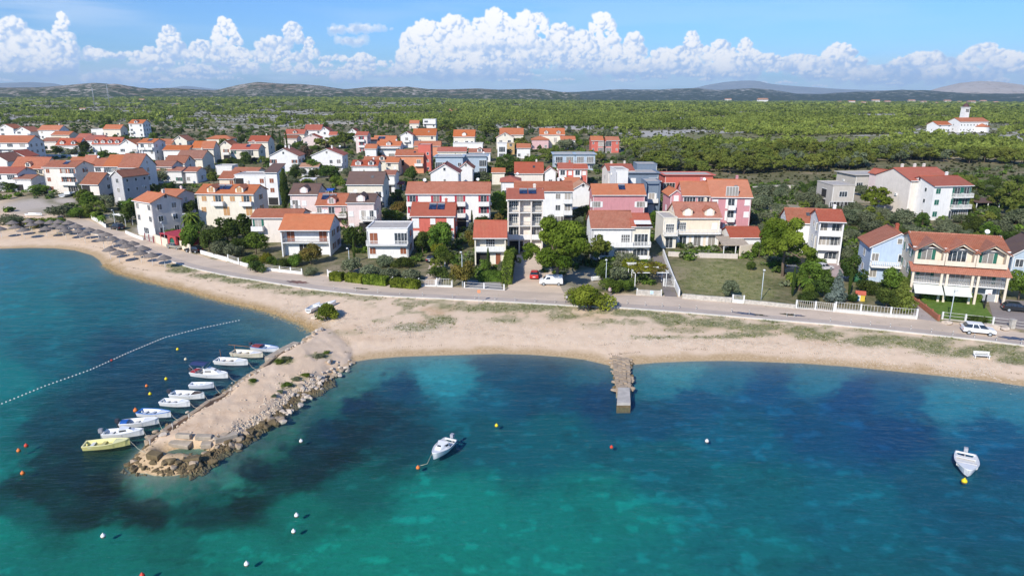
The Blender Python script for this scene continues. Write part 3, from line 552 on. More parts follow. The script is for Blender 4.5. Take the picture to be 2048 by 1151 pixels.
# the wood that covers the plain: what nobody could count is one mesh, the nearest pines stand on their own
VX = [-500, 0, 300, 500, 700, 900, 1160, 1240, 1262, 1330, 1430, 1520, 1700, 1800, 2048, 2500]; VY = [243, 246, 250, 262, 246, 254, 256, 262, 318, 345, 348, 350, 340, 328, 330, 330]
def wood():
    rng = np.random.RandomState(11); parts = []; ind = []
    bands = [(190, 330, 22, 1), (330, 480, 23, .9), (480, 800, 26, .85), (800, 1300, 48, .85), (1300, 3300, 230, .9)]
    for bi, (d0, d1, area, k) in enumerate(bands):
        n = int(.5*R(92)*(d1*d1-d0*d0)/area); a = rng.uniform(R(-46), R(46), n); d = np.sqrt(rng.uniform(d0*d0, d1*d1, n)); x = d*np.sin(a); y = d*np.cos(a); z = hgt(x, y); px, py = proj(x, y, z)
        m = fbm(x/105, y/60, 4, 25); rk = fbm(x/46, y/17, 4, 15); right = sm(700, 1300, px)
        ok = (py < np.interp(px, VX, VY)) & (rng.rand(n) < k) & (m > .52-.12*right-.30*((px > 1235) & (py > 285))-.02*(py < 215)+.10*(rng.rand(n)-.5)) & (rk < .545+.03*right) & (z > 3)
        ok &= ~((abs(px-1925) < 75) & (abs(py-262) < 14))
        x, y, z, px, py = x[ok], y[ok], z[ok], px[ok], py[ok]; h = rng.uniform(.55, 1.35, len(x))*(5.6 if bi < 4 else 6.5); w = h*rng.uniform(.85, 1.35, len(x))*(1 if bi < 3 else 1.3 if bi == 3 else 2.2)
        if bi < 2:
            o = np.argsort(np.hypot(x, y)); take = o[:max(0, 285-len(ind))]; ind += [(x[i], y[i], z[i], h[i], w[i]) for i in take]; keep = np.ones(len(x), bool); keep[take] = False; x, y, z, h, w = x[keep], y[keep], z[keep], h[keep], w[keep]
        nl, sz = [(190, .080), (150, .088), (100, .105), (44, .16), (16, .25)][bi]; tm = [leaves(lobes_for('pine', np.random.RandomState(50+q)), nl, sz, np.random.RandomState(q), .5, .5) for q in range(6)]
        if len(x) == 0: continue
        T = np.stack(tm)[rng.randint(0, 6, len(x))]; th = rng.uniform(0, 2*PI, len(x)); c, s = np.cos(th)[:, None, None], np.sin(th)[:, None, None]
        X = (T[..., 0]*c-T[..., 1]*s)*w[:, None, None]+x[:, None, None]; Y = (T[..., 0]*s+T[..., 1]*c)*w[:, None, None]+y[:, None, None]; Z = (T[..., 2]-.16)*h[:, None, None]*1.15+z[:, None, None]
        parts.append(np.stack([X, Y, Z], -1).reshape(-1, 3))
    v = np.concatenate(parts); print('wood tris', len(v)//3, 'single', len(ind))
    tag(link('pine_wood', np_mesh('pine_wood', v, np.arange(len(v)).reshape(-1, 3), FOL['wood'])), 'green pine wood and scrub covering the plain out to the hills', 'wood', kind='stuff')
    r2 = random.Random(4)
    for x, y, z, h, w in ind:
        tree('pine_tree', 'bright green pine standing in the near edge of the wood behind the village', 'pine tree', (x, y, z), h*1.15, w*1.15, 'pine', 'wood' if r2.random() < .75 else 'olive', None, r2, 'pines along the near edge of the wood', 1500, .045)
wood()
def scrub():
    """low bushes and dry clumps over open ground between and beyond the houses"""
    rng = np.random.RandomState(17); parts = []
    for (d0, d1, area, sz) in [(200, 420, 16, 1.1), (420, 900, 60, 1.7), (900, 1700, 300, 3)]:
        n = int(.5*R(90)*(d1*d1-d0*d0)/area); a = rng.uniform(R(-45), R(45), n); d = np.sqrt(rng.uniform(d0*d0, d1*d1, n)); x = d*np.sin(a); y = d*np.cos(a); z = hgt(x, y); px, py = proj(x, y, z)
        ok = (py < np.interp(px, VX, VY)+34) & (z > 3); x, y, z = x[ok], y[ok], z[ok]; w = rng.uniform(.6, 1.5, len(x))*sz; T = leaves(lobes_for('bush', rng), 16, .3, rng, .5)
        T = np.repeat(T[None], len(x), 0); th = rng.uniform(0, 6.28, len(x)); c, s = np.cos(th)[:, None, None], np.sin(th)[:, None, None]
        parts.append(np.stack([(T[..., 0]*c-T[..., 1]*s)*w[:, None, None]+x[:, None, None], (T[..., 0]*s+T[..., 1]*c)*w[:, None, None]+y[:, None, None], (T[..., 2]*.8-.1)*w[:, None, None]+z[:, None, None]], -1).reshape(-1, 3))
    v = np.concatenate(parts); tag(link('scrub', np_mesh('scrub', v, np.arange(len(v)).reshape(-1, 3), foliage('scrub_leaves', (.05, .065, .022), (.15, .15, .065), .15, .2))), 'low olive green scrub over the stony ground behind the village', 'scrub', kind='stuff')
scrub()

# ---------------------------------------------------------------- houses
_W = {}
def sheds(mb, w, z0, z1, col):    # shutter leaves either side of an opening
    for s in (-1, 1): x = s*(w/2+.30); mb.box(x-.26, x+.26, -.07, -.015, z0, z1, col)
def opening(tok, sh, far):
    """the mesh of one window or door: (frame mesh, pane mesh or None)"""
    key = (tok, sh, far)
    if key in _W: return _W[key]
    W_ = {'w': 1.15, 'v': .7, 'W': 2.1, 'd': 1.5, 'D': 2.7, 's': 1.2, 'S': 1.6, 'g': 2.7, 'o': 2.9, 'a': 3.0, 'O': 3.6, 'e': 1.0, 'x': 1.7}[tok]
    z0, z1 = {'w': (.85, 2.15), 'v': (1.1, 2.0), 'W': (.75, 2.15), 's': (.85, 2.15), 'x': (.35, 2.2)}.get(tok, (.02, 2.3 if tok not in 'aO' else 2.35))
    f = MB(); p = MB(); t = .09
    if tok in 'sS': f.box(-W_/2, W_/2, -.06, -.01, z0, z1, 1); f.box(-.02, .02, -.075, -.005, z0+.05, z1-.05, 0); f.box(-W_/2-.08, W_/2+.08, -.09, -.012, z0-.09, z0-.003, 0)
    elif tok == 'e': f.box(-W_/2, W_/2, -.06, -.01, z0, z1-.1, 1); f.box(-W_/2-.1, -W_/2-.003, -.09, -.01, z0, z1, 0); f.box(W_/2+.003, W_/2+.1, -.09, -.01, z0, z1, 0)
    elif tok == 'g':
        f.box(-W_/2-.1, -W_/2, -.08, -.01, z0, z1+.1, 0); f.box(W_/2, W_/2+.1, -.08, -.01, z0, z1+.1, 0)
        for k in range(5): f.box(-W_/2+.004, W_/2-.004, -.05-.012*(k % 2), -.01, z0+.46*k, z0+.46*k+.455, 1)
    elif tok == 'o': p.box(-W_/2, W_/2, -.03, -.01, z0, z1); f.box(-W_/2-.12, W_/2+.12, -.06, -.01, z1+.004, z1+.14, 0)  # flat near-black plate: the shade of a recess put into its colour
    elif tok == 'a':
        P = [(-W_/2, z0+.9), (W_/2, z0+.9)]+[(W_/2*math.cos(k*PI/10), 1.75+.6*math.sin(k*PI/10)) for k in range(11)]; p.prism([(a, b) for a, b in P], -.03, -.01, 'y'); f.box(-W_/2, W_/2, -.07, -.012, z0, z0+.88, 0)
        for k in (-1, 0, 1): f.box(k*W_/4-.03, k*W_/4+.03, -.05, -.032, z0+.9, 2.2, 0)
    else:
        f.box(-W_/2-t, W_/2+t, -.05, -.01, z1, z1+t, 0); f.box(-W_/2-t, W_/2+t, -.09, -.01, z0-t, z0, 0); f.box(-W_/2-t, -W_/2, -.05, -.01, z0+.002, z1-.002, 0); f.box(W_/2, W_/2+t, -.05, -.01, z0+.002, z1-.002, 0)
        n = {'w': 2, 'v': 1, 'W': 3, 'd': 2, 'D': 4, 'O': 4, 'x': 4}[tok]
        for k in range(1, n): f.box(-W_/2+W_*k/n-.035, -W_/2+W_*k/n+.035, -.045, -.012, z0+.003, z1-.003, 0)
        if tok == 'x':
            for q in (.33, .66): f.box(-W_/2, W_/2, -.044, -.013, z0+(z1-z0)*q-.03, z0+(z1-z0)*q+.03, 0)
        p.box(-W_/2, W_/2, -.03, -.008, z0, z1)
        if sh and tok in 'wdW': sheds(f, W_, z0, z1, 1)
    ms = [FRAME, shutmat(sh or 'white')]
    if far and p.v: k = len(f.v); f.add(p.v, p.f, 2); ms.append(OPEN_SHADE if tok in 'oO' else GLASS); r = (f.mesh('window', ms), None)
    else: r = (f.mesh('window', ms), p.mesh('pane', OPEN_SHADE if tok in 'oO' else GLASS) if p.v else None)  # open mouths get a shade-coloured plate in place of glass
    _W[key] = r; return r
def put_open(par, tok, sh, far, x, y, z, rz=0):
    f, p = opening(tok, sh, far); nm = 'window' if tok in 'wvWsaox' else 'garage_door' if tok == 'g' else 'door'
    o = link(nm, f, par, (x, y, z), rz)
    if p: link('pane', p, o)
def balcony_mesh(w, style, dep=1.25, key=None):
    key = ('bal', round(w, 1), style, round(dep, 2))
    if key in _W: return _W[key]
    mb = MB(); w = round(w, 1); h = .95; mb.box(-w/2, w/2, -dep, -.01, -.16, .0, 0)
    if style == 's':
        mb.box(-w/2, w/2, -dep, -dep+.12, .003, h, 0)
        for s in (-1, 1): mb.box(s*(w/2-.06)-.06, s*(w/2-.06)+.06, -dep+.123, -.01, .003, h, 0)
    else:
        t = .06 if style == 'b' else .03; m = 0 if style in 'bW' else 1
        mb.box(-w/2, w/2, -dep+.01, -dep+.01+t*1.6, h-.08, h, m)
        for s in (-1, 1): mb.box(s*(w/2-.05)-.05, s*(w/2-.05)+.05, -dep+.13, -.01, h-.08, h, m)
        if style == 'b': mb.box(-w/2, w/2, -dep+.01, -dep+.10, .003, .12, 0)
        st = .30 if style == 'b' else .24; n = max(2, int(w/st))
        for k in range(n+1): x = -w/2+.05+(w-.1)*k/n; mb.box(x-t, x+t, -dep+.02, -dep+.02+t*1.5, .12 if style == 'b' else .003, h-.082, m)
        for s in (-1, 1):
            for k in range(3): y = -dep+.35+k*.33; mb.box(s*(w/2-.05)-t*.6, s*(w/2-.05)+t*.6, y, y+t*1.2, .003, h-.082, m)
    r = mb.mesh('balcony', [BALM, RAILM]); _W[key] = r; return r
BALM = stucco((.80, .78, .74)); RAILM = paint('rail_grey', (.30, .31, .32), .5, .1)
def dish(par, x, y, z, r=.45):
    mb = MB(); mb.tube([(0, 0, 0), (0, 0, .8)], .03, 5, 1); k = len(mb.v)
    mb.lathe([(0, 0), (r*.5, .05), (r*.85, .13), (r, .2)], 12, 0); mb.lathe([(r, .2), (r*.85, .15), (0, .02)], 12, 0)
    a = Matrix.Rotation(R(58), 3, 'X'); mb.v = mb.v[:k]+[tuple(a @ Vector(p)+Vector((0, -.05, .85))) for p in mb.v[k:]]
    mb.build('satellite_dish', [DISHM, METAL], par, (x, y, z))
HOUSES = []; SHORT = {}
def house(label, xl, xr, ye, yr, nf, d=9., rot=0., roof='g', wall='white', rc='red', fl=('w.w',), side='w', sh=None, opt='', hgt_=2.85, name=None, cat='house', pr=.35):
    """a house found by its front eave: xl..xr and ye in the photograph, yr the ridge; nf storeys; fl: one string of openings per storey"""
    global BALM
    r = R(rot); He = nf*hgt_+.25; P0 = G(xl, ye, He); u = np.array([math.cos(r), math.sin(r)]); dv = np.array([-math.sin(r), math.cos(r)]); zt = P0.z+He
    L = 3.
    for L_ in np.arange(2.5, 60, .1):
        q = P0[0]+u[0]*L_, P0[1]+u[1]*L_; a, b = proj(q[0], q[1], zt)
        if a >= xr: break
    w = float(L_); far = ye < 318
    best = 1e9; rh = 1.5
    for k in np.arange(.25, .78, .02):
        run = d/2 if roof != 'v' else w/2; hh = k*run; rp = (P0[0]+u[0]*w/2+dv[0]*(d/2 if roof != 'v' else 0), P0[1]+u[1]*w/2+dv[1]*(d/2 if roof != 'v' else 0)); _, py = proj(rp[0], rp[1], zt+hh)
        if yr is not None and abs(py-yr) < best: best = abs(py-yr); rh = hh
    if yr is None: rh = .42*(d/2 if roof != 'v' else w/2)
    zf = P0.z; c = (P0[0]+u[0]*w/2, P0[1]+u[1]*w/2); H = thing(name or ('apartment_building' if nf >= 3 and w > 9 else 'house'), label, cat, (c[0], c[1], zf), r)
    HOUSES.append((c[0]+dv[0]*d/2, c[1]+dv[1]*d/2, max(w, d)/2, label, w, d, r, zf)); wm = stucco(WALL[wall]); hw = w/2; fast = 'B' in opt
    # walls
    mb = MB(); zb = -2.5; cl = 1.35 if 'F' in opt else 0          # F: loggias, the front wall stands back between side walls
    if roof in 'hf': mb.box(-hw, hw, cl, d, zb, He+(.0 if roof == 'h' else .45))
    elif roof == 'g':
        pf = [(cl, zb), (d, zb), (d, He), (d/2, He+rh-.02), (cl, He+(rh*cl/(d/2) if cl else 0))]; mb.prism(pf, -hw, hw, 'x')
    elif roof == 's':
        mb.prism([(cl, zb), (d, zb), (d, He+rh-.02), (cl, He)], -hw, hw, 'x')
    else: mb.prism([(-hw, zb), (hw, zb), (hw, He), (0, He+rh-.02), (-hw, He)][::-1], cl, d, 'y')
    if cl:
        for x0 in (-hw, hw-.25): mb.box(x0, x0+.25, 0, cl-.003, zb, He-.02)
    if 'Q' in opt:    # pale quoins up the corners
        pass
    mb.build('wall', wm, H)
    # roof
    eo = .45; go = .3; t = .17; ax = 0 if roof != 'v' else 1; mb = MB(); fo = eo
    if roof in 'gs':
        sl = rh/(d/2) if roof == 'g' else rh/d
        pf = [(-fo, He-fo*sl+t), (d/2, He+rh+t), (d+eo, He-eo*sl+t), (d+eo, He-eo*sl+.012), (d/2, He+rh+.012), (-fo, He-fo*sl+.012)] if roof == 'g' else [(-fo, He-fo*sl+t), (d+eo, He+rh+eo*sl+t), (d+eo, He+rh+eo*sl+.012), (-fo, He-fo*sl+.012)]
        mb.prism(pf, -hw-go, hw+go, 'x'); ro = mb.build('roof', roofmat(rc, 0), H)
        rb = MB(); rb.tube([(-hw-go, d/2, He+rh+t), (hw+go, d/2, He+rh+t)], .13, 6) if roof == 'g' else None
        if roof == 'g': rb.build('ridge_tiles', roofmat(rc, 0), ro)
        gb = MB(); gb.box(-hw-go, hw+go, -fo-.12, -fo-.003, He-fo*sl+.0, He-fo*sl+t-.02); gb.build('gutter', FRAME, ro)
    elif roof == 'v':
        sl = rh/hw; pf = [(-hw-eo, He-eo*sl+t), (0, He+rh+t), (hw+eo, He-eo*sl+t), (hw+eo, He-eo*sl+.012), (0, He+rh+.012), (-hw-eo, He-eo*sl+.012)]
        mb.prism(pf, -go, d+go, 'y'); ro = mb.build('roof', roofmat(rc, 1), H); rb = MB(); rb.tube([(0, -go, He+rh+t), (0, d+go, He+rh+t)], .13, 6); rb.build('ridge_tiles', roofmat(rc, 1), ro)
        gb = MB(); gb.prism([(-hw-eo, He-eo*sl+.02), (-hw-eo, He-eo*sl+t+.02), (0, He+rh+t+.02), (hw+eo, He-eo*sl+t+.02), (hw+eo, He-eo*sl+.02), (0, He+rh+.02)], -go-.08, -go-.003, 'y'); gb.build('bargeboard', FRAME, ro)
    elif roof == 'h':
        q = min(hw, d/2)*.92; x0, x1, y0, y1 = -hw-eo, hw+eo, -eo, d+eo; rx = max(0.05, hw+eo-(d/2+eo)*.95) if w > d else .05; ry = max(.05, d/2+eo-(hw+eo)*.95) if d > w else .05
        z0 = He+.012; V = [(x0, y0, z0), (x1, y0, z0), (x1, y1, z0), (x0, y1, z0), (x0, y0, z0+t), (x1, y0, z0+t), (x1, y1, z0+t), (x0, y1, z0+t), (-rx, d/2-ry, He+rh+t), (rx, d/2-ry, He+rh+t), (rx, d/2+ry, He+rh+t), (-rx, d/2+ry, He+rh+t)]
        mb.add(V, [(0, 3, 2, 1), (0, 1, 5, 4), (1, 2, 6, 5), (2, 3, 7, 6), (3, 0, 4, 7), (4, 5, 9, 8), (5, 6, 10, 9), (6, 7, 11, 10), (7, 4, 8, 11), (8, 9, 10, 11)]); ro = mb.build('roof', roofmat(rc, 0), H)
    else:
        # parapet rim and a gravel deck
        z1 = He+.45; mb.box(-hw+.2, hw-.2, cl+.2, d-.2, z1-.25, z1+.012, 0); ro = mb.build('roof', CONC if 'K' not in opt else roofmat('brown'), H)
        cp = MB(); e = .12 if 'E' not in opt else .7
        for (a, b, c_, d_) in ((-hw-e, hw+e, -e+(0 if not cl else 0), .22), (-hw-e, hw+e, d-.2, d+e), (-hw-e, -hw+.2, .223, d-.203), (hw-.2, hw+e, .223, d-.203)): cp.box(a, b, c_, d_, z1-.02, z1+.16)
        cp.build('parapet', wm, ro)
    # openings of the front
    for k, row in enumerate(fl):
        z = k*hgt_+.28 if k else .1; full = None; st = {'=': 's', '~': 'b', '-': 'r', '+': 'W'}
        if row and row[0] in st: full = st[row[0]]; row = row[1:]
        n = len(row)
        if full: BM = balcony_mesh(w-(.5 if cl else 0), full, cl-.05 if cl else 1.3); o = link('balcony', BM, H, (0, cl, z-.03))
        for i, tk in enumerate(row):
            if tk == '.': continue
            x = -hw+w*(i+.5)/n
            if tk in 'BRTP':
                o = link('balcony', balcony_mesh(min(3.2, w/n*.95), {'B': 's', 'R': 'r', 'T': 'b', 'P': 'W'}[tk]), H, (x, cl, z-.03)); tk = 'd' if tk != 'P' else 'D'
            put_open(H, tk, sh, far, x, cl, z)
    if cl and 'c' in opt:
        n = len(fl[-1].strip('=~-+'))
        for i in range(1, n): mb = MB(); mb.box(-.14, .14, .0, cl-.003, -.5, He-.05); mb.build('pillar', wm, H, (-hw+w*i/n, 0, 0))
    if 'A' in opt:   # awnings over the top storey doors
        mb = MB(); z = (len(fl)-1)*hgt_+2.55; mb.hexa([(-hw*.9, cl-1.5, z-.5), (hw*.9, cl-1.5, z-.5), (hw*.9, cl-.02, z), (-hw*.9, cl-.02, z), (-hw*.9, cl-1.5, z-.46), (hw*.9, cl-1.5, z-.46), (hw*.9, cl-.02, z+.05), (-hw*.9, cl-.02, z+.05)])
        mb.build('awning', paint('awning_cloth', (.72, .70, .66), .9), H)
    for s in (-1, 1):   # side walls
        if side and side != '.':
            for k in range(int(nf)):
                n = len(side)
                for i, tk in enumerate(side):
                    if tk != '.': put_open(H, tk, sh, far, s*(hw+.0), cl+(d-cl)*(i+.5)/n, k*hgt_+.28, s*PI/2)
            if roof == 'g' and nf >= 2 and not far: put_open(H, 'v', sh, far, s*hw, d/2, He-.4, s*PI/2)
    if roof == 'v' and rh > 1.5: put_open(H, 'v', sh, far, 0, cl if not cl else cl, He-.35)
    # things on the roof
    sl = rh/(d/2) if roof == 'g' else .3
    nd = opt.count('m')
    for k in range(nd):
        x = -hw+w*(k+.5)/nd; dw = 1.05; y0 = .35; zz = He+y0*sl; hh = 1.35; y1 = (hh+.5)/max(sl, .25)+y0+.6; y1 = min(y1, d/2)
        mb = MB(); mb.prism([(-dw, zz-.2), (dw, zz-.2), (dw, zz+hh), (0, zz+hh+.55), (-dw, zz+hh)][::-1], y0, y1, 'y'); dm = mb.build('dormer', wm, H, (x, 0, 0))
        mb = MB(); mb.prism([(-dw-.25, zz+hh-.1), (0, zz+hh+.72), (dw+.25, zz+hh-.1), (dw+.25, zz+hh-.02-.16), (0, zz+hh+.56), (-dw-.25, zz+hh-.26)], y0-.2, y1+.1, 'y'); mb.build('dormer_roof', roofmat(rc, 1), dm)
        put_open(dm, 'w' if not sh else 's', sh, True, 0, y0, zz-.65)
    for k in range(opt.count('C')):
        x = hw*(.55 if k == 0 else -.5 if k == 1 else .1)*(1 if roof != 'v' else .25); mb = MB(); zt_ = He+rh*.75; yy = d*.58; ch = MB()
        mb.box(-.28, .28, -.26, .26, 0, rh*.25+.8); mb.box(-.36, .36, -.34, .34, rh*.25+.803, rh*.25+.92); mb.box(-.22, .22, -.2, .2, rh*.25+.923, rh*.25+1.1); mb.build('chimney', wm if 'R' not in opt else roofmat('red'), ro, (x, yy, zt_))
    for k in range(opt.count('p')):
        n = opt.count('p'); x = hw*.15+(k-(n-1)/2)*1.9 if 'l' not in opt else -hw*.3+(k-(n-1)/2)*1.9; a = math.atan(sl); mb = MB(); mb.box(-.85, .85, -.9, .9, .0, .09); mb.box(-.85, .85, .95, 1.2, .0, .3, 1)
        o = mb.build('solar_panel', [SOLAR, METAL], ro); yy = d/2*.60; o.location = (x, yy, He+sl*yy+t+.06); o.rotation_euler = (a, 0, 0)
    if not far and roof != 's':
        rq = random.Random(int(xl*7))
        for s in rq.sample((-1, 1), 1+rq.randrange(2)): mb = MB(); mb.box(s*(hw-.18)-.05, s*(hw-.18)+.05, -.12, -.013, 0, He-.15); mb.build('downpipe', FRAME if wall != 'white' else RAILM, H, (0, cl, 0))
        for q in range(rq.randrange(3)):
            mb = MB(); mb.box(-.42, .42, -.32, -.013, 0, .6, 0); mb.box(-.2, .2, -.335, -.323, .1, .5, 1); z_ = rq.randrange(max(1, int(nf)))*hgt_+2.0; sx_q = rq.choice((-1, 1)); mb.build('air_conditioner', [FRAME, RAILM], H, (sx_q*hw, d*rq.uniform(.3, .8), min(z_, He-1)), sx_q*PI/2)
    if 'i' in opt: dish(H, hw*.7, d*.5, He+rh*.9+.1 if roof != 'f' else He+.6, .4)
    if 'j' in opt: dish(H, -hw*.6, d*.45, He+rh*.85+.1 if roof != 'f' else He+.6, .45)
    if 'k' in opt:
        mb = MB(); mb.box(-.4, .4, -.55, .55, 0, .1); o = mb.build('skylight', [GLASS], ro); yy = d*.27; o.location = (hw*.35, yy, He+sl*yy+t+.02); o.rotation_euler[0] = math.atan(sl)
    return H
T3 = ('w.w', 'w.w', 'w.w')
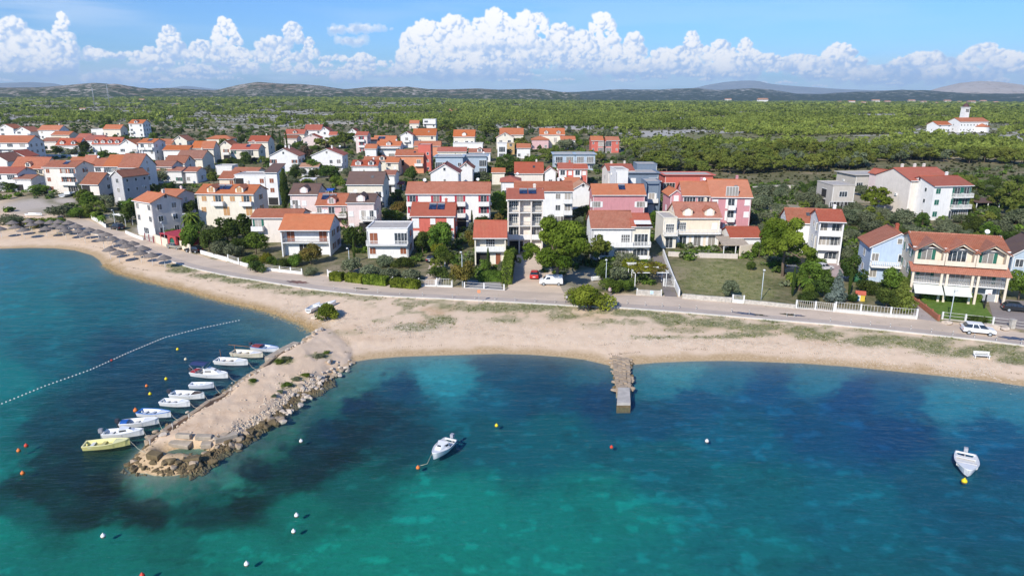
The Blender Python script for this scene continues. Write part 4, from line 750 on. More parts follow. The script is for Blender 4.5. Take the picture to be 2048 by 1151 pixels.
exec_table = [
 # ---- waterfront row
 ('grey gabled three-storey house standing by the bend of the shore road', 268, 302, 400, None, 3, 7.5, -34, 'g', 'warm', 'orange', ('gWg', 'w.w', 'w.w'), 'ww', None, 'C'),
 ('small house behind the grey gabled house, orange roof and dark shaded wall', 312, 352, 392, 379, 2, 8, -10, 'g', 'lightpink', 'orange', ('w.w', 'w.w'), 'w', None, 'C'),
 ('cream apartment house with arched balcony canopies and a wide solar panel', 393, 506, 387, 370, 3, 9, -3, 'g', 'cream', 'orange', ('....', 's.S.S', 'sBsB'), 'w', 'tan', 'mmppplC'),
 ('cream house with green shutters and a low tiled roof beside the walled garden', 503, 600, 435, 419, 2, 8, 0, 'g', 'warm', 'old', ('w..w', 'B..w'), 'w', 'green', 'C'),
 ('white seafront house with bright orange roof and two wide brown doors', 560, 657, 459, 430, 2, 9.5, 0, 'g', 'white', 'orange', ('.O.', '-S.S'), 'ww', 'brown', 'FiC'),
 ('white flat-roofed house with a balcony and blue parasol behind the olive garden', 733, 815, 461, None, 2, 8, 0, 'f', 'white', 'red', ('s..s', '+S.D'), 'w', 'brown', ''),
 ('low coral house with two solar panels on its red roof', 822, 908, 431, 406, 2, 8.5, 0, 'g', 'coral', 'red', ('S...S', 'S.s.S'), 'w', 'white', 'ppC'),
 ('narrow cream seafront house with red roof beside the street lamp', 949, 1011, 474, 442, 2, 8.5, 0, 'g', 'cream', 'red', ('oe', '=.x.'), 'w', 'brown', 'F'),
 ('white four-storey house with stacked balconies and solar panels above the dirt drive', 1015, 1086, 398, 378, 4, 9, 0, 'g', 'warm', 'red', ('o.', '=D.D', '-x.x', '-x.x'), 'w.w', None, 'FcppC'),
 ('long white terrace of four balconied flats under one tiled roof', 813, 979, 387, 365, 3, 9, 0, 'g', 'white', 'old', ('o.o.o.o', 'B.B.B.B.B'.replace('B.B.B.B.B', 'B.B.B.B'), 'B.B.B.B'), 'w', 'red', 'ij'),
 ('white three-storey flats right behind the tall balconied house', 1030, 1145, 382, 364, 3, 9, 0, 'g', 'white', 'old', ('....Do', '....wB', '....wB'), 'w', None, 'Ci'),
 ('white gabled house with pale roof edge between terrace and pink house', 1146, 1186, 379, 367, 2, 9, 0, 'v', 'white', 'tan', ('...', '...'), '', None, ''),
 ('pink two-storey house with long orange roof behind the round pine', 1186, 1290, 389, 369, 2.4, 8, 0, 'g', 'mauve', 'orange', ('B.s..s', 'B.....B'.replace('B', 'W')), 'w', 'white', 'p'),
 ('large white seafront house with mottled red roof and two ground floor arches', 1184, 1265, 455, 423, 2.3, 9.5, 0, 'g', 'white', 'old', ('aa', '=x.x'), 'w', None, ''),
 ('cream annex with balustraded balconies and dark red roof joined to the white arched house', 1265, 1301, 452, 428, 2.4, 8.5, 0, 'g', 'cream', 'red', ('~a', '~D', '.'), '', None, 'A'),
 ('cream villa with a double-peaked dormer and long white balustrade', 1354, 1441, 434.5, 406, 2.2, 9, 0, 'g', 'peach', 'old', ('ddd', '~x..s'), 'w', 'white', 'mmC'),
 ('cream stair wing at the left end of the balustraded villa', 1327, 1354, 440, None, 2.1, 8, 0, 'f', 'cream', 'old', ('d', '~x'), '', None, ''),
 ('small white garden house with red roof beside the tan carport', 1462, 1522, 474, 454, 1, 7, 0, 'g', 'white', 'red', ('o..',), 'w', None, ''),
 ('mauve guest house left wing with white framed windows', 1366, 1422, 390, 364, 3, 9, -4, 'g', 'mauve', 'orange', ('s.s', 's.o', 'DD'), 's', 'white', 'iC'),
 ('mauve guest house right wing with white corner stones', 1424, 1503, 393, 360, 3, 12, -4, 'g', 'mauve', 'orange', ('.W.', 's.B.s', 's.B.s', '.D.')[:4], 's', 'white', 'Ck'),
 ('mauve guest house gabled stair block at its left end', 1341, 1364, 390, 376, 2.8, 8, 0, 'v', 'mauve', 'orange', ('s', 's', 's'), 's', 'white', ''),
 ('white house with arched porch half hidden behind the leaning pine', 1576, 1640, 444, 418, 2.2, 9, -12, 'g', 'white', 'old', ('..a', 'w..'), 'w', None, 'kR'),
 ('white house wing with red roof stepped over a glazed balcony', 1640, 1688, 442, 420, 3, 8.5, -12, 'g', 'white', 'red', ('.a', '=DD', '=W.W'), 'w', None, 'CF'),
 # ---- second and third rows, left to right
 ('white four-window block with brown shutters and stacked balconies by the gravel lot', 86, 150, 334, 322, 3, 8.5, -8, 'g', 'warm', 'old', ('s.O', 's.BB', 's.BB'), 'w', 'brown', 'p'),
 ('unfinished grey house with brown roof and open corner terrace', 162, 196, 367, 346, 2, 8, -12, 'g', 'warm', 'oldbrown', ('oo', 'o.'), 'w', None, 'C'),
 ('tall narrow grey gable house beside the open corner terrace', 222, 244, 352, 342, 3, 9, -24, 'v', 'grey', 'oldbrown', ('e', 'w', 'w'), 'vvv', None, ''),
 ('white stepped modern house on the left edge with wide terraces', -20, 34, 347, 335, 2, 9, -4, 'g', 'white', 'red', ('=D.', '=DD'), 'w', None, ''),
 ('low white house with dark red porch roof at the left edge', 27, 62, 358, 350, 1.4, 7, -4, 'g', 'white', 'oldbrown', ('o.',), 'w', None, ''),
 ('large cream house with a white dormer beneath the left tree row', 22, 88, 336, 313, 2, 9, -4, 'g', 'peach', 'old', ('w..w', 'w..w'), 'w', None, 'm'),
 ('terraced house with pale orange roof left of the green garage door', 134, 160, 329, 315, 2, 8, -4, 'g', 'warm', 'orange', ('w.', 'ww'), '', None, ''),
 ('terraced house with mottled roof and white chimney in the left row', 160, 181, 331, 311, 2, 9, -4, 'g', 'white', 'old', ('g', 'D'), '', 'green', 'C'),
 ('terraced house with low roof and round white tank in the left row', 182, 208, 332, 317, 2, 8, -4, 'g', 'white', 'old', ('w.', '=W'), '', None, 'j'),
 ('terraced house with smooth orange roof in the left row', 208, 236, 332, 311, 3, 9, -4, 'g', 'white', 'orange', ('w.', 'w.', '=DD'), '', None, ''),
 ('terraced house with the tallest browned roof and yellow balcony in the left row', 238, 277, 334, 305, 3, 10, -4, 'g', 'white', 'old', ('BB', 'B.w', '=DD'), 'w', None, 'C'),
 ('large white three-storey house with roof terrace at far left', -18, 56, 285, 272, 3, 10, -4, 'g', 'white', 'orange', ('o.o', '=DDD', '=DDD'), 'www', None, 'C'),
 ('red hipped roof house below the far left white block', 6, 50, 313, 302, 1.5, 8, -4, 'v', 'white', 'red', ('w.w',), 'w', None, ''),
 ('white house with two round dormers in the far left row', 112, 157, 290, 277, 1.6, 8, -3, 'g', 'white', 'red', ('w..w',), '', None, 'mm'),
 ('white pair of houses with four round dormers', 184, 240, 288, 275, 1.6, 8, -3, 'g', 'white', 'red', ('....',), '', None, 'mmmm'),
 ('white gabled house with broad glazed upper floor', 238, 273, 290, 280, 2.4, 9, -3, 'v', 'white', 'orange', ('W.W', '=W.W'), '', None, 'p'),
 ('white three-storey block with arched balconies and solar water panel', 276, 306, 286, 278, 3, 10, -3, 'g', 'white', 'orange', ('a.', 'B.w', 'BB'), 'ww', None, 'p'),
 ('small cream house with plain orange roof right of the arched white block', 309, 342, 289, 279, 1.6, 8, -3, 'g', 'cream', 'orange', ('w.w',), 'w', None, ''),
 ('orange roofed tall cream house with grey side', 346, 373, 281, 272, 2.2, 8, -3, 'v', 'cream', 'orange', ('w', 'w'), 'w', None, ''),
 ('long low white house with red roof in the middle of the left village', 326, 376, 300, 291, 1.8, 8, -3, 'g', 'white', 'orange', ('w.d.w',), 'w', None, ''),
 ('cream house with wide dark red roof and an orange shutter', 352, 404, 317, 301, 1.8, 10, -3, 'g', 'cream', 'oldbrown', ('...s',), 'w', 'tan', 'C'),
 ('brown roofed white house left of the cream garden house', 303, 343, 333, 322, 2, 8, -3, 'g', 'warm', 'oldbrown', ('w..', 'w..'), 'w', None, ''),
 ('white house under an aged brown roof, higher of the two neighbours', 328, 369, 326, 312, 2, 8, -3, 'g', 'warm', 'oldbrown', ('...', '...'), 'w', None, ''),
 ('low white house with red roof and green shutter in the garden lane', 312, 362, 342, 335, 1.5, 7, -3, 'g', 'white', 'old', ('w..w',), 'w', 'green', ''),
 ('small white house with red roof right of the garden lane', 369, 393, 343, 335, 1.4, 7, -3, 'g', 'white', 'old', ('w.',), 'w', None, ''),
 ('cream house with orange roof and white side annex', 382, 421, 296, 283, 2, 9, -3, 'g', 'cream', 'orange', ('...', 'w..'), 'ww', None, ''),
 ('tall cream house in shade side with plain red roof', 402, 426, 297, 283, 2.6, 9, 6, 'g', 'cream', 'orange', ('w', 'w'), 'w', None, ''),
 ('cream gabled house with brown balcony rail', 440, 462, 291, 281, 2.4, 9, 0, 'v', 'cream', 'orange', ('o', 'B'), 'w', 'brown', ''),
 ('cream house with solar panel and white roof terrace', 461, 516, 299, 289, 2, 9, 0, 'g', 'cream', 'red', ('w..oo', 'w.DD.'), 'w', 'green', 'pC'),
 ('tall cream house with tiled porch roof behind the solar panel house', 497, 535, 283, 272, 2.6, 9, 0, 'g', 'cream', 'red', ('w.', 'w.', 'w.'), 'w', None, 'C'),
 ('hip-roofed cream house on the edge of the scrub', 413, 461, 278, 271, 1.5, 8, 0, 'h', 'cream', 'orange', ('w.w',), 'w', None, ''),
 ('wide white gabled house with two attic windows under a browned roof', 539, 595, 312, 298, 2.3, 11, 2, 'v', 'white', 'old', ('w..w', 'B..w', 'ww.')[:2], 'ww', 'brown', 'CC'),
 ('wide white gabled house with air conditioners and corner balconies', 623, 684, 311, 298, 2.4, 11, 2, 'v', 'white', 'red', ('w.wB', 'w.wB'), 'w', None, 'Ci'),
 ('red roofed white house on the low rise behind the pines', 570, 608, 268, 259, 1.5, 8, 0, 'g', 'cream', 'red', ('w.w',), 'w', None, 'm'),
 ('white house with twin red roofs highest on the rise', 609, 642, 260, 250, 2, 9, 0, 'g', 'white', 'red', ('w.w', 'w.w'), 'w', None, 'CC'),
 ('white gabled house at the right end of the rise', 640, 658, 262, 252, 2, 9, 0, 'v', 'white', 'red', ('w', 'w'), 'w', None, ''),
 ('small pink gabled house below the twin red roofs', 606, 638, 276, 269, 1.4, 8, 0, 'v', 'lightpink', 'red', ('w.w',), '', None, ''),
 ('low brown roofed house among cypresses', 569, 593, 277, 271, 1.2, 8, 0, 'g', 'warm', 'oldbrown', ('w.w',), '', None, ''),
 ('white gabled house with red roof left of the pale tower', 695, 716, 266, 257, 1.8, 9, 0, 'v', 'white', 'red', ('w', 'w'), '', None, ''),
 ('pink-grey tower house with stacked loggias', 711, 734, 271, 264, 3, 9, 0, 'g', 'lightpink', 'red', ('w', 'B', 'B'), 'w', 'red', ''),
 ('tiny white house with red roof between dark trees', 658, 673, 270, 264, 1.5, 6, 0, 'g', 'white', 'red', ('w',), '', None, ''),
 ('low house under an orange roof with a long solar panel', 747, 790, 284, 272, 1.4, 9, 0, 'g', 'cream', 'orange', ('w..w',), '', None, 'ppl'),
 ('white house with striped awning and aerial mast', 753, 800, 292, 283, 2, 9, 0, 'g', 'white', 'orange', ('w.Dw', 'B..d'), 'w', None, 'AmC'),
 ('white house with two pointed dormers behind the olive garden', 703, 754, 332, 321, 1.8, 8, 0, 'g', 'white', 'red', ('w.w.', '=....')[:1], 'w', None, 'mmC'),
 ('long low orange roof behind the two-dormer house', 727, 800, 322, 314, 1.5, 7, 0, 'g', 'cream', 'orange', ('....',), '', None, 'm'),
 ('large cream house with grey-brown roof and projecting gable', 694, 765, 368, 344, 2.6, 10, 0, 'g', 'cream', 'brown', ('w..o', 's..B'), 'w', 'white', 'kC'),
 ('white house behind the grey-brown roof with a small balustrade', 767, 789, 350, 342, 2, 8, 0, 'g', 'white', 'old', ('o.', '~w.'), '', None, 'Ci'),
 ('pink and white house with grey-brown roof left of the purple gable', 580, 634, 388, 368, 2.4, 9, 0, 'g', 'lightpink', 'brown', ('O.s', 'Rs.'), 'w', 'white', 'm'),
 ('pink house with patched red tiles and a solar panel', 632, 692, 410, 388, 2, 9, 0, 'g', 'pink', 'old', ('w.w.w', '~w.d.w'), '', None, 'pplm'),
 ('pink-white house with brown roof and a deep balustraded balcony', 694, 747, 405, 388, 2.5, 9, 0, 'g', 'lightpink', 'brown', ('s.oo', 's.TT'), 'w', 'white', 'mj'),
 ('white modern block with flat roof and square windows', 469, 530, 353, None, 3, 9, 0, 'f', 'white', 'red', ('..oo', 'w..w', 'o..s'), 'w', 'brown', ''),
 ('white stair tower with a black solar panel roof', 530, 553, 345, 331, 3.4, 8, 0, 's', 'white', 'brown', ('o', 's', 's', '.'), 'w', 'brown', ''),
 ('cream house with weathered roof behind the modern block', 438, 470, 357, 343, 2, 9, 0, 'g', 'peach', 'old', ('.s', '.s'), 'w', 'brown', ''),
 ('red roof house just behind the flat-roofed modern block', 463, 514, 344, 336, 2, 8, 0, 'g', 'peach', 'orange', ('...',), '', None, ''),
 ('low white flat garage in the hedge garden', 431, 464, 334, None, 1, 6, 0, 'f', 'white', 'red', ('...',), '', None, ''),
 ('white gabled house in the top left corner row', -4, 26, 257, 249, 1.8, 9, -3, 'v', 'white', 'orange', ('W.', 'W.'), 'w', None, ''),
 ('white gabled house with arched terrace in the top left row', 30, 60, 263, 254, 1.8, 10, -3, 'v', 'white', 'orange', ('W.W', '=W.'), 'w', None, ''),
 ('white house with stepped orange roofs right of the arched terrace one', 76, 118, 260, 251, 2, 9, -3, 'g', 'white', 'orange', ('w.D', 'w.B'), 'w', None, 'C'),
 ('low house with pale orange roof below the stepped orange roofs', 102, 138, 270, 263, 1.2, 9, -3, 'g', 'peach', 'orange', ('w..w',), '', None, ''),
 ('small brown-red roofed house with blue shaded side', 152, 176, 276, 268, 1.5, 8, -3, 'g', 'warm', 'red', ('w.w',), '', None, ''),
 ('white house with dark red roof and chimney in the left back row', 168, 202, 281, 271, 1.7, 9, -3, 'g', 'white', 'dark', ('w.w',), '', None, 'C'),
 ('white flat-roofed house on the left edge of the scrub', 182, 214, 260, None, 1.3, 8, -3, 'f', 'white', 'red', ('D.D',), '', None, ''),
 ('cream house with long orange roof joined to the flat-roofed one', 206, 240, 258, 250, 1.6, 8, -3, 'g', 'cream', 'orange', ('w.w',), 'w', None, 'C'),
 ('tall white house alone against the scrub at left', 257, 285, 247, 240, 3, 9, -3, 'g', 'white', 'orange', ('B.w', 'B.w', 'w.w'), 'www', None, 'm'),
 ('brown roof house behind the two-dormer house in the left village', 84, 112, 283, 276, 1.5, 8, -3, 'g', 'warm', 'oldbrown', ('w.',), '', None, ''),
 ('grey-sided white house with wide brown roof at far left', -30, 14, 322, 308, 2, 10, -4, 'v', 'white', 'oldbrown', ('..', 'v.'), 'w', None, ''),
 ('orange roofed white house squeezed behind the low orange roof', 730, 752, 297, 289, 1.8, 8, 0, 'g', 'white', 'orange', ('w.',), 'w', None, ''),
 ('cream house right of the pink-grey tower with bright roof', 737, 752, 283, 276, 1.6, 8, 0, 'g', 'cream', 'orange', ('w',), '', None, ''),
 ('white garden house among trees below the wide white gables', 600, 636, 334, 327, 1.2, 6, 0, 'g', 'white', 'tan', ('w.',), '', None, ''),
 ('cream house half hidden behind the orange house with blue awning', 772, 796, 325, 316, 1.8, 8, 0, 'g', 'cream', 'orange', ('w.', 'w.'), '', None, ''),
 ('white house with terracotta roof behind the pale cubes', 1034, 1060, 296, 288, 1.6, 8, 0, 'g', 'white', 'orange', ('w.w',), 'w', None, ''),
 ('small white gable in the trees left of the bright red house', 1090, 1112, 344, 336, 1.6, 8, 0, 'v', 'white', 'old', ('w',), '', None, ''),
 ('grey low house beside the old orange roofs of the left row', 246, 276, 298, None, 1.6, 7, -3, 'f', 'warm', 'red', ('w.',), '', None, ''),
 # ---- middle
 ('small orange roof house alone on the scrub edge', 819, 837, 247, 241, 1.4, 8, 0, 'g', 'cream', 'orange', ('w.w',), '', None, ''),
 ('small white cube house with roof terrace beside the lone orange roof', 846, 871, 240, None, 2, 8, 0, 'f', 'white', 'red', ('d.w', '=D.'), 'w', None, ''),
 ('white gabled house with triangular attic glazing', 801, 825, 271, 264, 2.2, 9, 0, 'v', 'white', 'red', ('w', 'B'), 'w', None, ''),
 ('cream house with wide orange roof and skylights', 826, 871, 271, 258, 2, 11, 0, 'g', 'cream', 'orange', ('w.B', 'B.w'), 'w', None, 'k'),
 ('cream gabled house with pink balcony front', 907, 949, 273, 260, 2.6, 10, 0, 'g', 'cream', 'orange', ('B..w', 'B.Bw'), 'w', 'white', 'm'),
 ('orange-walled house with plain orange roof behind coral tower', 828, 880, 292, 283, 1.6, 8, 0, 'g', 'orange', 'orange', ('...',), '', None, ''),
 ('coral flat-topped tower house with small square windows', 836, 861, 292, None, 3.6, 7, 0, 'f', 'coral', 'red', ('.v', '.v', '.v'), 'v', None, ''),
 ('orange house with red roof and small blue awning', 791, 846, 311, 300, 2.4, 8, 0, 'g', 'orange', 'old', ('d..', 'o.B'), 'v', None, 'k'),
 ('low cream house with long red roof and dark colonnade', 875, 932, 303, 295, 1.6, 8, 0, 'g', 'cream', 'red', ('ooooo',), 'w', None, ''),
 ('white flat annex with blue shaded garage beneath the pink balcony house', 906, 965, 289, None, 1.6, 7, 0, 'f', 'white', 'red', ('s..g',), '', 'white', ''),
 ('long grey modern building with flat roof and framed loggias', 871, 925, 316, None, 2.4, 9, 0, 'f', 'bluegrey', 'red', ('=DDw', 'DD.w'), 'w', None, 'E'),
 ('white-framed right half of the long modern building', 926, 973, 315, None, 2.2, 9, 0, 'f', 'bluegrey', 'red', ('w.D', 's.D'), 'w', 'white', 'Ei'),
 ('blank white gable house with dark red roof in the village centre', 861, 917, 346, 329, 2.4, 10, 0, 'v', 'white', 'dark', ('...', '.v.'), '', None, ''),
 ('white house with orange roof tucked behind the dark red gable', 918, 945, 337, 325, 2, 10, 0, 'v', 'white', 'old', ('..', '..'), 'w', None, ''),
 ('red roof and white dormer between the modern building and pale cubes', 938, 980, 305, 298, 1.4, 8, 0, 'g', 'white', 'old', ('w.w',), '', None, 'm'),
 ('cream house with broad orange roof and side porches', 1000, 1046, 269, 257, 2.6, 10, 0, 'g', 'cream', 'orange', ('..BB', '..BB'), 'w', None, 'C'),
 ('cream gabled wing with stacked balconies left of the broad orange roof', 993, 1027, 275, 266, 2.3, 6, 0, 'v', 'cream', 'orange', ('BB', 'BB'), '', None, ''),
 ('pale cube house with tall dark windows', 995, 1013, 289, None, 2.2, 7, 0, 'f', 'white', 'red', ('D', 'D'), 'w', None, ''),
 ('ochre cube house with one square window', 1014, 1029, 289, None, 1.6, 7, 0, 'f', 'ochre', 'red', ('w', 'w'), 'w', None, ''),
 ('pink pavilion house with hipped orange roof', 1064, 1097, 280, 272, 1.6, 9, 0, 'h', 'pink', 'orange', ('..w',), 'w', None, ''),
 ('cream house with two pointed dormers at the wood edge', 1080, 1129, 269, 257, 2.4, 10, 0, 'g', 'cream', 'orange', ('w..w', 'w.dw'), 'w', None, 'mm'),
 ('white house with low red roof half behind a bush', 1122, 1150, 280, 273, 1.5, 8, 0, 'g', 'white', 'orange', ('w.w',), '', None, ''),
 ('coral semi-detached house, left one of the pair by the wood', 1183, 1206, 281, 273, 2, 9, 0, 'g', 'coral', 'orange', ('v.D', 'v.D'), '', None, ''),
 ('coral semi-detached house, right one of the pair by the wood', 1213, 1238, 281, 274, 2, 9, 0, 'g', 'coral', 'orange', ('D.v', 'D.v'), 'v', None, ''),
 ('blue-grey modern villa with glass rails and rooftop rooms', 1108, 1150, 311, None, 2, 10, 0, 'f', 'bluegrey', 'red', ('w.D', '-DD'), 'w', None, 'E'),
 ('right half of the blue-grey modern villa with its pale stair core', 1151, 1190, 311, None, 2, 10, 0, 'f', 'bluegrey', 'red', ('D.w', '-DD'), 'w', None, 'E'),
 ('bright red house with red tile roof and deep porches', 1118, 1148, 338, 327, 2, 9, 0, 'g', 'coral', 'red', ('o..', 'Bs'), 'w', 'white', 'C'),
 ('small red house joined to the right of the bright red house', 1149, 1175, 338, 329, 2, 9, 0, 'g', 'coral', 'red', ('o.', 'Bs'), 'w', 'white', ''),
 ('wide brown-red roof among trees behind the tall balconied house', 1030, 1086, 346, 325, 1.5, 10, 0, 'g', 'warm', 'red', ('....',), '', None, 'Ck'),
 ('small orange roof house left of the wide brown-red roof', 984, 1009, 345, 337, 1.4, 8, 0, 'g', 'cream', 'orange', ('..',), '', None, ''),
 ('white house with red hipped roof and garden tables behind the oleander', 1002, 1040, 364, 353, 1.6, 9, 0, 'h', 'white', 'red', ('w.w',), 'w', None, 'i'),
 ('orange roof annex with blank white gable behind the pink house', 1128, 1160, 368, 356, 1.6, 8, 0, 'g', 'peach', 'orange', ('..',), '', None, ''),
 ('white house with red roof and arched niche left of the slate block', 1217, 1268, 342, 329, 2.4, 10, 4, 'g', 'warm', 'red', ('..', '..'), 'w', None, 'CC'),
 ('blank white flat block below the slate-blue house', 1232, 1256, 343, None, 3.2, 9, 3, 'f', 'white', 'red', ('..', '.v'), '', None, ''),
 ('slate-blue modern block with penthouse and white doors', 1257, 1317, 349, None, 2.2, 10, 0, 'f', 'slate', 'red', ('DD', 'S.D'), 'w', 'white', 'E'),
 ('slate-blue penthouse on top of the modern block', 1274, 1314, 331, None, 1.7, 8, 0, 'f', 'slate', 'red', ('Sx',), '', 'white', ''),
 ('slate-blue balcony tower in front of the modern block', 1292, 1321, 367, None, 2.8, 7, 0, 'f', 'slate', 'red', ('S', 'B'), '', 'white', 'F'),
 ('long unfinished brick building with white flat roof by the wood', 1330, 1426, 353, None, 1.5, 9, 0, 'f', 'coral', 'red', ('O.W.w',), '', None, 'E'),
 # ---- right
 ('white apartment house with green shutters, front one of two', 1869, 1944, 372, 353, 3, 11, 8, 'g', 'white', 'red', ('s.DD', 's.TT', 's.TT'), 'vw', 'green', 'C'),
 ('large apartment house with long red roof, rear one of two', 1822, 1907, 361, 336, 3.2, 14, 8, 'g', 'warm', 'red', ('....', '....', '...w'), '.', None, 'CCC'),
 ('pinkish gabled stair wing of the rear red roofed apartment house', 1795, 1812, 353, 345, 3, 12, 8, 'v', 'lightpink', 'red', ('o', 'B', 'B'), '', None, ''),
 ('raw concrete shell of an upper villa floor with white slab roof', 1712, 1784, 353, None, 1.4, 11, 6, 'f', 'bare', 'red', ('W.oo',), '', None, 'E'),
 ('raw concrete shell with open brick lower storey', 1666, 1710, 374, None, 2.2, 10, 0, 'f', 'bare', 'red', ('OO', '.W.'), 'o', None, ''),
]
def build_houses():
    for t in exec_table:
        a = dict(zip(('label', 'xl', 'xr', 'ye', 'yr', 'nf', 'd', 'rot', 'roof', 'wall', 'rc', 'fl', 'side', 'sh', 'opt'), t)); house(**a)
build_houses()

# ---------------------------------------------------------------- houses with a build of their own
def box_part(name, par, mat, *bs, loc=None, rz=None):
    mb = MB()
    for b in bs: mb.box(*b)
    return mb.build(name, mat, par, loc, rz)
def villa():
    H = house('cream seafront villa with three tiled gables, green shutters and two pale awnings', 1829, 2015, 491, 470, 3, 9, -18, 'g', 'villa', 'old', ('....', '-dDd', '...'), 'wvw', 'green', 'i', name='villa')
    w = HOUSES[-1][4]; hw = w/2; He = 3*2.85+.25; wm = stucco(WALL['villa']); z2 = 2*2.85
    for s, tk in ((-1, 'd'), (0, 'D'), (1, 'd')):
        x = s*w*.33; gw = w*.155; mb = MB(); mb.prism([(x-gw, z2+.3), (x+gw, z2+.3), (x+gw, He-.45), (x, He+.75), (x-gw, He-.45)][::-1], -1.0, -.72, 'y')
        mb.build('gable_arch', OPEN_SHADE if False else wm, H) if False else None
        fb = MB()
        for q in (-1, 1): fb.box(x+q*gw-.2, x+q*gw+.2, -1.3, -.003, z2+.3, He-.35)
        fb.prism([(x-gw, He-.50), (x, He+.62), (x+gw, He-.50), (x+gw, He-.05), (x, He+1.05), (x-gw, He-.05)][::-1], -1.3, -1.05, 'y'); fb.box(x-gw+.203, x+gw-.203, -1.3, -1.15, z2+.3, z2+1.1); fb.build('loggia', wm, H)
        rb = MB(); rb.prism([(x-gw-.5, He-.55), (x-gw-.5, He-.38), (x, He+1.28), (x+gw+.5, He-.38), (x+gw+.5, He-.55), (x, He+1.10)], -1.75, 3.2, 'y'); rb.build('gable_roof', roofmat('old', 1), H)
        put_open(H, tk, 'green', False, x-.3, 0, z2+.3)
    sk = MB(); sk.hexa([(-hw-.5, -2.6, z2-.75), (hw+.5, -2.6, z2-.75), (hw+.5, -.003, z2+.25), (-hw-.5, -.003, z2+.25), (-hw-.5, -2.6, z2-.6), (hw+.5, -2.6, z2-.6), (hw+.5, -.003, z2+.4), (-hw-.5, -.003, z2+.4)]); sk.build('porch_roof', roofmat('old'), H)
    link('balcony', balcony_mesh(w+.4, 'r', 2.2), H, (0, 0, 2.85+.22))
    for x in (-hw-.05, -w*.19, -w*.13, w*.14, w*.20, hw+.02): box_part('pillar', H, wm, (x-.17, x+.17, -2.35, -2.05, -.6, z2-.7))
    for x0, x1 in ((-hw+.2, -w*.17), (-w*.155, w*.13)):
        a = MB(); a.hexa([(x0, -4.2, 1.65), (x1, -4.2, 1.65), (x1, -2.2, 2.75), (x0, -2.2, 2.75), (x0, -4.2, 1.7), (x1, -4.2, 1.7), (x1, -2.2, 2.8), (x0, -2.2, 2.8)]); a.build('awning', paint('awning_cream', (.66, .66, .58), .9), H)
    for x, tk in ((-w*.36, 'W'), (-w*.02, 'D'), (w*.21, 'e'), (w*.36, 'g')): put_open(H, tk, 'grey', False, x, 0, .1)
    return H
villa()
HB = house('pale blue house with a curved white gable and balustraded balcony', 1744, 1852, 493, 468, 2.2, 9, -14, 'v', 'blue', 'old', ('w.d..w', '~w..w.x'), 'w', None, 'CR')
HG = house('blue-grey gabled house cut off by the right edge', 2026, 2120, 510, 485, 2, 9, -20, 'v', 'bluegrey', 'brown', ('w..w', 'w.w'), 'w', None, '')
# church with a domed bell tower
CHH = house('white church with red roof, rounded side chapel and domed bell tower', 1921, 1977, 243.5, 236, 2.3, 10, 12, 'g', 'white', 'orange', ('vvvvvvvvv', 'vvvvvvvvv'), 'v', None, '', name='church', cat='church')
w_ = HOUSES[-1][4]
tw = MB(); tw.hexa([(-2.1, -2.1, -2), (2.1, -2.1, -2), (2.1, 2.1, -2), (-2.1, 2.1, -2), (-1.75, -1.75, 15.4), (1.75, -1.75, 15.4), (1.75, 1.75, 15.4), (-1.75, 1.75, 15.4)]); tw.box(-2.1, 2.1, -2.1, 2.1, 15.4, 15.8)
TWR = tw.build('bell_tower', stucco(WALL['white']), CHH, (w_*.12, 11.5, 0)); dm = MB(); dm.lathe([(2.0, 15.8), (1.9, 16.5), (1.3, 17.5), (.5, 18.2), (.08, 18.4), (.08, 19.2)], 14); dm.build('dome', paint('dark_copper', (.10, .05, .05), .6), TWR)
box_part('belfry_opening', TWR, OPEN_SHADE, (-1.2, -.7, -1.95, -1.78, 12.6, 14.6), (-.25, .25, -1.95, -1.78, 12.6, 14.6), (.7, 1.2, -1.95, -1.78, 12.6, 14.6))  # near-black plates, the shade of the bell openings painted on
ap = MB(); k = 12; ap.lathe([(4.6, -2), (4.6, 3.6)], 24, 0, (w_*.28, .2, 0)); ap.build('side_chapel', stucco(WALL['white']), CHH); ap = MB(); ap.lathe([(5.0, 3.55), (5.0, 3.7), (.1, 5.6)], 24, 0, (w_*.28, .2, 0)); ap.build('chapel_roof', roofmat('orange'), CHH)
house('white parish house with red roof just left of the church', 1876, 1903, 250, 243, 1.7, 9, 12, 'g', 'white', 'orange', ('w.w', 'w.w'), 'v', None, '', name='house')
wall_white = stucco((.80, .78, .74))

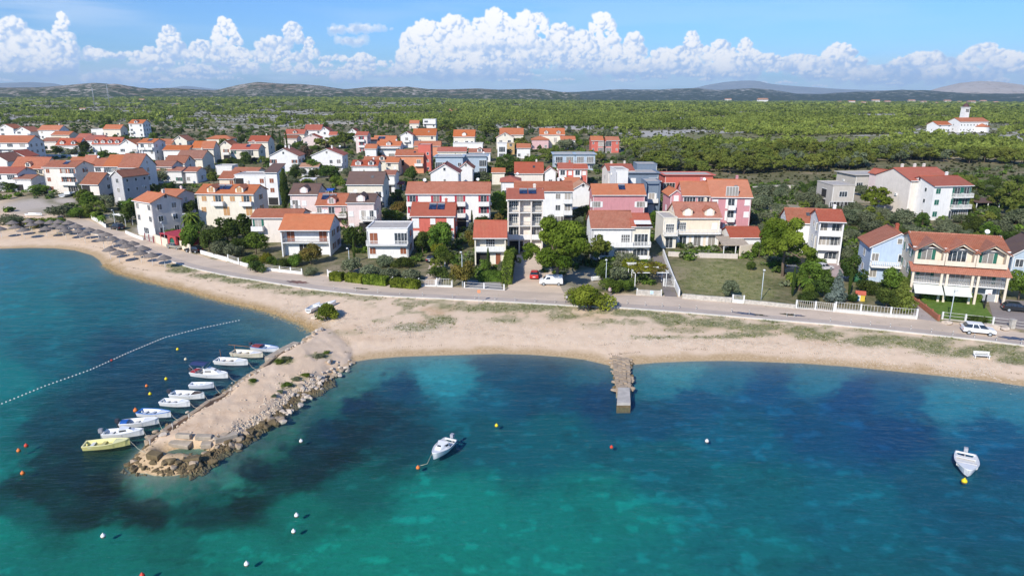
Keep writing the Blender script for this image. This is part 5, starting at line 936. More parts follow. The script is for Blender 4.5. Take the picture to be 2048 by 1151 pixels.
# ---------------------------------------------------------------- walls, fences, gates
STONE = paint('rubble_stone', (.50, .46, .40), .95, .3, 2.5, bump=.6)
FRAME_ = paint('fence_paint', (.62, .60, .56), .7, .15)
def wall_line(name, label, pts, h, th, mat, cat='wall', post=None, rail=None, railh=.7, par=None, group=None):
    """a garden wall through points of the photograph (its foot)"""
    P = [G(*p) for p in pts]; o = None; b = P[0]; root = thing(name, label, cat, b, 0, group); mb = MB()
    def seg(mb, a, c, z0, z1, t):
        d = Vector((c[0]-a[0], c[1]-a[1], 0)); L = d.length; d /= L; n = Vector((-d.y, d.x, 0))*t/2; q = [a-n-b, c-n-b, c+n-b, a+n-b]; mb.hexa([v+Vector((0, 0, z0)) for v in q]+[v+Vector((0, 0, z1)) for v in q])
    for a, c in zip(P[:-1], P[1:]):
        n = max(1, int((c-a).length/5)); qs = [a.lerp(c, i/n) for i in range(n+1)]
        for q in qs: q.z = h1(q.x, q.y)
        for u, v in zip(qs[:-1], qs[1:]): seg(mb, u, v, -.3, h, th)
    mb.build('wall' if not name.endswith('fence') else 'base_wall', mat, root)
    cap = MB()
    for kk, (a, c) in enumerate(zip(P[:-1], P[1:])):
        L = (c-a).length; n = max(1, int(L/2.4))
        for i in range(n+1):
            q = a.lerp(c, i/n); q.z = h1(q.x, q.y)
            if post and (i or not kk): pb = MB(); x, y, z = q-b; pb.box(x-.1, x+.1, y-.1, y+.1, z-.2, z+h+(railh if rail else .15)+.06); pb.build('post', post, root)
            if rail and i < n:
                r = a.lerp(c, (i+1)/n); r.z = h1(r.x, r.y)
                for zz in ((h+railh, h+railh*.12) if rail != 'h' else (h+railh, h+railh*.5)): seg(cap, q, r, zz-.04, zz, .05)
                if rail == 'v':
                    m = 9
                    for j in range(1, m):
                        t = q.lerp(r, j/m)-b; cap.box(t.x-.022, t.x+.022, t.y-.02, t.y+.02, t.z+h+.05, t.z+h+railh-.045)
    if rail: cap.build('railing', FRAME_, root)
    return root
wall_line('garden_wall', 'white garden wall on the inner corner by the palms and gravel turn', [(184, 438), (200, 447), (212, 456)], .9, .25, wall_white, post=FRAME)
wall_line('garden_wall', 'white wall in front of the grey gabled house terrace', [(252, 467), (270, 475), (287, 481)], .8, .25, wall_white)
wall_line('garden_wall', 'beige wall left of the green arched gate', [(309, 484), (322, 489), (337, 495)], 2.0, .25, stucco(WALL['peach']))
wall_line('garden_wall', 'beige wall right of the green arched gate', [(359, 496), (370, 500), (382, 506)], 1.9, .25, stucco(WALL['peach']))
wall_line('garden_wall', 'long white wall beside the parked black hatchback', [(402, 507), (430, 515), (456, 522)], .8, .25, wall_white)
wall_line('garden_gate', 'white metal gate between two lengths of white wall left of the orange-roofed seafront house', [(457, 522), (478, 529)], .5, .15, FRAME, 'gate', FRAME, 'v', .9)
wall_line('garden_wall', 'white roadside wall left of the long-railed garden front', [(481, 530), (500, 536), (524, 543)], .8, .25, wall_white)
wall_line('garden_fence', 'white wall with thin railing below the orange-roofed seafront house', [(528, 540), (560, 544), (604, 549)], .6, .2, wall_white, 'fence', FRAME, 'h', .6)
wall_line('garden_wall', 'low pale wall behind the row of four clipped hedges', [(656, 553), (700, 559), (760, 566), (838, 571)], 1.2, .2, stucco((.66, .62, .58)), post=FRAME)
wall_line('sliding_gate', 'white sliding gate at the foot of the paved drive', [(841, 573), (871, 573)], .25, .1, FRAME, 'gate', FRAME, 'v', 1.0)
wall_line('arched_gate', 'white arched double gate right of the sliding gate', [(874, 573), (904, 574)], .25, .1, FRAME, 'gate', FRAME, 'v', 1.3)
wall_line('parking_fence', 'open white rail fence in front of the paved parking bay', [(929, 576), (968, 578), (1008, 581)], .12, .2, wall_white, 'fence', FRAME, 'h', 1.0)
wall_line('stone_wall', 'stone panel wall with white piers in front of the vine pergola', [(1274, 590), (1322, 592)], 1.0, .25, STONE, post=FRAME)
wall_line('drive_wall', 'long white wall running inland beside the narrow paved drive', [(1358, 593), (1344, 560), (1333, 530), (1326, 510)], 1.3, .25, wall_white)
wall_line('drive_gate', 'white double gate across the narrow drive beside the vine pergola', [(1327, 572), (1349, 574)], .1, .08, FRAME, 'gate', FRAME, 'v', 1.3)
wall_line('stone_wall', 'low stone wall along the left half of the empty grass lot', [(1364, 597), (1410, 601), (1463, 605)], .9, .35, STONE)
wall_line('stone_wall', 'low stone wall along the right half of the empty grass lot', [(1489, 607), (1540, 612), (1590, 617)], .7, .35, STONE)
wall_line('lot_gate', 'small white gate box between the two low stone walls', [(1465, 604), (1487, 606)], .5, .5, wall_white, 'gate', FRAME, 'v', .8)
wall_line('picket_fence', 'cream picket gate fence right of the low stone wall', [(1592, 617), (1630, 620), (1667, 624)], .15, .15, wall_white, 'fence', FRAME, 'v', 1.3)
wall_line('garden_fence', 'long white fence with upright bars on a low wall below the spruce garden', [(1670, 624), (1720, 629), (1780, 635), (1832, 639)], .6, .25, stucco((.64, .61, .56)), 'fence', FRAME, 'v', 1.1)
wall_line('brick_wall', 'low red brick wall with pillars between path and villa lawn', [(1877, 641), (1850, 620), (1822, 600), (1795, 578)], .8, .3, paint('brick', (.40, .15, .09), .9, .3, 6), post=paint('brick', (.40, .15, .09), .9, .3, 6))
wall_line('rail_fence', 'white two-rail fence along the front of the villa lawn', [(1884, 638), (1930, 643), (1985, 649), (2019, 653)], .15, .12, CONC, 'fence', FRAME, 'h', 1.0)
wall_line('rail_fence', 'white rail fence right of the pale gate pier at the black car drive', [(2026, 654), (2060, 659), (2110, 666)], .1, .1, CONC, 'fence', FRAME, 'h', .9)
wall_line('retaining_wall', 'pale retaining wall beneath the lawn of the balustraded villa', [(1336, 512), (1400, 515), (1475, 517)], 1.0, .3, stucco((.62, .55, .48)))
wall_line('garden_wall', 'peach wall with a square vent right of the tan carport', [(1478, 516), (1504, 512)], 2.6, .3, stucco(WALL['peach']))
wall_line('garden_wall', 'concrete wall between the paved drive and the strip of dry grass', [(876, 572), (886, 545), (896, 512)], .7, .25, CONC)
wall_line('retaining_wall', 'pale stone wall along the track behind the mauve guest house', [(1505, 380), (1560, 377), (1650, 379)], 1.2, .4, STONE)
wall_line('boundary_wall', 'white boundary wall in the left village below the round dark tree', [(92, 314), (150, 315), (205, 313)], 1.3, .25, wall_white)
patch_sheet('dirt_track', [(1014, 582), (1128, 588), (1092, 512), (1030, 510)], SANDY, .07)
patch_sheet('driveway', [(846, 571), (872, 571), (892, 520), (862, 520)], ASPH, .06)
patch_sheet('driveway', [(1330, 594), (1355, 594), (1325, 512), (1305, 512)], asphalt('drive_asphalt', (.22, .19, .17)), .06)
patch_sheet('driveway', [(1990, 651), (2110, 668), (2090, 605), (1975, 597)], asphalt('drive_paving', (.27, .23, .21)), .06)
patch_sheet('path', [(1836, 640), (1876, 645), (1812, 592), (1788, 590)], asphalt('path_paving', (.40, .34, .31)), .06)
patch_sheet('terrace', [(1610, 545), (1720, 560), (1700, 522), (1640, 515)], asphalt('pink_paving', (.42, .33, .31)), .05)
patch_sheet('terrace', [(930, 577), (1006, 581), (1000, 563), (936, 561)], asphalt('grey_paving', (.33, .31, .29)), .05)
def lawnm():
    m, nt, N, L = nodes('lawn_grass'); n = noise(nt, 1.2, 5, .7); fin(nt, ramp(nt, n, [(.3, (.075, .14, .022)), (.7, (.16, .23, .05))]), .95, .1, 0, n, .5, .05); return m
patch_sheet('lawn', [(1884, 637), (1995, 649), (1962, 600), (1842, 600)], lawnm(), .06)

# walled yard with a red roof and an arched green gate
yg = G(348, 497); YR = R(-32); yd = thing('yard_gatehouse', 'dark red arched gatehouse with green doors and flat red roof by the road', 'gatehouse', yg, YR); RED = stucco((.42, .07, .07))
mb = MB(); mb.box(-1.6, -.95, -.25, .25, -.4, 3.0); mb.box(.95, 1.6, -.25, .25, -.4, 3.0)
for k in range(10):
    a0, a1 = PI*k/10, PI*(k+1)/10; mb.hexa([(.95*math.cos(a1), -.25, 1.75+.85*math.sin(a1)), (.95*math.cos(a0), -.25, 1.75+.85*math.sin(a0)), (.95*math.cos(a0), .25, 1.75+.85*math.sin(a0)), (.95*math.cos(a1), .25, 1.75+.85*math.sin(a1)),
        (.948*math.cos(a1), -.25, 3.0), (.948*math.cos(a0), -.25, 3.0), (.948*math.cos(a0), .25, 3.0), (.948*math.cos(a1), .25, 3.0)])
mb.build('arch', RED, yd); box_part('door', yd, shutmat('green'), (-.94, -.01, -.05, .05, -.1, 2.3), (.01, .94, -.05, .05, -.1, 2.3)); box_part('roof', yd, paint('red_roofing', (.45, .05, .07), .7), (-6.2, 1.9, .6, 6.2, 2.75, 2.9)); box_part('wall', yd, RED, (-6, -5.75, .7, 6, -1, 2.74), (1.5, 1.75, .7, 6, -1, 2.74), (-5.74, 1.49, 5.8, 6, -1, 2.74))
wall_line('red_fence', 'dark red barred fence left of the beige wall by the road', [(291, 480), (308, 486)], .1, .1, paint('dark_red_metal', (.22, .03, .05)), 'fence', paint('dark_red_metal', (.22, .03, .05)), 'v', 1.6)

# carport, pergolas, canopies
def slab_canopy(name, label, cat, px, w, d, h, mat, rot=0, th=.18, slope=0.0, post=FRAME):
    p = G(*px); t = thing(name, label, cat, p, R(rot)); mb = MB()
    mb.hexa([(-w/2, -d/2, h-slope), (w/2, -d/2, h-slope), (w/2, d/2, h+slope), (-w/2, d/2, h+slope), (-w/2, -d/2, h+th-slope), (w/2, -d/2, h+th-slope), (w/2, d/2, h+th+slope), (-w/2, d/2, h+th+slope)]); mb.build('roof', mat, t)
    for sx in (-1, 0, 1):
        for sy in (-1, 1): box_part('post', t, post, (sx*(w/2-.25)-.08, sx*(w/2-.25)+.08, sy*(d/2-.25)-.08, sy*(d/2-.25)+.08, -.6, h+sy*slope-.01))
    return t
TANR = paint('tan_roofing', (.44, .36, .27), .9, .2, 2)
slab_canopy('carport', 'tan-roofed carport with white posts right of the balustraded villa', 'carport', (1462, 506), 5.5, 6, 2.6, TANR, 0, .15, .35)
slab_canopy('long_canopy', 'long weathered grey canopy roof in front of the arched balcony apartment house', 'canopy', (450, 447), 12.5, 5.5, 3.0, paint('weathered_sheet', (.20, .18, .17), .9, .3, 1.5), 0, .18, .35)
slab_canopy('white_canopy', 'flat white canopy with rust streaks in the middle garden', 'canopy', (618, 372), 5, 5, 2.4, paint('rusty_white', (.72, .68, .66), .8, .25, 1.2), 0, .15, .2)
slab_canopy('shed_canopy', 'brown and white shed canopy right of the green-shuttered apartments', 'canopy', (1962, 418), 7, 5, 2.4, roofmat('brown'), 4, .15, .3)
slab_canopy('blue_tent', 'bright blue garden tent below the grey-brown roofed house', 'tent', (659, 392), 3.2, 3, 2.0, paint('blue_tarp', (.02, .10, .50), .6), 0, .25, .1)
slab_canopy('garage_canopy', 'dark red canopy over a black garage mouth left of the long white terrace', 'canopy', (795, 380), 5, 5, 2.4, paint('dark_red_roofing', (.25, .04, .04), .8), 0, .15, .2)
def pergola(label, px, w, d, h, rot, n, vines=False, col=FRAME, leaves_=None):
    p = G(*px); t = thing('pergola', label, 'pergola', p, R(rot))
    for sx in (-1, 1):
        for k in range(3): y = -d/2+.15+k*(d-.3)/2; box_part('post', t, col, (sx*(w/2-.2)-.06, sx*(w/2-.2)+.06, y-.06, y+.06, -.5, h))
    for k in range(n): y = -d/2+d*k/(n-1); box_part('beam', t, col, (-w/2-.2, w/2+.2, y-.05, y+.05, h+.003, h+.14))
    if vines:
        rng = np.random.RandomState(3)
        for f, a, nn_ in (('yellow', -.4, 1300), ('rust', .5, 1100)):
            lob = [(rng.uniform(-w/2, w/2), rng.uniform(-d/2, d/2), h+.2, .9, .9, .22) for q in range(16)]; link('vine', leafmesh('vine', leaves(lob, nn_, .17, rng, .4), FOL[f]), t)
    return t
pergola('pergola overgrown with yellow and rusty vines beside the narrow drive', (1293, 562), 6.0, 7.5, 2.5, 0, 8, True)
pergola('white ribbed pergola over the terrace left of the grey gabled house', (255, 448), 6, 4, 2.6, -34, 9)
pergola('white arched pergola right of the grey gabled house above a parked white car', (345, 452), 7, 4.5, 2.8, 10, 9)

# ---------------------------------------------------------------- hedges and garden trees
def hedge(label, a, b, th, h, fol='green', n=2600):
    A, B = G(*a), G(*b); d = B-A; L = math.hypot(d.x, d.y); ang_ = math.atan2(d.y, d.x); m = A.lerp(B, .5); m.z = h1(m.x, m.y); rng = np.random.RandomState(int(a[0])); t = thing('hedge', label, 'hedge', m, ang_)
    P = []; N_ = []
    for k in range(n):
        f = rng.rand()
        if f < .45: p = (rng.uniform(-L/2, L/2), rng.uniform(-th/2, th/2), h); q = (0, 0, 1)
        elif f < .85: p = (rng.uniform(-L/2, L/2), -th/2 if rng.rand() < .7 else th/2, rng.uniform(0, h)); q = (0, -1, 0)
        else: s = 1 if rng.rand() < .5 else -1; p = (s*L/2, rng.uniform(-th/2, th/2), rng.uniform(0, h)); q = (s, 0, 0)
        P.append(p); N_.append(q)
    P = np.array(P)+rng.normal(size=(n, 3))*.06; Nn = np.array(N_)+rng.normal(size=(n, 3))*.5; Nn /= np.linalg.norm(Nn, axis=1)[:, None]; a_ = np.cross(Nn, rng.normal(size=(n, 3))); a_ /= np.linalg.norm(a_, axis=1)[:, None]; b_ = np.cross(Nn, a_); s = .16
    link('foliage', leafmesh('foliage', np.stack([P+a_*s, P-a_*s*.5+b_*s*.85, P-a_*s*.5-b_*s*.85], 1), FOL[fol]), t); box_part('stems', t, paint('hedge_core', (.03, .04, .015), .95), (-L/2+.12, L/2-.12, -th/2+.12, th/2-.12, -.3, h-.12)); return t
hedge('clipped bright green hedge, shortest and first of the four by the road', (664, 560), (686, 562), 1.5, 1.5, 'pine'); hedge('clipped bright green hedge, second of the four by the road', (695, 562), (727, 566), 1.5, 1.5, 'pine')
hedge('clipped bright green hedge, third of the four by the road', (731, 567), (775, 571), 1.5, 1.6, 'pine'); hedge('clipped bright green hedge, last of the four beside the sliding gate', (785, 573), (838, 577), 1.6, 1.5, 'pine')
hedge('thick bright green hedge behind the parking bay', (958, 561), (1003, 562), 1.8, 1.7, 'green'); hedge('long bright green hedge along the top of the villa lawn', (1842, 599), (1958, 603), 1.1, 1.2, 'green', 3600)
hedge('low green hedge in front of the balustraded villa', (1350, 507), (1450, 509), .6, .5, 'green', 1500); hedge('dark hedge beside the blue house path', (1772, 560), (1812, 586), 1.6, 1.6, 'dark')
hedge('long green hedge across the middle gardens', (437, 330), (500, 328), 2, 2.2, 'dark', 3000); hedge('dark tall hedge right of the narrow cream seafront house', (1014, 570), (1020, 520), 1.8, 3.2, 'green', 3200)
TN = {('round', 'pine'): ('pine_tree', 'pine tree', 'bright green pine'), ('bush', 'pine'): ('pine_tree', 'pine tree', 'bright green pine'), ('pine', 'pine'): ('pine_tree', 'pine tree', 'bright green pine'), ('pine', 'wood'): ('pine_tree', 'pine tree', 'green pine'), ('round', 'dark'): ('garden_tree', 'tree', 'dark green tree'), ('round', 'green'): ('garden_tree', 'tree', 'green tree'),
      ('bush', 'olive'): ('olive_tree', 'olive tree', 'grey-green olive tree'), ('round', 'olive'): ('olive_tree', 'olive tree', 'grey-green olive tree'), ('bush', 'green'): ('shrub', 'shrub', 'green shrub'), ('bush', 'dark'): ('shrub', 'shrub', 'dark green shrub'),
      ('round', 'yellow'): ('garden_tree', 'tree', 'yellow-green tree'), ('bush', 'yellow'): ('shrub', 'shrub', 'yellow-green shrub'), ('cone', 'blue'): ('spruce_tree', 'spruce', 'silvery blue spruce'), ('cone', 'wood'): ('conifer_tree', 'conifer', 'golden green layered conifer'),
      ('column', 'dark'): ('cypress_tree', 'cypress', 'slender dark cypress'), ('column', 'green'): ('cypress_tree', 'cypress', 'slender green cypress'), ('round', 'dry'): ('garden_tree', 'tree', 'bare brown tree'), ('round', 'rust'): ('garden_tree', 'tree', 'rusty green tree'), ('bush', 'rust'): ('shrub', 'shrub', 'rusty green shrub'), ('cone', 'dark'): ('conifer_tree', 'conifer', 'dark cone-shaped conifer')}
USED = {}
STOPW = set('with and the a of in by under its on to above below beside behind left right two three four into from over beneath between at wide long broad small large bright pale'.split())
HPX = []
def shorten(s, n=9):
    n = min(n, 9)
    w = s.split()[:n]
    while len(w) > 2 and w[-1].strip(',') in STOPW: w.pop()
    return ' '.join(w).rstrip(',')
def where_label(adj, x, y, z):
    if not HPX:
        for h in HOUSES: a, b = proj(h[0], h[1], h[7]+2); HPX.append((float(a), float(b), h))
    px, py = proj(x, y, z+1); c = sorted(HPX, key=lambda h: (h[2][0]-x)**2+(h[2][1]-y)**2)
    for size in ('', 'small ', 'large ', 'low '):
        for a, b, h in c[:6]:
            w = max(h[4]/2, 3)*FPX/max(h[1], 50)*1.0
            rel = 'left of' if px < a-w else 'right of' if px > a+w else 'in front of' if y < h[1] else 'behind'
            s = size+adj+' '+rel+' the '; s += shorten(h[3], 16-len(s.split()))
            if s not in USED: USED[s] = 1; return s
    s = adj+' among the village gardens'; return s
rT = random.Random(8)
def T(px, pyb, wpx, hpx, kind, fol, lab=None, n=2600, size=.034):
    p = G(px, pyb); dep = p.y*math.cos(TH)+(CAMH-p.z)*math.sin(TH); w = wpx*dep/FPX; h = hpx*dep/FPX/math.cos(TH)*1.03; nm, cat, adj = TN[(kind, fol)]
    tree(nm, lab or where_label(adj, p.x, p.y, p.z), cat, p, h, w*1.08, kind, fol, None, rT, None, n, size)
def early_trees():
    T(1112, 566, 142, 150, 'pine', 'pine', 'huge bright green pine spreading over the white van by the dirt drive', 14000, .017)
    T(1178, 616, 88, 62, 'bush', 'pine', 'round bright green pine growing at the edge of the road by the pedestrian', 6000, .026); T(653, 638, 48, 40, 'bush', 'pine', 'small bright pine on the sand beside two white boats', 5000, .03)
    T(1566, 552, 118, 136, 'pine', 'pine', 'tall leaning pine right of the empty grass lot', 8000, .022); T(1258, 424, 52, 52, 'cone', 'wood', 'broad conical pine in front of the pink two-storey house'); T(1750, 424, 62, 56, 'pine', 'pine', 'bright pine in front of the raw concrete shell')
    T(2030, 428, 74, 76, 'pine', 'wood', 'big dark pine at the right edge behind the village', 5000, .028); T(1978, 478, 42, 38, 'round', 'green', 'light green tree in the olive ground behind the seafront villa'); T(572, 422, 40, 82, 'column', 'dark', 'tall dark conifer right of the white modern block', 4500, .03)
    T(612, 322, 42, 32, 'round', 'dry', 'bare reddish brown tree between the two wide white gables')
    for d in [(548,300,10,38),(562,302,9,40),(574,296,9,32),(540,296,10,30)]: T(*d, 'column', 'dark')
    for d in [(690,296,58,34,'pine','wood'),(652,298,42,28,'pine','wood'),(712,502,54,66,'round','dark'),(742,556,52,34,'bush','olive'),(782,560,50,32,'bush','olive'),(824,562,46,32,'bush','olive'),(704,548,44,42,'round','olive'),(770,532,44,26,'bush','olive'),(808,534,44,26,'bush','dark'),
        (885,506,62,66,'round','green'),(880,512,34,34,'bush','yellow'),(846,508,36,48,'round','dark'),(925,572,54,64,'round','rust'),(940,492,34,42,'bush','rust'),(1000,436,42,56,'round','green'),(994,472,44,50,'round','rust'),(968,542,30,32,'bush','green'),(1006,548,24,36,'bush','olive'),
        (1202,566,46,52,'round','dark'),(1236,566,48,44,'round','olive'),(1222,584,44,34,'bush','green'),(1250,582,34,34,'bush','green'),(1262,545,34,40,'bush','yellow'),(1166,452,30,28,'bush','olive'),(1182,430,52,28,'bush','dark'),(1312,452,28,40,'round','green'),(1330,425,30,34,'round','olive'),
        (1398,402,36,42,'round','yellow'),(1460,594,42,36,'round','olive'),(1502,540,22,24,'bush','dark'),(1648,598,58,56,'round','dark'),(1672,606,48,66,'cone','blue'),(1622,590,32,30,'bush','green'),(1732,588,44,38,'bush','dark'),(1772,618,46,56,'round','dark'),(1802,618,62,62,'cone','wood'),
        (1706,604,26,24,'bush','dark'),(1724,530,30,52,'round','green'),(1690,522,38,34,'bush','olive'),(1632,530,40,22,'bush','green'),(1955,646,38,20,'bush','dark'),(2036,600,58,66,'round','green'),(1518,515,34,36,'round','green'),(1505,505,28,20,'bush','dark'),
        (456,486,64,62,'round','dark'),(492,482,62,60,'round','dark'),(420,502,42,46,'round','dark'),(440,510,46,36,'bush','olive'),(470,514,42,34,'bush','olive'),(512,508,56,46,'round','green'),(515,545,34,34,'bush','dark'),(532,526,28,28,'bush','yellow'),(500,528,34,26,'bush','green'),
        (622,528,48,50,'round','rust'),(590,532,32,34,'bush','green'),(620,551,30,22,'bush','olive'),(568,534,30,22,'bush','dark'),(545,530,22,26,'bush','green'),(388,470,34,48,'round','green'),(402,478,30,44,'round','dark'),(366,482,22,20,'bush','green'),(335,462,28,22,'bush','green'),(378,502,28,40,'round','green'),
        (186,424,48,44,'round','green'),(214,424,42,38,'round','olive'),(128,436,58,34,'bush','olive'),(160,436,40,30,'bush','green'),(40,455,44,30,'bush','olive'),(72,454,40,26,'bush','yellow'),(110,454,42,26,'bush','green'),(15,448,40,26,'bush','olive'),(75,388,52,20,'round','green'),(20,382,46,26,'bush','dark'),
        (292,370,30,44,'round','yellow'),(330,366,34,32,'round','olive'),(345,382,30,26,'bush','dark'),(166,308,38,26,'round','dark'),(112,310,36,20,'round','dark'),(138,310,30,18,'bush','olive'),(822,364,30,34,'round','dark'),(955,364,62,26,'bush','olive'),(1018,352,62,40,'round','dark'),(1096,366,52,26,'bush','olive'),
        (975,275,42,30,'pine','wood'),(892,270,44,26,'pine','wood'),(1100,328,44,36,'pine','wood'),(1066,340,36,32,'round','green'),(1132,300,38,30,'bush','olive'),(1040,300,44,28,'pine','wood'),(1060,262,40,26,'pine','wood'),(1010,312,30,22,'bush','dark'),(940,318,28,20,'bush','dark'),
        (790,345,36,30,'round','yellow'),(700,352,34,24,'bush','olive'),(660,365,54,36,'round','dark'),(630,350,44,34,'round','green'),(590,342,34,26,'bush','dark'),(600,352,36,30,'round','olive'),(720,300,34,20,'bush','olive'),(750,318,50,24,'bush','olive'),(700,440,36,40,'bush','dark'),(770,410,38,26,'bush','olive'),
        (785,445,46,34,'round','green'),(800,425,40,30,'bush','rust'),(845,455,40,30,'bush','green'),(690,455,30,36,'round','dark'),(350,415,30,40,'round','dark'),(380,430,30,36,'round','dark'),(260,420,40,30,'bush','green'),(240,400,30,22,'bush','olive')]: T(*d)
early_trees()
def palm(label, px, pyb, hpx):
    p = G(px, pyb); dep = p.y; h = hpx*dep/FPX; t = thing('palm_tree', label, 'palm', p, rT.uniform(0, 6)); mb = MB(); mb.tube([(0, 0, -.3), (.08, .03, h*.4), (.03, .1, h*.78)], [.2, .15, .12], 8); mb.build('trunk', BARK, t); mb = MB()
    for k in range(22):
        a = k*2.4; el_ = .9-1.5*(k/22); L = h*.42; pts = []
        for j in range(7): s = j/6; r = L*s*math.cos(el_*(1-s*.2)); z = h*.78+L*(s*math.sin(el_)-.75*s*s); pts.append(Vector((r*math.cos(a), r*math.sin(a), z)))
        sd = Vector((-math.sin(a), math.cos(a), 0))
        for j in range(6):
            w0, w1 = [.30*math.sin(PI*min(.98, (q+.4)/6.6)) for q in (j, j+1)]; dn = Vector((0, 0, -.16))
            for s in (-1, 1): mb.add([pts[j], pts[j+1], pts[j+1]+sd*s*w1+dn, pts[j]+sd*s*w0+dn], [(0, 1, 2, 3)])
    mb.build('crown', FOL['green'], t)
for a in [('palm with rusty stem beside the white arched pergola', 386, 470, 52), ('low palm by the white corner wall of the shore road', 205, 450, 24), ('second low palm a little left by the white corner wall', 190, 440, 20), ('leafy palm on the small bank left of the grey gabled house', 258, 438, 26), ('small palm left of the villa garden row of three', 1582, 572, 34),
          ('middle palm of the garden row of three', 1598, 580, 36), ('right palm of the garden row of three', 1612, 584, 36), ('palm in front of the glazed balcony of the white stepped house', 1668, 515, 44), ('palm behind the left village hedge near the brown shuttered block', 70, 372, 38)]: palm(*a)
UPI = np.array(UPP)
def fill_trees():
    rng = random.Random(21); cnt = 0
    def clear(x, y, m):
        for h in HOUSES:
            dx, dy = x-h[0], y-h[1]; c, s = math.cos(-h[6]), math.sin(-h[6]); u, v = dx*c-dy*s, dx*s+dy*c
            if abs(u) < h[4]/2+m and abs(v) < h[5]/2+m: return False
        return all((x-t[0])**2+(y-t[1])**2 > (t[2]*.42+m)**2 for t in TREES)
    for reg, n, kinds in [((0, 1240, 250, 345), 200, 'v'), ((150, 1180, 345, 470), 84, 'v'), ((1500, 2048, 380, 490), 84, 'o'), ((1240, 1500, 312, 352), 8, 'v'), ((0, 900, 246, 268), 30, 'v'), ((560, 1250, 480, 560), 16, 'v'), ((1500, 1850, 560, 612), 8, 'v'), ((300, 560, 470, 530), 8, 'v')]:
        k = 0; tries = 0
        while k < n and tries < n*14:
            tries += 1; px = rng.uniform(reg[0], reg[1]); py = rng.uniform(reg[2], reg[3])
            if py < np.interp(px, VX, VY)+2 or py > np.interp(px, UPI[:, 0], UPI[:, 1])-8: continue
            if patch(GRAVEL[:3], np.array([px]), np.array([py]), np.array([.5]))[0] > .4: continue
            if 1330 < px < 1570 and py > 490: continue
            if 1835 < px: 
                if py > 490: continue
            if px > 1650 and px < 1820 and 395 < py < 425: continue
            p = G(px, py); r = rng.random()
            if kinds == 'o': kd, fo = ('bush', 'olive') if r < .7 else ('pine', 'wood') if r < .85 else ('round', 'dark')
            else: kd, fo = rng.choice([('round', 'dark'), ('bush', 'olive'), ('round', 'green'), ('bush', 'green'), ('bush', 'dark'), ('round', 'olive'), ('pine', 'wood'), ('column', 'dark')])
            w = rng.uniform(3.0, 6.2) if kd != 'column' else 1.5; h = w*rng.uniform(.7, 1.05) if kd in ('bush',) else w*rng.uniform(.95, 1.25) if kd != 'column' else 5.5
            if kinds == 'o' and kd == 'bush': w *= 1.25; h = w*.75
            if not clear(p.x, p.y, w*.32): continue
            nm, cat, adj = TN[(kd, fo)]; lab = where_label(adj, p.x, p.y, p.z); sh_ = 'among the village gardens' in lab
            tree(nm, lab, cat, p, h, w, kd, fo, None, rng, 'trees in the village gardens' if sh_ else None, 2600, .034); k += 1
fill_trees()

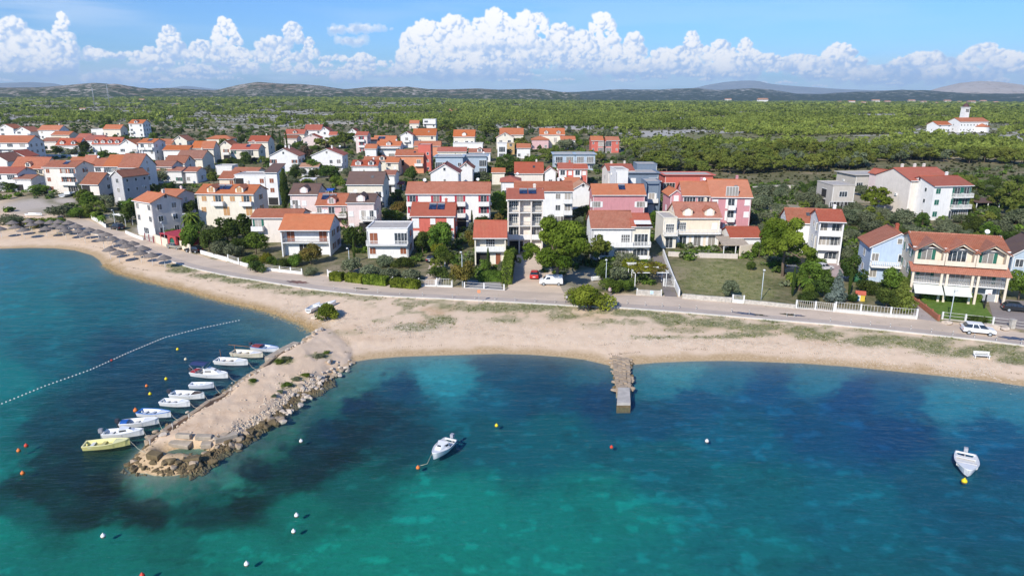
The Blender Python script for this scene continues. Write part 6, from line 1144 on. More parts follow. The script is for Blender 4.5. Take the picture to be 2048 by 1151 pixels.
def undergrowth():
    """garden bushes too many to count between the houses"""
    rng = np.random.RandomState(23); n = 19000; px = rng.uniform(-60, 2110, n); py = 255+rng.uniform(0, 1, n)**1.25*350; X = []; Y = []
    lim = np.interp(px, UPI[:, 0], UPI[:, 1])-9; ok = (py > np.interp(px, VX, VY)) & (py < lim) & (patch(GRAVEL, px, py, px*0+.5) < .3) & (patch(LOT[:2], px, py, px*0+.5) < .2) & ~((px > 1300) & (px < 1362) & (py > 500)) & ~((px > 1835) & (py > 560)) & ~((px > 1600) & (px < 1725) & (py > 512) & (py < 562)) & ~((px > 850) & (px < 896) & (py > 515)) & ~((px > 925) & (px < 1010) & (py > 558)) & ~((px > 1785) & (px < 1880) & (py > 580))
    px, py = px[ok], py[ok]; T_ = np.geomspace(95, 700, 260); z = hgt(T_*0, T_)   # distance from the picture row over the mean slope
    for a, b in zip(px, py):
        d = ray(a, b); t = (5.5-CAMH)/d[2] if b > 400 else (8.5-CAMH)/d[2]; X.append(d[0]*t); Y.append(d[1]*t)
    X = np.array(X); Y = np.array(Y); S = sd_main(X, Y); keep = (Y < 620) & (S > 33)
    for h in HOUSES:
        c, s = math.cos(-h[6]), math.sin(-h[6]); dx, dy = X-h[0], Y-h[1]; u, v = dx*c-dy*s, dx*s+dy*c; keep &= ~((abs(u) < h[4]/2+.9) & (abs(v) < h[5]/2+1.2))
    keep &= fbm(X/7, Y/7, 3, 66) > .36; rx_, ry_ = proj(X, Y, hgt(X, Y)); keep &= (patch(LOT[:2], rx_, ry_, rx_*0+.5) < .1) & (patch(GRAVEL, rx_, ry_, rx_*0+.5) < .3) & (ry_ < np.interp(rx_, UPI[:, 0], UPI[:, 1])-7) & ~((rx_ > 1298) & (rx_ < 1366) & (ry_ > 498)) & ~((rx_ > 1838) & (ry_ > 575)) & ~((rx_ > 1600) & (rx_ < 1725) & (ry_ > 512) & (ry_ < 562)) & ~((rx_ > 846) & (rx_ < 898) & (ry_ > 512)) & ~((rx_ > 925) & (rx_ < 1010) & (ry_ > 558)); X, Y = X[keep], Y[keep]; Z = hgt(X, Y); n = len(X); w = rng.uniform(.7, 2.6, n)*(1+Y/700); q, r_ = proj(X, Y, Z)
    for fol, lo_, hi_ in (('dark', 0, .4), ('green', .4, .7), ('olive', .7, 1.)):
        k = rng.rand(n); k = (k >= lo_) & (k < hi_); m = k.sum(); tm = np.stack([leaves(lobes_for('bush', np.random.RandomState(q)), 60, .14, np.random.RandomState(q), .5) for q in range(5)])[rng.randint(0, 5, m)]; th = rng.uniform(0, 6.28, m); c, s = np.cos(th)[:, None, None], np.sin(th)[:, None, None]; W = w[k][:, None, None]
        v = np.stack([(tm[..., 0]*c-tm[..., 1]*s)*W+X[k][:, None, None], (tm[..., 0]*s+tm[..., 1]*c)*W+Y[k][:, None, None], (tm[..., 2]-.1)*W*.8+Z[k][:, None, None]], -1).reshape(-1, 3)
        tag(link('undergrowth', np_mesh('undergrowth', v, np.arange(len(v)).reshape(-1, 3), FOL[fol])), {'dark': 'dark green', 'green': 'fresh green', 'olive': 'grey-green'}[fol]+' low garden bushes between the houses', 'undergrowth', kind='stuff')
    print('bushes', n)
undergrowth()

# ---------------------------------------------------------------- breakwater, jetty, rocks
ROCK = paint('limestone', (.56, .47, .38), .95, .25, 1.6, bump=.6); ROCKD = paint('weedy_rock', (.17, .125, .065), .9, .35, 2, bump=.6); ROCKB = paint('tan_rock', (.40, .31, .22), .95, .25, 1.6, bump=.6)
def rock_mesh(seed, flat=.62):
    rng = np.random.RandomState(seed); import bmesh; bm = bmesh.new(); bmesh.ops.create_icosphere(bm, subdivisions=2, radius=.5)
    pl = rng.normal(size=(13, 3)); pl /= np.linalg.norm(pl, axis=1)[:, None]; cut = rng.uniform(.22, .38, 13)
    for v in bm.verts:
        c = np.array(v.co)
        for n, k in zip(pl, cut):
            d = c@n
            if d > k: c = c-n*(d-k)
        v.co = c*np.array([1.15, .95, flat])*1.25
    me = bpy.data.meshes.new('rock'); bm.to_mesh(me); bm.free(); return me
RM = []
for i in range(8):
    for m in (ROCK, ROCKD, ROCKB): me = rock_mesh(i, .55+.04*i); me.materials.append(m); RM.append(me)
rR = random.Random(33); rocks_at = []
def edge_rocks(pts, n, smin, smax, spread, mats, lab, grp, dz=.05):
    P = [np.array(on0(*p)) for p in pts]; P = resample(P, 200)
    for k in range(n):
        q = P[rR.randrange(200)]+np.array([rR.gauss(0, spread), rR.gauss(0, spread)]); s = rR.uniform(smin, smax); z = h1(*q)
        if z < -.5: continue
        o = link('boulder', RM[rR.randrange(8)*3+rR.choice(mats)], None, (q[0], q[1], max(z, -.1)+s*.12+dz), rR.uniform(0, 6)); o.rotation_euler[0] = rR.uniform(-.3, .3); o.scale = (s,)*3; tag(o, lab, 'boulder', grp)
edge_rocks([(560, 838), (590, 808), (612, 787), (640, 768), (664, 752), (690, 728)], 80, .35, .85, .75, (0, 0, 2), 'pale limestone boulder piled along the right flank of the breakwater', 'boulders on the right flank of the breakwater')
edge_rocks([(420, 922), (455, 893), (500, 866), (555, 838)], 34, .5, 1.1, .6, (1, 1, 2), 'brown weedy boulder on the lower right flank of the breakwater', 'weedy boulders by the breakwater blocks')
edge_rocks([(262, 925), (285, 940), (335, 944), (385, 936), (420, 920)], 30, .35, .95, .4, (1, 1, 1, 2), 'dark brown weedy boulder at the tip of the breakwater', 'boulders round the breakwater tip')
edge_rocks([(290, 893), (312, 872), (340, 852), (330, 890)], 20, .35, .8, .4, (2, 1, 0), 'grey-brown rock on the left corner of the breakwater near the yellow boat', 'rocks on the left corner of the breakwater')
edge_rocks([(574, 708), (600, 690), (622, 676), (648, 660)], 46, .35, .8, .4, (0, 0, 0, 2), 'white limestone rock lined up at the root of the breakwater', 'white rocks at the breakwater root')
edge_rocks([(385, 826), (430, 806), (470, 783), (520, 745)], 16, .2, .5, 1.2, (2, 0), 'loose stone lying on the left side of the breakwater top', 'loose stones on the breakwater')
def pebbles():
    rng = np.random.RandomState(9); V = []; F = []; base = np.array([(1, 0, 0), (0, 1, 0), (-1, 0, 0), (0, -1, 0), (0, 0, .7), (0, 0, -.5)]); fb = np.array([(0, 1, 4), (1, 2, 4), (2, 3, 4), (3, 0, 4), (1, 0, 5), (2, 1, 5), (3, 2, 5), (0, 3, 5)])
    def put(x, y, s, z):
        n = len(x); sc_ = (s[:, None]*rng.uniform(.6, 1.3, (n, 3)))[:, None, :]; th = rng.uniform(0, 6.28, n); b = base[None]*sc_; c, d = np.cos(th)[:, None], np.sin(th)[:, None]
        v = np.stack([b[..., 0]*c-b[..., 1]*d+x[:, None], b[..., 0]*d+b[..., 1]*c+y[:, None], b[..., 2]+z[:, None]], -1); return v.reshape(-1, 3), (fb[None]+6*np.arange(n)[:, None, None]).reshape(-1, 3)
    x0, y0 = SPIT.min(0); x1, y1 = SPIT.max(0); n = 60000; x = rng.uniform(x0, x1, n); y = rng.uniform(y0, y1, n); q = sd_spit(x, y); px, py = proj(x, y, x*0+.8); side = px-np.interp(py, [660, 940], [650, 320])
    right = sm(-10, 60, side); dens = np.where(q > -1.0, (.06+.8*sm(2.2, .3, q))*(.12+.88*right)*sm(738, 752, py), 0); k = rng.rand(n) < dens*.55; x, y = x[k], y[k]; q = q[k]; s = rng.uniform(.05, .20, len(x))*(1+.9*sm(1.5, 0, q)); v, f = put(x, y, s, hgt(x, y)+.02)
    px, py = proj(x, y, x*0+.6); low = (q < .35) | (py > 884); fi = np.repeat(low, 8)
    for nm_, sel, mt_, lb in (('breakwater_rubble', ~fi, paint('tan_rubble', (.55, .45, .34), .95, .3, 2), 'pale broken stones scattered over the breakwater'), ('weedy_rubble', fi, ROCKD, 'brown weedy stones along the wet rim of the breakwater')): tag(link(nm_, np_mesh(nm_, v, f[sel], mt_)), lb, 'rubble', kind='stuff')
    # stony shore of the left beach
    P = resample([on0(*p) for p in [(208, 530), (235, 546), (300, 564), (370, 581), (440, 601), (520, 619), (600, 646), (628, 664)]], 400); n = 9000; i = rng.randint(0, 400, n); x = P[i, 0]+rng.normal(size=n)*.5; y = P[i, 1]+rng.normal(size=n)*.5+.2; s = rng.uniform(.04, .15, n); v, f = put(x, y, s, hgt(x, y))
    tag(link('shore_stones', np_mesh('shore_stones', v, f, paint('ochre_stones', (.42, .29, .14), .9, .4, 2))), 'ochre stones lining the water edge of the left beach', 'shore stones', kind='stuff')
    # pebble and weed strip behind the sand
    n = 42000; px = rng.uniform(560, 2300, n); py = np.interp(px, [560, 760, 1000, 1300, 1500, 1700, 2048, 2300], [600, 650, 652, 672, 680, 690, 735, 765])+rng.normal(size=n)*9; d = np.array([0.]); t = (1.3-CAMH)/(-math.sin(TH)+(CY-py)/FPX*math.cos(TH)); x = (px-CX)/FPX*t; y = (math.cos(TH)+(CY-py)/FPX*math.sin(TH))*t; k = fbm(x/2.5, y/2.5, 3, 44) > .46; x, y = x[k], y[k]; s = rng.uniform(.025, .09, len(x)); v, f = put(x, y, s, hgt(x, y)+.01)
    tag(link('beach_pebbles', np_mesh('beach_pebbles', v, f, ROCK)), 'pale pebbles strewn between the sand and the grass verge', 'pebbles', kind='stuff')
    P = resample([on0(*p) for p in _coast[6:]], 900); N2 = np.gradient(P, axis=0); N2 = np.stack([-N2[:, 1], N2[:, 0]], 1)/np.hypot(N2[:, 0], N2[:, 1])[:, None]; n = 9000; i = rng.randint(0, 900, n); off = np.where(rng.rand(n) < .6, 3.2, 6.4)+(fbm(i/40., i*0., 3, 8)-.5)*2.2+rng.normal(size=n)*.16; keep = fbm(i/14., i*0+3., 3, 18) > .50
    x = (P[i, 0]+N2[i, 0]*off)[keep]; y = (P[i, 1]+N2[i, 1]*off)[keep]; s = rng.uniform(.02, .075, len(x)); v, f = put(x, y, s, hgt(x, y)-.01)
    tag(link('seaweed_line', np_mesh('seaweed_line', v, f, paint('dry_seaweed', (.16, .11, .07), .95, .3, 3))), 'thin broken lines of dry seaweed left on the sand by the waves', 'seaweed', kind='stuff')
pebbles()
def tufts():
    rng = np.random.RandomState(19); n = 52000; a = rng.uniform(R(-40), R(40), n); d = np.sqrt(rng.uniform(60**2, 175**2, n)); x = d*np.sin(a); y = d*np.cos(a); z = hgt(x, y); px, py = proj(x, y, z); g = patch(GRASS, px, py, fbm(x/2.2, y/2.2, 4, 1)); S = sd_main(x, y)
    g = np.maximum(g, sm(9, 15, S)*sm(27, 21, S)*.25*(fbm(x/2.2, y/2.2, 4, 1) > .55)); lot_ = patch(LOT[:2], px, py, x*0+.5); g = np.maximum(g*(S < 40)*(S > 2), lot_*.5); sp = patch(GRASS[-6:], px, py, x*0+.5); g = np.maximum(g, sp*1.0); k = rng.rand(n) < g*.8; x, y, z, sp = x[k], y[k], z[k], sp[k]; m = 5
    X = np.repeat(x, m)+rng.normal(size=len(x)*m)*.13; Y = np.repeat(y, m)+rng.normal(size=len(x)*m)*.13; Z = np.repeat(z, m); h = rng.uniform(.07, .22, len(X)); th = rng.uniform(0, 6.28, len(X)); w = .08
    ln = rng.normal(size=(len(X), 2))*.12; A = np.stack([X-w*np.cos(th), Y-w*np.sin(th), Z-.02], 1); B = np.stack([X+w*np.cos(th), Y+w*np.sin(th), Z-.02], 1); D = np.stack([X+ln[:, 0], Y+ln[:, 1], Z+h], 1)
    tag(link('verge_grass', leafmesh('verge_grass', np.stack([A, B, D], 1), foliage('verge_grass', (.10, .125, .04), (.25, .25, .10), .2, .6))), 'dry green grass tufts between the beach and the road', 'grass', kind='stuff')
tufts()
def block(name, label, px, l, w, h, rot, tilt, mat, z=None):
    p = G(*px); l, w, h = l*.76, w*.76, h*.8; o = box_part(name, None, mat, (-l/2, l/2, -w/2, w/2, -h*.5, h*.5)); o.location = (p.x, p.y, (p.z if z is None else z)+h*.3); o.rotation_euler = (R(tilt), R(tilt*.6), R(rot)); b = o.modifiers.new('b', 'BEVEL'); b.width = .06; b.segments = 2; tag(o, label, 'concrete block'); return o
BLK = paint('old_concrete', (.42, .35, .27), .95, .25, 1.5, bump=.6)
for a in [('concrete_block', 'long pale concrete block with a slot beside the dark boulders at the breakwater end', (452, 878), 3.0, .95, .75, 38, 3), ('concrete_block', 'big tilted grey slab lying in the pool at the breakwater end', (362, 890), 2.9, 1.3, .6, -8, 8), ('concrete_block', 'square brown block right of the pool at the breakwater end', (414, 892), 1.35, 1.2, .7, 12, 4),
          ('concrete_block', 'long tan block on the upper left of the pool', (368, 874), 2.2, .7, .6, -10, -4), ('concrete_block', 'tan block on the upper right of the pool, tilted', (408, 876), 2.1, .8, .6, 6, 8), ('concrete_block', 'dark flat slab closing the pool towards the sea', (384, 921), 2.1, 1.0, .6, 10, -5), ('concrete_block', 'dark pitted block on the left rim of the pool', (310, 914), 1.8, 1.1, .8, -15, 6)]: block(*a, BLK if 'dark' not in a[1] or 'pale' in a[1] else ROCKD)
# quay edge on the sheltered side of the breakwater
def strip_solid(name, label, cat, edge, w, z0, z1, mat, jit=.0, n=60):
    P = resample([on0(*p) for p in edge], n); P = P+np.stack([(fbm(np.arange(n)*.35, np.arange(n)*0+q, 3, 5)-.5)*jit*7 for q in (1, 2)], 1); mb = MB(); rng = random.Random(2); d = np.gradient(P, axis=0); nrm = np.stack([-d[:, 1], d[:, 0]], 1)/np.hypot(d[:, 0], d[:, 1])[:, None]
    for i in range(n-1):
        a, b = P[i], P[i+1]; na, nb = nrm[i]*w, nrm[i+1]*w; t = z1+rng.uniform(-jit, jit)
        mb.hexa([(*a, z0), (*b, z0), (*(b-nb), z0), (*(a-na), z0), (*a, t), (*b, t), (*(b-nb), t), (*(a-na), t)])
    return tag(mb.build(name, mat), label, cat)
strip_solid('quay_edge', 'long flat concrete mooring edge on the boat side of the breakwater', 'quay', [(292, 890), (345, 853), (385, 830), (420, 808), (450, 789), (480, 768), (520, 738), (556, 713)], .55, -.6, .52, ROCKB, .12, 46)
strip_solid('quay_slab', 'smooth pale concrete landing at the inner end of the mooring edge', 'quay', [(530, 722), (560, 704), (588, 690)], 1.1, -.4, .60, BLK, .02, 10)
# the small jetty in the middle of the bay
jp = [(1241, 728), (1243, 750), (1244, 770), (1245, 785)]; J = thing('jetty', 'narrow stone jetty with a concrete block end in the middle of the bay', 'jetty', (*on0(1241, 722), 0)); jx, jy = on0(1241, 722)
W0 = [on0(1224, 715), on0(1259, 722), on0(1262, 786), on0(1233, 786)]; n = 26; mb = MB(); rj = random.Random(5)
for i in range(n):
    t0, t1 = i/n, (i+1)/n
    a = [W0[0][k]*(1-t0)+W0[3][k]*t0 for k in (0, 1)]; b = [W0[1][k]*(1-t0)+W0[2][k]*t0 for k in (0, 1)]; c = [W0[1][k]*(1-t1)+W0[2][k]*t1 for k in (0, 1)]; d = [W0[0][k]*(1-t1)+W0[3][k]*t1 for k in (0, 1)]
    for q in range(4):
        f0, f1 = q/4, (q+1)/4; jz = .42+rj.uniform(-.10, .10)+(0 if 0 < q < 3 else -.05); L_ = lambda u, v, f: (u[0]*(1-f)+v[0]*f+rj.uniform(-.07, .07)-jx, u[1]*(1-f)+v[1]*f+rj.uniform(-.07, .07)-jy)
        p1, p2, p3, p4 = L_(d, c, f0), L_(d, c, f1), L_(a, b, f1), L_(a, b, f0); mb.hexa([(*p1, -.8), (*p2, -.8), (*p3, -.8), (*p4, -.8), (*p1, jz), (*p2, jz), (*p3, jz), (*p4, jz)])
mb.build('stone_walkway', ROCKB, J); mb = MB(); q = [on0(1233, 815, .0), on0(1261, 815, .0), on0(1259, 783, .0), on0(1235, 783, .0)]; q = [(a-jx, b-jy) for a, b in q]; mb.hexa([(*p, -1.2) for p in q]+[(*p, .28) for p in q], 0); mb.build('base_block', ROCKD, J)
q2 = [(a*.97+sum(z[0] for z in q)/4*.03, b*.97+sum(z[1] for z in q)/4*.03) for a, b in q]; mb = MB(); mb.hexa([(*p, .283) for p in q2]+[(*p, .62) for p in q2]); mb.build('concrete_cap', CONC, J)
for k in range(46):
    t = rj.random(); s = rj.choice((0, 1)); a = W0[0] if s == 0 else W0[1]; b = W0[3] if s == 0 else W0[2]; x = a[0]*(1-t)+b[0]*t+rj.uniform(-.25, .25); y = a[1]*(1-t)+b[1]*t; o = link('edge_stone', RM[rj.randrange(8)*3+rj.choice((1, 2, 2))], J, (x-jx, y-jy, .15)); sc_ = rj.uniform(.4, .7); o.scale = (sc_,)*3; o.rotation_euler[2] = rj.uniform(0, 6)

# ---------------------------------------------------------------- boats
def gel(c): return paint('boat_paint', c, .35, .05, 1, .5)
WOOD = paint('varnished_wood', (.25, .12, .05), .5, .3, 4); RUB = paint('black_rubber', (.02, .02, .02), .7, .1); ROPE = paint('rope', (.60, .55, .40), .9, .1)
def boat(label, st, bw, col=(.80, .80, .78), rim=None, inner=(.62, .60, .55), B=None, motor=True, cabin=0, fore=.62, thw=2, cover=None, bimini=None, mast=None, z=0.0, group=None, name='motor_boat', up=.0, moor=None, motorc=(.05, .05, .06), bow_up=0):
    a = Vector((*on0(*st, .35+z), 0)); b = Vector((*on0(*bw, .35+z), 0)); L = (b-a).length; c = (a+b)/2; hd = math.atan2((b-a).y, (b-a).x); B = B or L*.36
    t = thing(name, label, 'boat', (c.x, c.y, z), hd, group); n = 13; rim = rim or (.74, .74, .72); H0 = .36+L*.025
    def sec(s):
        hb = B/2*(.84+.16*math.sin(PI*min(1, s*1.25)))*(1 if s < .45 else max(0.02, math.cos((s-.45)/.55*PI/2)**.62)); sh = H0+.38*max(0, s-.35)**2+.03; x = -L/2+L*s+(.0 if s < 1 else 0); return x, hb, sh
    mb = MB(); V = []; 
    for i in range(n):
        s = i/(n-1); x, hb, sh = sec(s); k = max(0, s-.7)/.3; V += [(x-.35*k*(1-.0)*.3, 0, -.18+.12*k), (x-.10*k, hb*.72, -.02), (x, hb, sh), (x, hb-.07 if hb > .1 else hb*.4, sh), (x-.02*k, max(hb-.16, .01)*.86, .12), (x, 0, .10)]
    m = 6; V2 = [(p[0], -p[1], p[2]) for p in V]; off = len(V); F = []; mi = []
    for i in range(n-1):
        for j in range(5): q = (i*m+j, (i+1)*m+j, (i+1)*m+j+1, i*m+j+1); F.append(q[::-1]); F.append(tuple(v+off for v in q))
    F += [(0, 1, 2, 3, 4, 5)[::-1], tuple(v+off for v in (0, 1, 2, 3, 4, 5))]; k0 = (n-1)*m; F += [tuple(k0+v for v in (0, 1, 2, 3, 4, 5)), tuple(k0+off+v for v in (0, 1, 2, 3, 4, 5))[::-1]]
    mb.add(V+V2, F, 0, False); mb.build('hull', gel(col), t)
    g = MB()
    for s in (1, -1): g.tube([(sec(i/(n-1))[0], s*(sec(i/(n-1))[1]-.03), sec(i/(n-1))[2]+.02) for i in range(n)], .05, 5)
    x, hb, sh = sec(0); g.box(x-.03, x+.12, -hb+.03, hb-.03, sh-.12, sh+.03); g.build('gunwale', gel(rim), t)
    d = MB(); x0 = -L/2+.15; P = [(sec(i/(n-1))[0]+(.15 if i == 0 else 0), max(.01, sec(i/(n-1))[1]-.14)*.9) for i in range(n-1)]; V = [(x, y, .17) for x, y in P]+[(x, -y, .17) for x, y in P[::-1]]; d.add(V, [tuple(range(len(V)))[::-1]]); d.build('floor', gel(inner), t)
    if fore < 1:
        V = []; ss = [fore+(1-fore)*i/6 for i in range(7)]
        for s in ss: x, hb, sh = sec(s); V += [(x, hb-.02, sh+.015), (x, 0, sh+.07), (x, -hb+.02, sh+.015)]
        F = [q for i in range(6) for q in ((i*3, i*3+1, (i+1)*3+1, (i+1)*3), (i*3+1, i*3+2, (i+1)*3+2, (i+1)*3+1))]; x, hb, sh = sec(fore); V += [(x, hb-.05, .18), (x, -hb+.05, .18)]; F += [(0, 1, 2, 22, 21)]
        f = MB(); f.add(V, F); f.build('foredeck', gel(rim if col[2] < .5 else (.76, .76, .74)), t)
    for k in range(thw):
        s = .18+.24*k; x, hb, sh = sec(s); box_part('bench', t, gel(inner if k else (.7, .69, .66)), (x-.17, x+.17, -hb+.08, hb-.08, sh-.24, sh-.17))
    if motor:
        x, hb, sh = sec(0); mo = MB(); mo.box(x-.48, x-.10, -.17, .17, sh+.0, sh+.42); mo.box(x-.36, x-.22, -.06, .06, -.35, sh-.003); mt = mo.build('outboard_motor', paint('motor', motorc, .4), t); box_part('clamp', mt, METAL, (x-.1, x+.05, -.1, .1, sh-.15, sh+.1))
    if cabin:
        x, hb, sh = sec(.40); x1, hb1, _ = sec(.80); h = cabin; cb = MB(); a_, b_ = hb*.78, hb1*.55
        cb.hexa([(x, -a_, sh-.1), (x1, -b_, sh+.05), (x1, b_, sh+.05), (x, a_, sh-.1), (x+.05, -a_*.86, sh+h), (x1-L*.16, -b_*1.0, sh+h*.9), (x1-L*.16, b_*1.0, sh+h*.9), (x+.05, a_*.86, sh+h)]); c_ = cb.build('cabin', gel((.80, .80, .79)), t); wn = MB(); xm = x1-L*.16
        for s in (1, -1):
            q = lambda u, v: (x+.03+(x1-L*.08-x)*u, s*((a_*(1-u)+b_*u)*(1-.12*v)+.02), sh-.05+(h+.02)*v); wn.add([q(.1, .45), q(.62, .45), q(.55, .85), q(.1, .85)], [(0, 1, 2, 3)])
        wn.add([(xm+L*.045, -b_*.8, sh+h*.70), (xm+L*.045, b_*.8, sh+h*.70), (xm+.025, b_*.75, sh+h*.93), (xm+.025, -b_*.75, sh+h*.93)], [(0, 1, 2, 3)]); wn.build('window', GLASS, c_)
    if cover:
        s0, s1, cc = cover; mb = MB(); ss = [s0+(s1-s0)*i/5 for i in range(6)]; V = []
        for s in ss: x, hb, sh = sec(s); V += [(x, hb, sh+.03), (x, hb*.45, sh+.14), (x, -hb*.45, sh+.14), (x, -hb, sh+.03)]
        mb.add(V, [(i*4+j, i*4+j+1, (i+1)*4+j+1, (i+1)*4+j) for i in range(5) for j in range(3)]); mb.build('tarpaulin', paint('tarp', cc, .8), t)
    if bimini:
        mb = MB(); x0, hb, sh = sec(.02); x1 = x0+L*.42; hb = hb*.9; zt = sh+1.25; mb.add([(x0, -hb, zt-.15), (x1, -hb, zt-.15), (x1, 0, zt), (x0, 0, zt), (x1, hb, zt-.15), (x0, hb, zt-.15)], [(0, 1, 2, 3), (3, 2, 4, 5)]); bi = mb.build('sun_canopy', paint('canopy_cloth', bimini, .9), t); fr = MB()
        for s in (1, -1):
            for xx_ in (x0, x1): fr.tube([((x0+x1)/2, s*hb, sh), (xx_, s*hb, zt-.15)], .022, 5)
        fr.build('frame', METAL, bi)
    if mast:
        mb = MB(); x, hb, sh = sec(.5)
        if mast == 'boom': mb.tube([(-L*.62, .1, sh+.9), (L*.12, 0, sh+.85)], .045, 6); mb.tube([(-L*.42, .05, sh-.2), (-L*.42, .05, sh+.9)], .03, 6)
        else: mb.tube([(-L*.33, 0, sh-.2), (-L*.34, 0, sh+1.4)], .03, 6); mb.tube([(L*.05, 0, sh-.2), (L*.05, 0, sh+.9)], .03, 6)
        mb.build('mast', WOOD, t)
    if moor:
        e = on0(*moor, .8); r = MB(); s0 = Vector((*((b+(a-b)*.02).xy), .55)); e = Vector((*e, .75)); r.tube([tuple(s0), tuple(s0.lerp(e, .5)-Vector((0, 0, .25))), tuple(e)], .018, 4); ro = r.build('mooring_rope', ROPE); tag(ro, 'thin mooring line from the '+shorten(label, 8)+' to the quay', 'rope')
    return t
boat('pale yellow open boat moored at the breakwater tip', (168, 890), (260, 882), (.72, .66, .26), (.70, .66, .34), (.52, .46, .20), fore=.66, moor=(293, 905), motor=False)
boat('white cabin boat with grey outboard, second from the breakwater tip', (208, 866), (288, 862), cabin=.42, fore=.5, moor=(302, 880), motorc=(.3, .3, .32))
boat('white open boat with blue cover over its stern', (241, 846), (318, 840), cover=(.02, .2, (.02, .12, .42)), fore=.6, moor=(325, 858))
boat('white boat with blue gunwale and benches, short one in the moored row', (278, 823), (342, 827), (.75, .76, .77), (.02, .16, .50), (.45, .48, .50), motor=False, moor=(355, 838))
boat('plain white open boat with grey interior in the middle of the row', (323, 802), (380, 806), inner=(.42, .42, .42), motor=False, moor=(395, 815))
boat('white rowing boat with dark brown bow cover', (343, 787), (409, 790), cover=(.66, .92, (.08, .06, .05)), moor=(420, 800), thw=3)
boat('small grey-white dinghy next to the blue-canopied cruiser', (380, 769), (428, 769), (.60, .64, .68), (.8, .8, .8), inner=(.3, .38, .45), motor=False, moor=(440, 785))
boat('white cabin cruiser with dark blue sun canopy and red trim', (386, 743), (456, 750), cabin=.55, bimini=(.03, .05, .14), cover=(.02, .16, (.35, .04, .05)), fore=.5, moor=(472, 762), name='cabin_cruiser')
boat('white wooden boat with two short masts beside the landing', (432, 720), (496, 724), mast='two', inner=(.55, .50, .42), motor=False, moor=(512, 738), thw=3)
boat('cream wooden boat with a long boom sticking out over its stern', (465, 704), (526, 709), (.70, .64, .50), (.62, .52, .38), (.62, .56, .45), mast='boom', motor=False, moor=(545, 715), thw=3)
boat('blue decked boat moored innermost at the landing', (505, 692), (558, 698), (.70, .72, .75), (.03, .15, .42), (.35, .42, .50), cover=(.05, .35, (.25, .05, .05)), moor=(570, 700))
boat('white cabin boat at anchor in the open bay with two round deck hatches', (902, 879), (866, 912), cabin=.5, fore=.5, B=1.75, motorc=(.35, .36, .4))
boat('wide white open boat at anchor near the right edge', (1931, 907), (1936, 946), B=2.1, inner=(.66, .64, .60), thw=3, motorc=(.4, .4, .42))
for lab, a, b, kw in [('white open boat lying on the sand left of the small pine', (616, 620), (640, 607), {}), ('white upturned-bow boat lying behind the small pine on the sand', (640, 612), (672, 603), {}), ('white motor cruiser parked ashore on the gravel lot in the left village', (123, 391), (150, 385), dict(cabin=.6)),
        ('slim white boat stored ashore among the shrubs at far left', (52, 428), (84, 428), {}), ('small white boat on a trailer in the shaded yard right of the big pine', (1184, 556), (1214, 553), {})]:
    zz = h1(*on0(*a, 2.0)); gz = G((a[0]+b[0])/2, (a[1]+b[1])/2).z; boat(lab, a, b, z=gz+.15, motor=False, **kw)
mb = MB(); p0 = on0(838, 932); p1 = on0(864, 914); mb.tube([(p0[0], p0[1], .05), ((p0[0]+p1[0])/2+.2, (p0[1]+p1[1])/2-.4, .03), (p1[0], p1[1], .4)], .025, 4); tag(mb.build('anchor_rope', ROPE), 'pale anchor rope from the boat with round hatches to its orange buoy', 'rope')

# ---------------------------------------------------------------- buoys and the swimming line
BC = {'white': (.80, .79, .75), 'yellow': (.75, .60, .02), 'orange': (.75, .20, .04), 'red': (.62, .06, .03), 'cream': (.70, .62, .42)}
def buoy(label, px, py, c, r=.20):
    x, y = on0(px, py, .1); t = thing('buoy', label, 'buoy', (x, y, 0)); mb = MB(); mb.lathe([(.001, -r*.7), (r*.7, -r*.5), (r, 0), (r*.95, r*.45), (r*.6, r*.95), (r*.22, r*1.15), (r*.2, r*1.5), (.001, r*1.55)], 12); mb.build('float', paint('buoy_'+c, BC[c], .4, .1), t)
    mb = MB(); mb.lathe([(r*.9, -r*.5), (r*1.02, -r*.1), (r*1.02, .0)], 12); mb.build('waterline_band', paint('buoy_weed', (.22, .12, .06)), t)
for a in [('yellow buoy left of the jetty and right of the anchored cabin boat', 993, 849, 'yellow'), ('yellow buoy just below the wide white boat', 1929, 960, 'yellow', .26), ('yellow buoy between the swimming line and the moored boats, highest', 355, 697, 'yellow'), ('cream buoy just below the highest yellow buoy', 371, 717, 'cream'),
          ('yellow buoy left of the small grey-white dinghy', 332, 756, 'yellow'), ('yellow buoy above the white boat with grey interior', 300, 786, 'yellow'), ('reddish buoy up-left of the lowest yellow buoy in the mooring', 293, 770, 'orange', .18), ('orange buoy left of the boat with blue gunwale', 271, 819, 'orange', .26), ('white buoy right of the breakwater tip', 602, 880, 'white'),
          ('white buoy in open turquoise water, upper of two', 593, 1028, 'white'), ('white buoy in open turquoise water, lower of two', 587, 1060, 'white', .19), ('white buoy in the lower left of the bay', 206, 1069, 'white'), ('white buoy near the bottom of the bay in the middle left', 493, 1125, 'white'), ('white buoy in the bay between jetty and right boat', 1414, 880, 'white'),
          ('small brown-red buoy below the jetty end', 1223, 892, 'red', .18), ('orange buoy holding the anchored cabin boat', 836, 933, 'orange', .2), ('red buoy left of the yellow boat, upper of three', 52, 889, 'red'), ('orange buoy left of the yellow boat, middle of three', 37, 899, 'orange'), ('orange buoy left of the breakwater, lowest of three', 45, 944, 'orange'), ('red buoy cut by the bottom edge', 284, 1148, 'red')]: buoy(*a)
lp = resample([on0(*p, .05) for p in [(-30, 820), (0, 808), (90, 771), (180, 739), (260, 703), (330, 674), (400, 656), (440, 648), (478, 640)]], 78)
